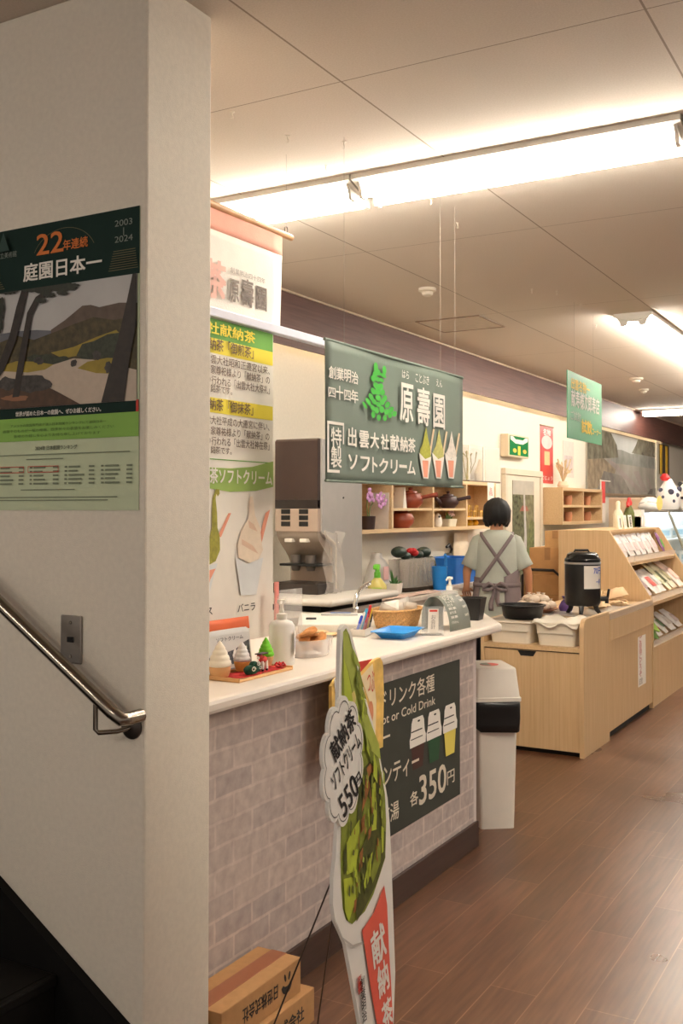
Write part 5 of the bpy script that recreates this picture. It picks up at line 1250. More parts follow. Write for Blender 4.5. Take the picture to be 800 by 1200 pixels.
art_o = MB(); art_o.lathe([(0, 0), (.045, 0), (.045, .001), (0, .001)], seg=24); st_ = art_o.build('round_sticker', mat('sticker_red', (206, 84, 74), .5, vary=.03), bin_, loc=(-.005, .13, .7505))
b = MB(); b.face([(0.0, -.045, .0016)] + [(-.044 * math.sin(PI * k / 10), -.045 + .045 - .045 * math.cos(PI * k / 10) if 0 else -.045 * math.cos(PI * k / 10), .0016) for k in range(1, 11)]); b.build('sticker_half', mat('sticker_grey', (128, 128, 112), .5, vary=.03), st_)

# ------------------------------------------------------------------ oak tasting counter
TY0, TY1, TX0, TX1 = 6.095, 7.88, -2.46, -1.798
AY = onX(714, 800, TX1).y
SHZ = .66; ARM = .835; TOPZ = .80
tc = thing('tasting_counter', 'oak tasting counter with a rounded end panel in the middle of the shop', 'counter', (TX1, TY0, 0))
def tl(x, y, z): return (x - TX1, y - TY0, z)
b = MB(); b.box(tl(TX0 + .02, TY0 + .012, .03), tl(TX1 - .028, TY0 + .03, SHZ - .035)); b.build('front_door', oak, tc)
b = MB(); b.prism([(-.06, SHZ - .036), (.06, SHZ - .036), (.04, SHZ - .068), (-.04, SHZ - .068)], -.003, .001, 'Y'); 
b.build('handle_notch', dark_gap, tc, loc=tl((TX0 + TX1) / 2 - .03, TY0 + .012, 0))  # dark patch in place of the notch's shade, nothing is cut out
b = MB(); b.box(tl(TX0 + .02, TY0 + .02, SHZ - .034), tl(TX1 - .028, TY0 + .03, SHZ - .026)); b.box(tl(TX0 + .02, TY0 + .04, .0), tl(TX1 - .028, TY1, .03)); b.build('shadow_gap', dark_gap, tc)
b = MB(); b.box(tl(TX0 + .02, TY0, SHZ - .027), tl(TX1 - .028, AY - .15, SHZ)); b.build('lower_shelf', oak_x, tc)
b = MB(); b.box(tl(TX0, TY0, 0), tl(TX0 + .02, TY1, TOPZ)); b.build('side_panel', oak, tc)
rad = .07
arm = [(0, 0), (AY - TY0, 0), (AY - TY0, ARM)] + [(rad - rad * math.sin(a), ARM - rad + rad * math.cos(a)) for a in [PI / 2 * k / 8 for k in range(9)]]
b = MB(); b.prism([(y, z) for y, z in arm], -.028, 0, 'X'); b.build('end_panel', oak, tc, bevel=.002)
b = MB(); b.box(tl(TX0 + .02, AY - .16, SHZ - .02), tl(TX1 - .028, TY1, TOPZ)); b.build('raised_top', oak_x, tc)
b = MB(); b.box(tl(TX1 - .03, AY, .05), tl(TX1 - .006, TY1, .64)); b.build('side_door', oak, tc)
b = MB(); b.box(tl(TX1 - .03, AY, .642), tl(TX1 + .004, TY1, TOPZ + .02), .003); b.build('apron_panel', oak, tc)
b = MB(); b.box(tl(TX1 - .10, AY + .02, .0), tl(TX1 - .06, TY1, .05)); b.build('toe_kick', dark_gap, tc)
b = MB(); b.box(tl(TX1 - .045, AY - .3, TOPZ + .0205), tl(TX1 + .0055, TY1 - .01, TOPZ + .0225)); b.box(tl(TX1 + .0045, AY - .01, TOPZ - .02), tl(TX1 + .0055, TY1 - .01, TOPZ + .0225)); b.build('edge_film', mat('film_clear', (240, 234, 224), .15, vary=0, alpha=.22), tc)
sq = [onX(*q) if False else onX(q[0], q[1], TX1) for q in ((748, 747), (757, 744), (757, 800), (748, 806))]
f = MB(); f.box((0, 0, 0), (sq[1].y - sq[0].y, sq[0].z - sq[3].z, .001)); lb = f.build('notice_slip', paper_w, tc, loc=tl(TX1 - .0055, sq[0].y, sq[3].z), rot=FACE_X)
lettering('ご\n自\n由\nに\nど\nう\nぞ', mat('notice_red', (186, 84, 74), .6, vary=0), lb, (.03, .07, .11, .36), .0015, .01); lettering('試飲', grey_ink, lb, (.02, .01, .13, .06), .0015)

def tub(label, cx, w, lid):
    t = thing('white_tub', label, 'tub', (cx, TY0 + .20, SHZ))
    b = MB(); b.loft([rr_ring(w * .84, .30, 0, .03, 4), rr_ring(w * .95, .34, .125, .03, 4), rr_ring(w, .36, .13, .03, 4), rr_ring(w, .36, .142, .03, 4), rr_ring(w * .93, .335, .142, .03, 4), rr_ring(w * .82, .29, .012, .03, 4)]); b.build('tub', ivory, t, smooth=True, ang=35)
    b = MB(); b.box((-w * .42, -.172, .075), (w * .42, -.166, .08)); b.build('rim_line', mat('tub_line', (208, 198, 180), .5), t)
    if lid:
        b = MB(); rows = []
        for j in range(10): rows.append([(-w * .52 + w * 1.04 * i / 12, -.19 + .38 * j / 9, .146 + .012 * math.sin(i * .9 + .5) + .006 * math.sin(j * 1.3 + i) - (.018 if j == 0 else 0)) for i in range(13)])
        b.loft(rows, cap=False, closed=False); b.build('cloth_cover', mat('cover_cream', (236, 228, 212), .8, vary=.03), t, smooth=True, thick=.004, ang=0)
tub('ivory plastic tub under the black pan on the tasting counter', -2.285, .30, False)
tub('ivory plastic tub with a pale cover right of the black pan', -1.985, .275, True)
t = thing('black_pan', 'wide round matte black pan resting on the left ivory tub', 'pan', (-2.25, TY0 + .19, SHZ + .143))
b = MB(); b.lathe([(0, 0), (.112, 0), (.125, .02), (.134, .08), (.148, .083), (.148, .09), (.130, .09), (.118, .02), (0, .012)], seg=36); b.build('pan', black_pl, t, smooth=True, ang=35)
# film sheet, bun dish, urn, paper bags, purple pouch
fs = MB(); rows = []
for j in range(15): rows.append([(-.22 + .40 * i / 9, -.32 + 1.0 * j / 14, .004 + .0025 * math.sin(i * 1.9 + j * .8)) for i in range(10)])
fs.loft(rows, cap=False, closed=False); tag(fs.build('plastic_sheet', mat('sheet_film', (228, 222, 214), .2, vary=0, alpha=.65), loc=(-2.03, 6.87, TOPZ), smooth=True, ang=0, thick=.001), 'clear plastic sheet spread under the black urn', 'plastic sheet')
dp = onZ(631, 718, TOPZ); dp = Vector((-2.31, 6.72, TOPZ))
t = thing('bun_dish', 'shallow brown wooden dish piled with pale round buns', 'dish', dp)
b = MB(); b.lathe([(0, 0), (.09, 0), (.15, .026), (.154, .03), (.146, .03), (.088, .008), (0, .008)], seg=32); b.build('dish', mat('dish_brown', (136, 78, 46), .4, vary=.1), t, smooth=True, ang=40)
bu0 = None; bun_m = mat('bun_cream', (228, 208, 186), .45, vary=.06, scale=30)
spots_ = [(.095 * math.cos(a), .095 * math.sin(a), .052) for a in [2 * PI * k / 7 + .2 for k in range(7)]] + [(0, 0, .052)] + [(.05 * math.cos(a), .05 * math.sin(a), .092) for a in [2 * PI * k / 4 for k in range(4)]]
for k, (x, y, z) in enumerate(spots_):
    loc = (dp.x + x, dp.y + y, dp.z + z - .0)
    if bu0 is None:
        bu0 = thing('wrapped_bun', 'pale round wrapped bun piled in the brown dish', 'bun', loc, group='buns in the brown dish')
        b = MB(); b.ell([(-.026, 0, 0, .018, .018), (-.016, 0, 0, .04, .04), (.004, 0, 0, .046, .046), (.02, 0, 0, .034, .034), (.03, 0, 0, .014, .014), (.034, 0, 0, .006, .006), (.042, 0, 0, .016, .016)], 18)
        for v in b.bm.verts: v.co.x += .0025 * math.sin(v.co.y * 300); v.co.y += .0025 * math.sin(v.co.x * 260)
        b.build('bun', bun_m, bu0, smooth=True, ang=0)
    else: dup(bu0, loc, rotz=k)
ux = onY(682.5, 700, 6.72)
UR = Vector((ux.x, 6.72, TOPZ + .006))
ur = thing('drink_urn', 'black cylindrical drink urn on three legs with a white label', 'drink urn', UR, rotz=math.radians(35))
lz = onY(682, 709, 6.72).z - UR.z; tz = onY(682, 657, 6.72).z - UR.z; cz = onY(682, 647, 6.72).z - UR.z
R_ = .117
b = MB(); b.lathe([(0, lz), (R_ * .9, lz), (R_, lz + .02), (R_, tz - .02), (0, tz - .02)], seg=40); b.build('body', mat('urn_black', (26, 26, 26), .3, vary=.06), ur, smooth=True, ang=35)
b = MB(); b.lathe([(R_ * .99, tz - .022), (R_ * 1.02, tz - .02), (R_ * 1.02, tz - .008), (R_ * .99, tz - .006)], seg=40); b.build('steel_band', steel, ur, smooth=True, ang=35)
b = MB(); b.lathe([(R_ * 1.0, tz - .008), (R_ * 1.01, tz + .012), (R_ * .93, tz + .02), (R_ * .86, cz - .012), (R_ * .7, cz), (0, cz + .002)], seg=40); lid = b.build('lid', mat('urn_lid', (24, 24, 24), .22, vary=.06), ur, smooth=True, ang=35)
b = MB(); b.tube([(-.05, .02, cz - .002), (-.045, .02, cz + .012), (.045, .02, cz + .012), (.05, .02, cz - .002)], .008, 8); b.build('lid_grip', black_pl, lid, smooth=True)
for k in range(3):
    a = 2 * PI * k / 3 + 2.2
    b = MB(); b.tube([(R_ * .72 * math.cos(a), R_ * .72 * math.sin(a), lz + .02), (R_ * .85 * math.cos(a), R_ * .85 * math.sin(a), lz * .5), (R_ * 1.05 * math.cos(a), R_ * 1.05 * math.sin(a), 0.0)], [.02, .016, .012], 8); b.build('leg', black_pl, ur, smooth=True)
ta = math.radians(-20)
b = MB(); b.tube([(R_ * .95 * math.cos(ta), R_ * .95 * math.sin(ta), lz + .045), (R_ * 1.4 * math.cos(ta), R_ * 1.4 * math.sin(ta), lz + .045)], .017, 10); b.tube([(R_ * 1.32 * math.cos(ta), R_ * 1.32 * math.sin(ta), lz + .06), (R_ * 1.32 * math.cos(ta), R_ * 1.32 * math.sin(ta), lz + .015)], .012, 10)
tp2 = b.build('tap', black_pl, ur, smooth=True)
b = MB(); b.tube([(R_ * 1.36 * math.cos(ta), R_ * 1.36 * math.sin(ta), lz + .05), (R_ * 1.45 * math.cos(ta), R_ * 1.45 * math.sin(ta), lz + .11)], .009, 8); b.build('tap_lever', black_pl, tp2, smooth=True)
la0, la1 = math.radians(-104), math.radians(-34)
b = MB(); rows = []
for z in (lz + .115, tz - .03): rows.append([(R_ * 1.004 * math.cos(la0 + (la1 - la0) * k / 16), R_ * 1.004 * math.sin(la0 + (la1 - la0) * k / 16), z) for k in range(17)])
b.loft(rows, cap=False, closed=False); lab = b.build('label', mat('urn_label', (222, 214, 204), .5, vary=.02), ur, smooth=True)
def wrap_text(s, a0_, a1_, z0_, z1_, m):
    t_ = lettering(s, m, lab, (0, 0, 1, 1), 0.0, .015)
    for v in t_.data.vertices:
        a = a0_ + (a1_ - a0_) * v.co.x; r = R_ * 1.004 + .0012 + v.co.z; zz = z0_ + (z1_ - z0_) * v.co.y
        v.co = (r * math.cos(a), r * math.sin(a), zz)
wrap_text('70円', math.radians(-72), math.radians(-36), tz - .085, tz - .04, blue_ink)
wrap_text('一杯', math.radians(-62), math.radians(-40), tz - .155, tz - .115, blue_ink)
pb0 = None
for k, (px, py, a) in enumerate(((706, 716, .2), (716, 714, .9), (726, 711, -.3), (712, 711, 1.6), (733, 709, .5), (720, 708, -.8))):
    q = onZ(px, py, TOPZ); loc = (q.x - .05, q.y, TOPZ + .026 + .03 * (k // 3 + (k == 3)))
    if pb0 is None: 
        b = MB(); pillow_bm(b, .15, .13, .055, wob=.004); pb0 = tag(b.build('paper_packet', mat('packet_kraft', (222, 188, 146), .7, vary=.06), loc=loc, rot=(-PI / 2 + .2, 0, a), smooth=True), 'crumpled tan paper packet heaped right of the black urn', 'packet', 'tan paper packets by the urn')
    else: dup(pb0, loc, rot=(-PI / 2 + .4 * math.sin(k * 2), .35 * math.cos(k), a))
q = onZ(655, 712, TOPZ)
t = thing('purple_pouch', 'small purple drawstring pouch between the bun dish and the urn', 'pouch', (UR.x - .165, UR.y + .16, TOPZ))
b = MB(); b.ell([(0, 0, 0, .04, .035), (.03, 0, 0, .05, .045), (.07, 0, 0, .03, .03), (.085, 0, 0, .012, .012), (.105, 0, 0, .028, .026)], 16); b.build('pouch', mat('purple_cloth', (98, 72, 132), .8, vary=.1), t, smooth=True)
b = MB(); b.tube([(.016 * math.cos(a), .016 * math.sin(a), .084) for a in [2 * PI * k / 12 for k in range(13)]], .004, 6); b.build('drawstring', mat('string_pale', (190, 170, 190), .7), t, smooth=True)

# ------------------------------------------------------------------ stepped display shelf with packets
UY0, UY1 = 7.905, onX(771, 620, -2.14).y
ux0, uxt, uxf = -2.53, -2.13, -1.80
UT = onY(700, 621.5, UY0).z; UM = .80
us = thing('stepped_shelf', 'oak stepped display shelf with slanted side panels behind the tasting counter', 'display shelf', (uxf, UY0, 0))
prof = [(ux0, 0), (uxf, 0), (uxf, UM), (uxt, UT), (ux0, UT)]
for y0_ in (0, UY1 - UY0 - .024):
    b = MB(); b.prism([(x - uxf, z) for x, z in prof], y0_, y0_ + .024, 'Y'); b.build('side_panel', oak, us)
b = MB(); b.box((ux0 - uxf, .024, 0), (ux0 - uxf + .015, UY1 - UY0 - .024, UT)); b.build('back_panel', oak, us)
b = MB(); b.box((ux0 - uxf + .012, .02, UT - .02), (uxt - uxf - .02, UY1 - UY0 - .02, UT - .001)); b.build('top_board', oak_x, us)
tier = ((1.094, -1.985, -2.34), (.795, -1.812, -2.30), (.455, -1.806, -2.30))
for z, xf, xb in tier:
    b = MB(); b.prism([(xb - uxf, z + .05), (xf - uxf, z - .005), (xf - uxf, z - .03), (xb - uxf, z + .025)], .022, UY1 - UY0 - .022, 'Y'); b.build('shelf_board', oak_x, us)
    b = MB(); b.box((xf - uxf - .004, .026, z - .006), (xf - uxf - .001, UY1 - UY0 - .026, z + .045)); b.build('price_rail', mat('rail_clear', (244, 236, 230), .2, vary=0, alpha=.38), us)
b = MB(); b.box((-.035, .024, .0), (-.008, UY1 - UY0 - .024, .425)); b.build('base_board', oak, us)
b = MB(); b.prism([(-2.16 - uxf, UT - .02), (-2.30 - uxf, 1.12), (-2.315 - uxf, 1.12), (-2.175 - uxf, UT - .02)], .026, UY1 - UY0 - .026, 'Y'); b.build('slanted_back', oak, us)
def packet(name, label, group, w, h, t_, body_c, band_c):
    o = thing(name, label, 'packet', group=group)
    b = MB(); pillow_bm(b, w, h, t_, wob=.001); b.build('wrapper', mat('wrap_%d_%d_%d' % body_c, body_c, .3, vary=.06, scale=30), o, smooth=True)
    f = MB(); f.box((-w * .3, h * .22, 0), (w * .3, h * .62, .0012)); f.build('printed_label', mat('band_%d_%d_%d' % band_c, band_c, .5, vary=.1, scale=60), o, loc=(0, -t_ / 2 - .0005, 0), rot=FACE_Y)
    return o
span = UY1 - UY0
g_top = packet('tea_packet', 'clear and white packet in the row along the top step of the display shelf', 'packets on the top step', .10, .19, .03, (232, 224, 220), (214, 190, 186))
for k in range(14):
    loc = (-2.085 - .012 * (k % 2), UY0 + .09 + (span - .32) * k / 13, 1.10 + .018); rt = (math.radians(-30), 0, PI / 2 + .12 * math.sin(k * 2.3))
    if k == 0: g_top.location = loc; g_top.rotation_euler = rt
    else: dup(g_top, loc, rot=rt)
g_top2 = packet('tea_packet', 'clear and white packet leaning in the rear row on the top step', 'packets in the rear row of the top step', .12, .19, .03, (226, 220, 218), (198, 196, 196))
for k in range(12):
    loc = (-2.135, UY0 + .09 + (span - .3) * k / 11, 1.13); rt = (math.radians(-16), 0, PI / 2 + .1 * math.cos(k * 1.7))
    if k == 0: g_top2.location = loc; g_top2.rotation_euler = rt
    else: dup(g_top2, loc, rot=rt)
o = packet('tea_packet', 'purple and green packet at the far end of the top step', None, .09, .19, .03, (128, 82, 128), (92, 170, 60)); o.location = (-2.06, UY1 - .12, 1.118); o.rotation_euler = (math.radians(-25), 0, PI / 2)
mid_l = [((226, 218, 214), (206, 190, 186), 'large clear packet nearest the tasting counter on the middle step'), ((214, 200, 200), (168, 140, 140), 'clear packet with dusky print second along the middle step'), ((232, 226, 220), (214, 78, 70), 'white packet with red patch on the middle step'),
         ((234, 228, 220), (220, 212, 204), 'plain white packet beside the red-patched one on the middle step'), ((206, 204, 170), (92, 96, 60), 'long green-striped tea packet on the middle step'), ((222, 214, 186), (150, 140, 100), 'tall olive and cream packet on the middle step'), ((236, 216, 204), (226, 184, 168), 'pale pink packet at the far end of the middle step')]
for k, (c1, c2, lbx) in enumerate(mid_l):
    o = packet('food_packet', lbx, None, .17, .26 if k < 4 else .32, .05, c1, c2)
    o.location = (-1.89 - .01 * (k % 2), UY0 + .14 + (span - .34) * k / 6, .815 + .008); o.rotation_euler = (math.radians(-48), 0, PI / 2 + .1 * math.sin(k * 1.9))
low_l = [((232, 224, 220), (206, 90, 84), 'white packet with pink print just past the greens on the lowest step'), ((232, 228, 216), (86, 120, 70), 'white and dark green packet on the lowest step'), ((234, 228, 222), (210, 200, 190), 'plain pale packet third past the green bundle on the lowest step'), ((230, 222, 216), (200, 180, 176), 'pale packet at the far end of the lowest step')]
for k, (c1, c2, lbx) in enumerate(low_l):
    o = packet('food_packet', lbx, None, .16, .22, .045, c1, c2)
    o.location = (-1.87, UY0 + (.60, .82, 1.08, 1.35)[k], .472 + .01); o.rotation_euler = (math.radians(-52), 0, PI / 2 + .1 * math.sin(k * 1.9))
gv = thing('greens_bundle', 'bright green bagged leaf bundle leaning on the lowest step', 'vegetables', (-1.835, UY0 + .25, .495), rot=(math.radians(-44), .18, PI / 2))
b = MB(); pillow_bm(b, .30, .38, .11, wob=.004); b.build('bag', mat('greens_green', (104, 160, 44), .35, vary=.35, scale=34), gv, smooth=True)
for k in range(7):
    b = MB(); b.tube([(-.09 + .03 * k, -.045, .04), (-.08 + .028 * k, -.06, .17), (-.09 + .03 * k, -.04, .30)], [.008, .009, .004], 6); b.build('stalk', mat('greens_pale', (168, 204, 92), .4, vary=.2), gv, smooth=True)
# bottles and cards on top of the stepped shelf
def utop(px): return onX(px, 615, -2.3)
q = utop(726); t = thing('white_squeeze_bottle', 'cream squeeze bottle on top of the stepped shelf', 'bottle', (-2.38, onX(724, 610, -2.38).y, UT))
b = MB(); b.lathe([(0, 0), (.042, 0), (.044, .01), (.044, .12), (.03, .15), (.018, .165), (.018, .205), (.012, .21), (0, .21)], seg=20); b.build('body', mat('bottle_cream', (226, 216, 190), .4, vary=.03), t, smooth=True, ang=50)
b = MB(); b.lathe([(.019, .20), (.019, .225), (.008, .24), (0, .24)], seg=14); b.build('cap', mat('cap_cream', (236, 226, 196), .4), t, smooth=True)
t = thing('green_bottle', 'dark green bottle with a red top on the stepped shelf', 'bottle', (-2.36, onX(737, 610, -2.36).y, UT))
b = MB(); b.lathe([(0, 0), (.046, 0), (.048, .01), (.048, .13), (.034, .17), (.022, .19), (.022, .215), (0, .215)], seg=20); b.build('body', mat('bottle_olive', (86, 92, 44), .3, vary=.08), t, smooth=True, ang=50)
b = MB(); b.lathe([(.026, .20), (.028, .225), (.018, .25), (.012, .27), (0, .275)], seg=14); b.tube([(0, -.03, .22), (0, -.05, .19)], .016, 8); b.build('cap', mat('cap_red', (204, 52, 52), .5), t, smooth=True)
for k, (px, lbx, w) in enumerate(((726.5, 'white price card with a black bar, left on the stepped shelf', .10), (733, 'blank pale price card between the two printed cards', .09), (739, 'white price card with black print, right on the stepped shelf', .12))):
    t = thing('price_card', lbx, 'price card', (-2.21, onX(px, 612, -2.21).y, UT), rot=(PI / 2 - .12, 0, PI / 2))
    b = MB(); b.box((-w / 2, 0, 0), (w / 2, .115, .002)); b.box((-w / 2, 0, -.04), (w / 2, .002, .002)); cd = b.build('card', paper_w, t)
    if k == 0: art('black_bar', cd, [(blk, rect(.005, .01, .032, .09))], .0025)
    if k == 1: lettering('新\n茶', mat('card_pink', (200, 160, 150), .6, vary=0), cd, (-.02, .02, .02, .1), .0025)
    if k == 2: lettering('試\n飲', blk, cd, (-.03, .01, .03, .105), .0025, .03)
for k, (px, w, h, c, lbx) in enumerate(((748, .13, .16, (226, 220, 212), 'white box standing at the shelf end by the fridge'), (756, .15, .10, (236, 232, 226), 'low white box at the far top corner of the stepped shelf'))):
    q = onX(px, 612, -2.32); t = thing('white_box', lbx, 'box', (-2.32, min(q.y, UY1 - .1), UT))
    b = MB(); b.box((-w / 2, -.06, 0), (w / 2, .06, h), .003); b.build('carton', mat('box_white_%d' % k, c, .5, vary=.03), t)
    b = MB(); b.box((-w / 2 - .001, -.02, h - .002), (w / 2 + .001, .02, h + .001)); b.build('seal', mat('seal_grey', (190, 184, 178), .4), t)

# ------------------------------------------------------------------ glass fridge case beyond the shelf and things on it
FY0, FY1 = 9.9, 12.2
fr_ = thing('fridge_case', 'white refrigerated display case with slanted glass front', 'fridge', (-2.1, FY0, 0))
def fx(x): return x + 2.1
fw = mat('fridge_white', (232, 234, 232), .35, vary=.02); fgl = mat('fridge_glass', (210, 228, 228), .06, vary=0, alpha=.16)
FT = onY(770, 597, FY0).z; xt = onY(783, 598, FY0).x; xd = onY(800, 640, FY0)
sl2 = (xd.x - xt) / (FT - xd.z); xb_ = xt + sl2 * (FT - .72)
b = MB(); b.box((fx(-2.43), 0, .08), (fx(xb_), FY1 - FY0, .72), .01); b.build('base', fw, fr_)
b = MB(); b.box((fx(-2.40), .04, 0), (fx(xb_ - .06), FY1 - FY0 - .04, .08)); b.build('plinth', black_paint, fr_)
b = MB(); b.box((fx(-2.43), 0, .72), (fx(-2.40), FY1 - FY0, FT)); b.build('back', fw, fr_)
b = MB(); b.box((fx(-2.43), -.02, FT - .03), (fx(xt), FY1 - FY0 + .02, FT)); b.build('top', mat('fridge_top', (150, 146, 140), .3, .4), fr_)
b = MB(); b.prism([(fx(-2.42), .72), (fx(xb_ - .015), .72), (fx(xt - .01), FT - .03), (fx(-2.42), FT - .03)], .004, .010, 'Y'); b.build('end_glass', fgl, fr_)
b = MB(); b.prism([(fx(xb_ - .012), .72), (fx(xb_ - .006), .72), (fx(xt - .002), FT - .03), (fx(xt - .008), FT - .03)], .02, FY1 - FY0 - .02, 'Y'); b.build('front_glass', fgl, fr_)
for y in (0.004, FY1 - FY0 - .004):
    b = MB(); b.tube([(fx(xb_), y, .72), (fx(xt), y, FT - .02)], .012, 8); b.build('frame_post', mat('fridge_frame', (150, 146, 128), .35, .5), fr_)
for z in (.95, 1.2):
    b = MB(); b.box((fx(-2.40), .03, z), (fx(-2.13), FY1 - FY0 - .03, z + .012)); b.build('inner_shelf', fw, fr_)
b = MB(); b.box((fx(-2.3), .1, FT - .045), (fx(-2.27), FY1 - FY0 - .1, FT - .031)); b.build('lamp_strip', mat('fridge_lamp', (226, 244, 255), .5, vary=0, emit=16.0), fr_)
for k in range(10):
    z = (.721, .963, 1.213)[k % 3]; y = FY0 + .2 + .3 * (k // 2) * .8
    if k == 0:
        fp = thing('chilled_pack', 'white chilled pack inside the glass fridge case', 'pack', (-2.27, y, z), group='packs in the fridge case')
        b = MB(); b.box((-.09, -.1, 0), (.09, .1, .11), .012); b.build('pack', mat('pack_white', (226, 232, 234), .4, vary=.05), fp)
        b = MB(); b.box((-.07, -.102, .03), (.07, -.1005, .08)); b.box((.0905, -.07, .03), (.092, .07, .08)); b.build('printed_label', mat('pack_blue', (150, 186, 204), .5, vary=.1), fp)
    else: dup(fp, (-2.27, FY0 + .18 + .21 * k, z))
p = onY(782, 596, FY0 + .3)
t = thing('spotted_bag', 'large white bag with dark spots and red top on the fridge case', 'bag', (p.x, FY0 + .35, FT))
b = MB(); b.ell([(0, 0, 0, .09, .07), (.05, 0, 0, .115, .09), (.17, 0, 0, .11, .085), (.26, 0, 0, .05, .04), (.30, 0, 0, .03, .02)], 22); b.build('bag', mat('bag_white', (0, 0, 0)), t, smooth=True)
b = MB(); b.ell([(.28, -.03, -.02, .03, .02), (.31, -.03, -.02, .05, .03), (.35, -.03, -.02, .02, .015)], 14); b.build('red_top', mat('cap_red', (0, 0, 0)), t, smooth=True)
for k, (a, z, r) in enumerate(((-1.2, .17, .035), (-.6, .14, .028), (-1.9, .12, .022), (-.2, .2, .03), (-1.0, .08, .024), (-2.2, .19, .026))):
    b = MB(); b.sphere((.105 * math.cos(a), .083 * math.sin(a), z), r, 10, 8, (.9, .35, .8)); b.build('dark_spot', mat('spot_navy', (70, 70, 88), .6, vary=.1), t, smooth=True)
p = onY(798, 596, FY0 + .3)
t = thing('panda_plush', 'white plush with black eye patches at the fridge case edge', 'soft toy', (p.x + .03, FY0 + .42, FT))
b = MB(); b.ell([(0, 0, 0, .06, .06), (.04, 0, 0, .08, .075), (.10, 0, 0, .07, .065), (.13, 0, 0, .08, .075), (.19, 0, 0, .085, .08), (.24, 0, 0, .05, .05), (.255, 0, 0, .015, .015)], 20); b.build('body', wht, t, smooth=True)
for sx in (-1, 1):
    b = MB(); b.sphere((sx * .035 - .02, -.068, .19), .02, 10, 8, (1, .5, 1.2)); b.build('eye_patch', black_pl, t, smooth=True)
    b = MB(); b.sphere((sx * .06, 0, .245), .026, 10, 8); b.build('ear', black_pl, t, smooth=True)
b = MB(); b.tube([(-.06, -.05, .115), (0, -.08, .11), (.06, -.05, .115)], .014, 8); b.build('black_band', black_pl, t, smooth=True)
p = onY(776, 596, FY0 + .1)
t = thing('yellow_tag', 'small yellow oval tag hanging on the fridge case front of the spotted bag', 'tag', (p.x, FY0 - .022, FT + .06), rot=FACE_Y)
b = MB(); b.prism(ellipse(0, 0, .028, .07, 20), 0, .006, 'Z'); b.build('tag', mat('tag_yellow', (232, 212, 130), .5, vary=.05), t)
p = onY(762, 596, FY0 + .3)
t = thing('white_parcel', 'crinkled white plastic parcel left of the spotted bag', 'parcel', (p.x, FY0 + .3, FT))
b = MB(); b.ell([(0, 0, 0, .11, .08), (.03, 0, 0, .12, .09), (.09, .01, 0, .09, .07), (.12, .0, 0, .03, .03)], 18)
for v in b.bm.verts: v.co += Vector((rr.uniform(-.01, .01), rr.uniform(-.01, .01), rr.uniform(-.006, .006) if v.co.z > .01 else 0))
b.build('parcel', mat('parcel_film', (232, 230, 228), .25, vary=.04), t, smooth=True, ang=0)
b = MB(); b.tube([(-.1, -.05, .06), (0, -.082, .075), (.1, -.05, .06)], .006, 6); b.build('tape', clear_wht, t, smooth=True)

# ------------------------------------------------------------------ things on and against the far stretch of the back wall
BW_ = -3.398
# door and its landscape panel
dy0, dy1 = onX(590, 600, BW_).y, onX(629, 600, BW_).y; dz = onX(600, 557, BW_).z
dr = thing('glazed_door', 'narrow cream door with a framed forest waterfall panel', 'door', (BW_, dy0, 0)); dr['kind'] = 'structure'; dr.name = 'door_1'
b = MB(); b.box((.0, 0, 0), (.03, dy1 - dy0, dz), .004); b.build('leaf', mat('door_cream', (226, 214, 194), .5, vary=.02), dr)
gy0, gy1 = onX(596.5, 600, BW_).y - dy0, onX(621.5, 600, BW_).y - dy0; gz = onX(600, 563, BW_).z
b = MB()
for lo, hi in (((.0, -.06, 0), (.045, 0, dz)), ((.0, dy1 - dy0, 0), (.045, dy1 - dy0 + .06, dz)), ((0, -.06, dz + .001), (.045, dy1 - dy0 + .06, dz + .06))): b.box(lo, hi, .004)
b.build('door_frame', mat('frame_cream', (220, 206, 184), .5, vary=.02), dr)
pnl = MB(); pnl.box((0, 0, 0), (gy1 - gy0, gz - .45, .004)); pn = pnl.build('forest_panel', mat('panel_forest', (112, 112, 88), .25, vary=.5, scale=14), dr, loc=(.031, gy0, .45), rot=FACE_X)
gw_, gh_ = gy1 - gy0, gz - .45
art('waterfall_print', pn, [(mat('pr_mist', (190, 184, 172), .25, vary=.1, scale=9), rect(0, gh_ * .9, gw_, gh_)), (mat('pr_tree', (88, 92, 70), .25, vary=.5, scale=22), [(0, gh_ * .2), (gw_ * .4, gh_ * .3), (gw_ * .5, gh_ * .8), (gw_ * .3, gh_ * .9), (0, gh_ * .88)]),
    (mat('pr_tree2', (104, 112, 72), .25, vary=.4, scale=22), [(gw_ * .6, 0), (gw_, 0), (gw_, gh_ * .7), (gw_ * .8, gh_ * .72), (gw_ * .6, gh_ * .5)]), (mat('pr_red', (150, 96, 84), .25, vary=.2), [(gw_ * .3, gh_ * .78), (gw_ * .75, gh_ * .78), (gw_ * .62, gh_ * .82), (gw_ * .42, gh_ * .82)]),
    (mat('pr_water', (196, 192, 190), .25, vary=.1, scale=30), [(gw_ * .5, gh_ * .2), (gw_ * .62, gh_ * .25), (gw_ * .62, gh_ * .6), (gw_ * .55, gh_ * .9), (gw_ * .48, gh_ * .9), (gw_ * .52, gh_ * .6), (gw_ * .42, gh_ * .4)])], .005)
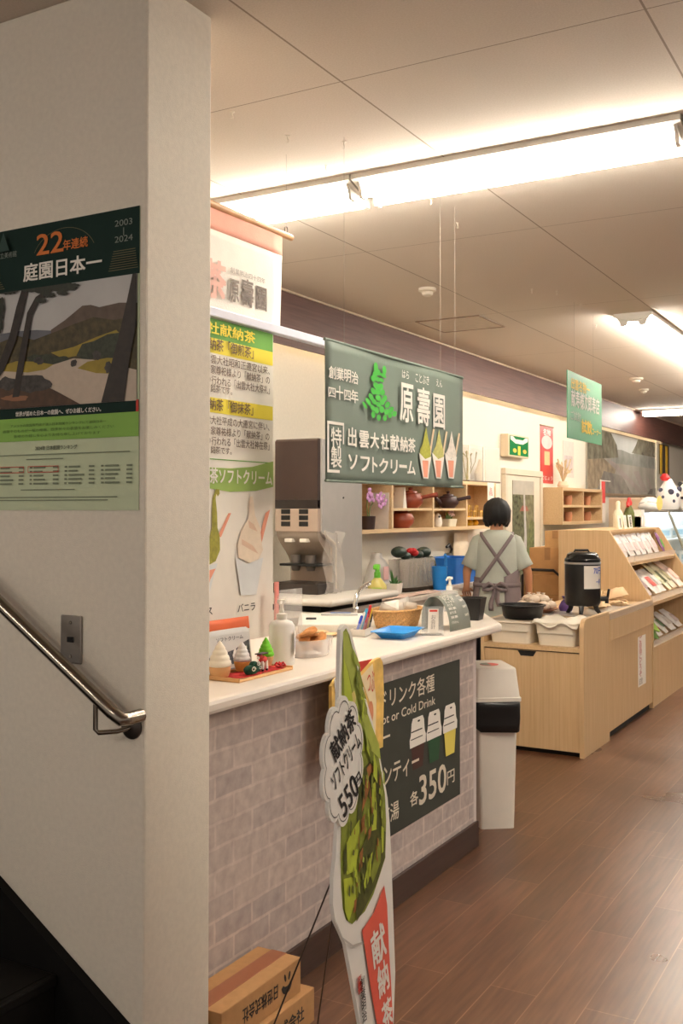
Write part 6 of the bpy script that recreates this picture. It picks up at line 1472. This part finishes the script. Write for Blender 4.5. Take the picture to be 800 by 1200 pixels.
# exit sign box
q0 = onX(586, 520, BW_); q1 = onX(596, 520, -3.32); q2 = onX(619, 520, -3.32)
ez0, ez1 = onX(607, 536, -3.32).z, onX(607, 510, -3.32).z
ex = thing('exit_sign', 'beige wall box with a glossy green sign face above the door', 'sign', (BW_, q1.y - .01, ez0))
EL = q2.y - q1.y + .02
b = MB(); b.box((0, 0, 0), (.078, EL, ez1 - ez0), .006); b.build('housing', mat('exit_beige', (222, 204, 174), .5, vary=.02), ex)
f = MB(); f.box((0, 0, 0), (EL - .05, ez1 - ez0 - .03, .003)); fc = f.build('face', mat('exit_green', (30, 128, 72), .15, vary=.03), ex, loc=(.0785, .025, .015), rot=FACE_X)
fw_, fh_ = EL - .05, ez1 - ez0 - .03
art('glare_and_figures', fc, [(wht, [(fw_ * .02, fh_ * .98), (fw_ * .04, fh_ * .8), (fw_ * .3, fh_ * .62), (fw_ * .7, fh_ * .62), (fw_ * .96, fh_ * .8), (fw_ * .98, fh_ * .98)]), (mat('exit_green', (0, 0, 0)), [(fw_ * .15, fh_ * 1.0), (fw_ * .3, fh_ * .84), (fw_ * .7, fh_ * .84), (fw_ * .85, fh_ * 1.0)]),  # white arc paints the glare on the glossy face
                      (yel_ink, rect(fw_ * .42, .005, fw_ * .55, fh_ * .5)), (yg, ellipse(fw_ * .25, fh_ * .25, .05, .02)), (yg, ellipse(fw_ * .78, fh_ * .25, .05, .02))], .004)
# red scroll
r0, r1_ = onX(632.5, 498, BW_), onX(647.5, 567, BW_)
rs = thing('red_scroll', 'vertical red paper banner with white writing on the wall', 'banner', (BW_ + .001, r0.y, r1_.z), rot=FACE_X)
rw, rh = r1_.y - r0.y, r0.z - r1_.z
b = MB(); b.box((0, 0, 0), (rw, rh, .003)); sc2 = b.build('paper', mat('scroll_red', (204, 66, 60), .35, vary=.05), rs)
b = MB(); b.tube([(-.01, rh, .004), (rw + .01, rh, .004)], .007, 8); b.build('top_rod', mat('rod_wood', (150, 110, 80), .5), rs)
art('gold_panel', sc2, [(mat('scroll_gold', (226, 196, 140), .4, vary=.05), rect(rw * .3, rh * .32, rw * .72, rh * .56)), (mat('scroll_pale', (236, 206, 200), .4, vary=.1, scale=9), ellipse(rw * .5, rh * .72, rw * .42, rh * .12))], .0035)
lettering('どじょう', wht, sc2, (rw * .06, rh * .06, rw * .94, rh * .13), .005, .02); lettering('名物', wht, sc2, (rw * .2, rh * .84, rw * .8, rh * .95), .005, .02)
# wall cube cabinet
CX1 = -3.14
cy0 = onY(659, 590, 9.96).y; cy0 = 10.0; CX1 = onY(659, 590, cy0).x
cy1 = onX(705.5, 590, CX1).y; cz0, cz1 = onX(659, 615, CX1).z, onX(659, 571, CX1).z
wc = thing('wall_cabinet', 'oak wall cabinet with four open cells and a solid end panel', 'cabinet', (-3.4, cy0, cz0))
dW, lW, hW = CX1 + 3.4, cy1 - cy0, cz1 - cz0
b = MB(); b.box((0, 0, 0), (dW, .03, hW)); b.build('end_panel', oak_x, wc)
b = MB(); b.box((0, .03, 0), (dW, lW, .03)); b.box((0, .03, hW - .03), (dW, lW, hW)); b.box((0, lW - .03, 0), (dW, lW, hW)); b.build('frame', oak_x, wc)
b = MB(); b.box((.002, .03, .03), (.01, lW - .03, hW - .03)); b.build('back_panel', birch_in, wc)
b = MB(); b.box((.005, lW / 2 - .015, .03), (dW - .002, lW / 2 + .015, hW - .03)); b.build('divider', oak_x, wc)
b = MB(); b.box((.005, .03, hW / 2 - .012), (dW - .004, lW - .03, hW / 2 + .012)); b.build('mid_shelf', oak_x, wc)
bc0 = None
for k in range(8):
    col_, row_ = k % 4, k // 4
    loc = (-3.26, cy0 + .16 + (lW - .3) * col_ / 3.3, cz0 + (.03, hW / 2 + .012)[row_])
    if bc0 is None:
        bc0 = thing('clay_cup', 'small terracotta cup standing in the oak wall cabinet cells', 'cup', loc, group='terracotta cups in the wall cabinet')
        b = MB(); b.lathe([(0, 0), (.035, 0), (.045, .06), (.04, .1), (.036, .1), (.038, .06), (.03, .008), (0, .008)], seg=18); b.build('cup', mat('terracotta', (170, 112, 78), .6, vary=.08), bc0, smooth=True, ang=50)
    else: dup(bc0, loc)
# dried flowers on the wall cabinet
t = thing('dried_flowers', 'pale dried flowers standing on top of the oak wall cabinet', 'dried flowers', (-3.28, cy0 + lW * .28, cz1))
b = MB(); b.lathe([(0, 0), (.05, 0), (.06, .03), (.04, .07), (.035, .07), (.0, .02)], seg=16); b.build('vase', mat('vase_cream', (222, 208, 180), .5), t, smooth=True)
b = MB()
for k in range(26):
    a = k * 2.4; r = .08 + .22 * (k % 5) / 5
    b.tube([(0, 0, .05), (.02 * math.cos(a), r * .5 * math.sin(a), .15), (.05 * math.cos(a), r * math.sin(a), .16 + .16 * ((k * 7) % 11) / 11)], [.003, .003, .008], 5)
b.build('stems', mat('dried_stem', (206, 182, 142), .8, vary=.15), t, smooth=True)
# faint paper notice above the dried flowers
n0_, n1_ = onX(659, 516, BW_), onX(672, 560, BW_)
t = thing('pale_notice', 'pale paper notice on the wall between red banner and mural', 'notice', (BW_ + .001, n0_.y, n1_.z), rot=FACE_X)
b = MB(); b.box((0, 0, 0), (n1_.y - n0_.y, n0_.z - n1_.z, .002)); nn = b.build('sheet', mat('notice_pale', (226, 212, 200), .6, vary=.05), t)
art('pale_print', nn, [(mat('notice_mauve', (206, 190, 184), .6, vary=.1), rect(.05, .05, n1_.y - n0_.y - .05, (n0_.z - n1_.z) * .6))], .0025)
# mural
m0, m1 = onX(686, 574, BW_), onX(766, 583, BW_); mtz = onX(766, 519, BW_).z; mbz_ = (m0.z + m1.z) / 2
mu = thing('landscape_mural', 'wide glossy mural of a rocky river gorge on the back wall', 'picture', (BW_ + .001, m0.y, mbz_), rot=FACE_X)
mw, mh = m1.y - m0.y, mtz - mbz_
b = MB(); b.box((0, 0, 0), (mw, mh, .02)); mub = b.build('panel', mat('mural_grey', (170, 165, 154), .12, vary=.2, scale=3), mu)
b = MB(); b.box((mw, -.02, 0), (mw + .14, mh + .02, .04), .006); b.build('frame_side', mat('mural_frame', (228, 220, 204), .4), mu)
b = MB(); b.box((-.03, -.03, 0), (mw, 0, .03)); b.build('frame_bottom', mat('mural_frame2', (150, 126, 100), .4), mu)
mp1 = mat('mu_sky', (206, 208, 206), .12, vary=.05, scale=4); mp2 = mat('mu_pine', (128, 124, 108), .12, vary=.4, scale=8); mp3 = mat('mu_hill', (152, 152, 146), .12, vary=.2, scale=6); mp4 = mat('mu_rock', (168, 156, 150), .12, vary=.15, scale=6); mp5 = mat('mu_dark', (140, 133, 126), .12, vary=.3, scale=7); mp6 = mat('mu_brown', (162, 146, 124), .12, vary=.3, scale=9)
M_ = lambda *pts: [(mw * a, mh * c) for a, c in pts]
art('gorge_print', mub, [(mp1, M_((.25, .98), (.75, .98), (.72, .8), (.6, .68), (.45, .66), (.33, .8))), (mp3, M_((.3, .72), (.45, .74), (.6, .70), (.75, .74), (1, .7), (1, .5), (.3, .5))), (mp2, M_((0, 1), (.3, .98), (.38, .8), (.4, .6), (.0, .5))), (mp2, M_((.7, .98), (1, 1), (1, .72), (.6, .72), (.66, .86))),
    (mp6, M_((0, .5), (.2, .55), (.36, .4), (.3, .1), (.0, .05))), (mp5, M_((.2, .35), (.45, .3), (.6, .0), (.1, .0))), (mp4, M_((.26, .55), (.36, .5), (.62, .22), (.8, .05), (.72, .02), (.55, .2), (.3, .45))), (mp4, M_((.62, .4), (.7, .42), (.8, .2), (.86, .05), (.78, .05), (.7, .2))), (mp4, M_((.82, .35), (.88, .3), (.94, .1), (.9, .08))), (mp5, M_((.85, .02), (1, .02), (1, .14), (.9, .12)))], .021)
# dark cloth with yellow ribbons
y0_, y1_ = onX(769, 530, BW_), onX(783, 552, BW_)
t = thing('ribbon_cloth', 'dark hanging cloth with two yellow ribbons right of the mural', 'wall hanging', (BW_ + .001, y0_.y, onX(776, 556, BW_).z), rot=FACE_X)
cw, chh = y1_.y - y0_.y, onX(776, 521, BW_).z - onX(776, 556, BW_).z
b = MB(); b.box((0, 0, 0), (cw, chh, .01)); b.build('cloth', mat('cloth_dark', (84, 72, 60), .8, vary=.1), t)
for f_ in (.28, .75):
    b = MB(); b.box((cw * f_ - .06, 0, .0105), (cw * f_ + .06, chh * .96, .018)); b.build('yellow_ribbon', mat('ribbon_yellow', (226, 184, 50), .6, vary=.08), t)
# small red and white flag beside the wall cabinet
q = onX(706.5, 590, CX1)
t = thing('small_flag', 'small red and white upright flag at the end of the wall cabinet', 'flag', (CX1 - .02, cy1 + .012 - .1, onX(706, 612, CX1).z - .0))
hF = onX(706, 562, CX1).z - onX(706, 612, CX1).z
b = MB(); b.tube([(0, .1, 0), (0, .1, hF)], .008, 8); b.tube([(0, .08, hF - .01), (0, .5, hF - .01)], .006, 6); b.build('pole', white_pl, t)
b = MB(); b.box((-.004, .11, hF * .45), (.004, .27, hF - .02)); b.build('red_cloth', mat('flag_red', (204, 62, 58), .7, vary=.05), t)
b = MB(); b.box((-.004, .11, 0), (.004, .27, hF * .45)); b.build('white_cloth', mat('flag_white', (232, 222, 214), .7, vary=.05), t)
# tall beige cabinet behind
xk0, xk1 = onY(713, 590, 11.7).x, onY(757, 590, 11.7).x; zk = onY(730, 583, 11.7).z
t = thing('beige_cabinet', 'plain beige cabinet top showing behind the bottles', 'cabinet', (xk0, 11.7, 0))
b = MB(); b.prism([(0, 0), (xk1 - xk0, 0), (xk1 - xk0, zk - .05), (xk1 - xk0 - .06, zk), (0, zk)], 0, .6, 'Y'); b.build('body', mat('beige_laminate', (206, 182, 152), .5, vary=.03), t)
b = MB(); b.box((-.0, -.006, zk - .02), (xk1 - xk0 - .07, 0, zk - .002)); b.build('top_edge', mat('beige_edge', (222, 202, 176), .5), t)

# ------------------------------------------------------------------ stacked cartons on a trolley
bx0, bx1 = onY(610, 660, 8.25).x, -2.57
tro = thing('platform_trolley', 'low platform trolley with a bent dark handle under the cartons', 'trolley', ((bx0 + bx1) / 2, 8.55, 0))
TWd = bx1 - bx0
b = MB(); b.box((-TWd / 2, -.33, .13), (TWd / 2, .33, .16), .01); b.build('platform', mat('trolley_grey', (96, 92, 88), .5), tro)
for sx in (-1, 1):
    for sy_ in (-1, 1):
        b = MB(); b.tube([(sx * (TWd / 2 - .06) - .015, sy_ * .26, .065), (sx * (TWd / 2 - .06) + .015, sy_ * .26, .065)], .064, 16); b.build('wheel', black_pl, tro, smooth=True, ang=40)
hz = onY(635, 668, 8.2).z
b = MB(); b.tube([(-TWd / 2 + .03, -.345, .15), (-TWd / 2 + .03, -.345, hz - .05), (-TWd / 2 + .08, -.345, hz), (TWd / 2 - .1, -.345, hz), (TWd / 2 - .03, -.345, hz - .06), (TWd / 2 - .03, -.345, .15)], .012, 10); b.build('handle', mat('handle_dark', (40, 34, 32), .4), tro, smooth=True)
def box_c(label, x0, x1, z0_, z1_, c, lab=None, y0_=8.25, y1_=8.8):
    t = thing('shipping_carton', label, 'cardboard box', ((x0 + x1) / 2, (y0_ + y1_) / 2, z0_)); w, l, h = x1 - x0, y1_ - y0_, z1_ - z0_
    b = MB(); b.box((-w / 2, -l / 2, 0), (w / 2, l / 2, h), .003); b.build('carton', c, t)
    b = MB(); b.box((-w / 2 - .0005, -l / 2 - .001, h * .5 - .0), (w / 2, -l / 2, h * .5 + .004)) if lab == 'seam' else b.box((-.025, -l / 2 - .001, h * .55), (.025, l / 2 + .001, h + .001)); b.build('tape', mat('tape_tan', (170, 126, 80), .4), t)
    if lab == 'slip': 
        b = MB(); b.box((-w * .2, -l / 2 - .002, h * .8), (w * .3, -l / 2, h * .95)); b.build('white_slip', paper_w, t)
    return t
zA, zB, zC, zD = onY(640, 700, 8.25).z, onY(640, 667, 8.25).z, onY(640, 642, 8.25).z, onY(640, 622, 8.25).z
cA = mat('carton_a', (206, 162, 108), .7, vary=.05); cB = mat('carton_b', (198, 150, 96), .7, vary=.05)
xm = onY(624, 680, 8.25).x
box_c('lowest wide carton on the trolley beside the stepped shelf', bx0 + .01, bx1 - .01, .161, .62, cA)
box_c('left carton with a white slip in the second layer of the trolley stack', bx0 + .01, xm - .003, .621, .955, cA, 'slip')
box_c('right carton in the second layer of the trolley stack', xm + .003, bx1 - .01, .621, .955, cB, 'seam')
box_c('broad tan carton third from the floor in the trolley stack', onY(620, 655, 8.25).x, bx1 - .01, .956, zC, cB)
box_c('small carton topmost of the trolley stack', onY(638, 630, 8.25).x, bx1 - .01, zC + .001, zD, cA)

# ------------------------------------------------------------------ the person at the back worktop, seen from behind
pc = onY(582, 650, 6.9)
PX, PY = pc.x, 6.9
per = thing('person', 'person in sage T-shirt and crossed-strap grey apron standing with back turned', 'person', (PX, PY, 0), rotz=math.radians(21)); per.scale = (.92, .95, 1)
skin_m = mat('skin', (196, 140, 104), .55, vary=.04)
def skin_mesh(verts, edges, root, sub=2):
    me = bpy.data.meshes.new('limbs'); me.from_pydata([v[:3] for v in verts], edges, [])
    o = bpy.data.objects.new('limbs', me); COL.objects.link(o)
    md = o.modifiers.new('skin', 'SKIN'); sv = me.skin_vertices[0].data
    for i, v in enumerate(verts):
        r = v[3]; sv[i].radius = r if isinstance(r, tuple) else (r, r); sv[i].use_root = (i == root)
    md.use_smooth_shade = True
    s_ = o.modifiers.new('sub', 'SUBSURF'); s_.levels = sub; s_.render_levels = sub
    dg = bpy.context.evaluated_depsgraph_get()
    out = bpy.data.meshes.new_from_object(o.evaluated_get(dg)); bpy.data.objects.remove(o)
    return out
V_, E_ = [], []
def nv(x, y, z, r, par=None):
    V_.append((x, y, z, r)); i = len(V_) - 1
    if par is not None: E_.append((par, i))
    return i
pel = nv(0, 0, .88, (.125, .10)); wai = nv(0, .0, 1.03, (.115, .09), pel); che = nv(0, .0, 1.18, (.125, .095), wai); upp = nv(0, -.004, 1.265, (.075, .062), che)
nk = nv(0, .002, 1.345, .050, upp); nk2 = nv(0, .016, 1.385, .050, nk)
h1 = nv(0, .030, 1.425, (.062, .074), nk2); h2_ = nv(0, .022, 1.485, (.074, .086), h1); h3_ = nv(0, .016, 1.535, (.058, .066), h2_)
nv(0, .112, 1.452, .012, h1) if False else None
for s in (-1, 1):
    hip = nv(s * .085, .0, .80, .088, pel); kn = nv(s * .095, .012, .46, .058, hip); an = nv(s * .098, -.012, .10, .038, kn); nv(s * .102, .10, .045, .036, an)
    sh = nv(s * .138, .0, 1.258, .040, upp)
    if s < 0: el = nv(-.232, -.005, 1.065, .038, sh); wr = nv(-.232, .0, .965, .025, el); pa_ = nv(-.237, .014, .928, (.032, .018), wr); dirv = Vector((.0, .06, -.035)); side = Vector((1, .0, .1))
    else: el = nv(.236, -.005, 1.06, .038, sh); wr = nv(.246, .05, .935, .025, el); pa_ = nv(.242, .085, .885, (.018, .034), wr); dirv = Vector((-.02, .05, -.075)); side = Vector((.1, 1, .4))
    side.normalize(); d_ = dirv.normalized(); base = Vector(V_[pa_][:3])
    for k, (off, L) in enumerate(((-.026, .060), (-.009, .070), (.009, .066), (.026, .052))):
        b0 = base + d_ * .026 + side * off
        i0 = nv(*b0, .0085, pa_); curl = Vector((-.01 * (1 if s > 0 else -1), 0, -.018))
        i1 = nv(*(b0 + d_ * L * .5), .0080, i0); nv(*(b0 + d_ * L * .8 + curl), .0068, i1)
    ts = side * (.036 if s < 0 else -.036)
    i0 = nv(*(base + ts + d_ * .004), .0095, pa_); nv(*(base + ts * 1.35 + d_ * .038), .008, i0)
bodym = skin_mesh(V_, E_, pel)
bm = bmesh.new(); bm.from_mesh(bodym)
hm = MB(); hm.bm.free(); hm.bm = bm
hm.tube([(0, .100, 1.475), (0, .118, 1.452), (0, .104, 1.445)], [.007, .012, .009], 8)      # nose
for s in (-1, 1): hm.sphere((s * .080, .012, 1.455), .022, 10, 8, (.35, .7, 1.15))              # ears
body_o = hm.build('body', skin_m, per, smooth=True, ang=0)
for s in (-1, 1):
    b = MB(); b.sphere((s * .030, .098, 1.482), .0095, 10, 8); b.build('eye', wht, per, smooth=True)
b = MB(); b.tube([(-.022, .098, 1.418), (0, .104, 1.416), (.022, .098, 1.418)], [.003, .005, .003], 6); b.build('mouth', mat('lip', (170, 92, 84), .5), per, smooth=True)

# hair: a full black bob
b = MB(); rows = []
rh_ = random.Random(12)
nseg = 40
prof_h = [(1.392, .062, .052), (1.396, .088, .078), (1.415, .102, .096), (1.45, .107, .108), (1.49, .106, .112), (1.528, .097, .102), (1.558, .074, .080), (1.576, .044, .048), (1.584, .012, .014)]
for j, (z, a, bb) in enumerate(prof_h):
    row = []
    for i in range(nseg):
        t_ = 2 * PI * i / nseg; k = 1 + .030 * math.sin(i * 2.7 + j * .35) + .018 * math.sin(i * 5.1 + j * .8)
        y = .014 + bb * k * math.sin(t_)
        face = max(0.0, math.sin(t_) - .45) / .55
        if z < 1.515: y -= face * (.055 if z > 1.36 else .05)     # open around the face
        zz = z + ((0.014 * math.sin(i * 1.9) - .006 * math.cos(i * 3.7)) if j < 2 else 0) + face * (.06 if j < 2 else 0)
        row.append((a * k * math.cos(t_) + rh_.uniform(-.003, .003), y + rh_.uniform(-.003, .003), zz + rh_.uniform(-.003, .003)))
    rows.append(row)
b.loft(rows); b.build('hair', mat('hair_black', (20, 17, 17), .62, vary=.25, scale=120), per, smooth=True, ang=0)
# T-shirt
TS = [(.70, .182, .130, .0), (.78, .180, .130, .0), (.88, .176, .126, .0), (.98, .166, .118, .0), (1.05, .164, .115, .0), (1.14, .170, .117, .0), (1.21, .174, .113, -.002), (1.272, .168, .101, -.004), (1.314, .138, .085, -.006), (1.338, .100, .070, -.004), (1.354, .068, .058, 0)]
def ts_at(z):
    for (z0_, a0_, b0_, c0_), (z1_, a1_, b1_, c1_) in zip(TS, TS[1:]):
        if z0_ <= z <= z1_:
            f = (z - z0_) / (z1_ - z0_); return a0_ + (a1_ - a0_) * f, b0_ + (b1_ - b0_) * f, c0_ + (c1_ - c0_) * f
    return TS[-1][1:]
def back_y(x, z, off=.006):
    a, bb, c = ts_at(z); x = max(-a * .999, min(a * .999, x)); return c - bb * math.sqrt(1 - (x / a) ** 2) - off
sage = mat('sage_cotton', (184, 188, 176), .85, vary=.05, scale=14, bump=.2, bscale=60)
b = MB(); rows = []
for j in range(41):
    z = .70 + (1.354 - .70) * j / 40; a, bb, c = ts_at(z); rows.append([(a * math.cos(2 * PI * i / 40) * (1 + .010 * math.sin(i * 1.3 + z * 9) * (1.3 - z)), c + bb * math.sin(2 * PI * i / 40) * (1 + .016 * math.sin(i * .9 + z * 14) * (1.35 - z)), z) for i in range(40)])
b.loft(rows, cap=False); b.build('tshirt', sage, per, smooth=True, thick=.004, ang=0)
for s, el_ in ((-1, Vector((-.228, -.005, 1.065))), (1, Vector((.232, -.005, 1.06)))):
    s0 = Vector((s * .115, -.002, 1.285)); d_ = (el_ - Vector((s * .155, 0, 1.275))).normalized()
    pts = [s0, Vector((s * .138, 0, 1.270)), Vector((s * .150, 0, 1.240)), Vector((s * .152, 0, 1.23)) + d_ * .05, Vector((s * .156, 0, 1.23)) + d_ * .10, Vector((s * .162, -.002, 1.23)) + d_ * .155]
    b = MB(); b.tube(pts, [.045, .056, .060, .061, .063, .067], 20, cap=False); b.build('sleeve', sage, per, smooth=True, thick=.004, ang=0)
# trousers and shoes
tr_m = mat('trousers_dark', (58, 56, 60), .8, vary=.06)
b = MB(); b.ell([(.66, 0, 0, .165, .125), (.75, 0, 0, .175, .125), (.88, 0, 0, .170, .118), (.96, 0, 0, .158, .11)], 30)
for s in (-1, 1):
    b.ell([(.10, s * .098, -.01, .062, .066), (.30, s * .096, 0, .066, .07), (.46, s * .094, .008, .07, .075), (.65, s * .086, .002, .085, .098), (.74, s * .080, 0, .09, .11)], 22)
b.build('trousers', tr_m, per, smooth=True, ang=50)
for s in (-1, 1):
    b = MB(); b.loft([[(s * .102 + x, .04 + y, z) for x, y, z in rr_ring(.085, .25, 0.0, .038, 5)], [(s * .102 + x, .04 + y, z) for x, y, z in rr_ring(.09, .255, .03, .04, 5)], [(s * .102 + x, .02 + y, z) for x, y, z in rr_ring(.082, .20, .07, .036, 5)], [(s * .100 + x, -.012 + y, z) for x, y, z in rr_ring(.08, .10, .095, .036, 5)]])
    b.build('shoe', mat('shoe_black', (34, 32, 32), .5), per, smooth=True, ang=45)
# apron: skirt wrap, bib, crossed straps, bow
ap = mat('apron_taupe', (128, 114, 114), .85, vary=.06, scale=12, bump=.2, bscale=60)
b = MB(); rows = []
a0_, a1_ = math.radians(-72), math.radians(222)
for j in range(13):
    z = .42 + (1.02 - .42) * j / 12; fl = 1 + .10 * (1.0 - min(1.0, (z - .42) / .5)); a, bb, c = ts_at(max(z, .70)); row = []
    for i in range(45):
        t_ = a0_ + (a1_ - a0_) * i / 44; k = fl * (1.055 + .012 * math.sin(i * 1.1 + z * 6))
        zt = z + (.07 * max(0, math.cos(t_)) ** 2 if j == 12 else 0)
        row.append((a * k * math.cos(t_), c + bb * k * math.sin(t_), zt))
    rows.append(row)
b.loft(rows, cap=False, closed=False); b.build('apron_skirt', ap, per, smooth=True, thick=.003, ang=0)
b = MB(); rows = []
for j in range(8):
    z = 1.0 + .24 * j / 7; a, bb, c = ts_at(z); w = .15 - .03 * j / 7
    rows.append([(x, c + (bb + .008) * math.sqrt(max(0, 1 - (x / a) ** 2)), z) for x in [-w + 2 * w * i / 14 for i in range(15)]])
b.loft(rows, cap=False, closed=False); b.build('apron_bib', ap, per, smooth=True, thick=.003, ang=0)
for s in (-1, 1):
    b = MB(); rows = []
    P0, P1 = Vector((s * .118, 0, 1.318)), Vector((-s * .135, 0, .985)); n_ = (P1 - P0).normalized(); side = Vector((-n_.z, 0, n_.x))
    ext = [Vector((s * .115, .085, 1.245)), Vector((s * .12, .06, 1.315)), Vector((s * .118, .02, 1.338))]
    for q in ext: rows.append([(q.x - .013, q.y, q.z), (q.x + .013, q.y, q.z)])
    for j in range(17):
        q = P0 + (P1 - P0) * j / 16; r = []
        for w in (-.0135, .0135):
            qq = q + side * w * (1 if side.x > 0 else -1); r.append((qq.x, back_y(qq.x, min(1.33, qq.z), .007 + .004 * (s > 0)), qq.z))
        rows.append(r)
    b.loft(rows, cap=False, closed=False); b.build('apron_strap', ap, per, smooth=True, thick=.003, ang=0)
b = MB(); rows = []
for j in range(2):
    row = []
    for i in range(41):
        t_ = 2 * PI * i / 40; a, bb, c = ts_at(.965); k = 1.085; row.append((a * k * math.cos(t_), c + bb * k * math.sin(t_), .952 + .03 * j))
    rows.append(row)
b.loft(rows, cap=False, closed=False); b.build('apron_tie', ap, per, smooth=True, thick=.003, ang=0)
bx, bz = -.015, .962; byy = back_y(bx, .962, .018)
bow = MB(); bow.sphere((bx, byy - .004, bz), .019, 12, 8, (1, .8, 1)); bow_o = bow.build('bow_knot', ap, per, smooth=True)
for s in (-1, 1):
    b = MB(); pts = [(bx, byy, bz), (bx + s * .045, byy - .022, bz + .022), (bx + s * .085, byy - .015, bz + .008 - .012 * (s < 0)), (bx + s * .09, byy - .006, bz - .022), (bx + s * .05, byy - .016, bz - .028), (bx, byy - .002, bz - .004)]
    b.tube(pts, [.008, .014, .016, .014, .013, .008], 8); b.build('bow_loop', ap, bow_o, smooth=True)
    b = MB(); rows = []
    for j in range(9):
        f = j / 8; z = bz - .01 - .16 * f * (1 if s < 0 else .82); x = bx + s * (.01 + .022 * f) + .006 * math.sin(f * 7)
        rows.append([(x - .012 - .008 * f, byy - .004 + .006 * math.sin(f * 6), z), (x + .012 + .008 * f, byy - .008 + .006 * math.sin(f * 6 + 1), z)])
    b.loft(rows, cap=False, closed=False); b.build('bow_tail', ap, bow_o, smooth=True, thick=.003, ang=0)
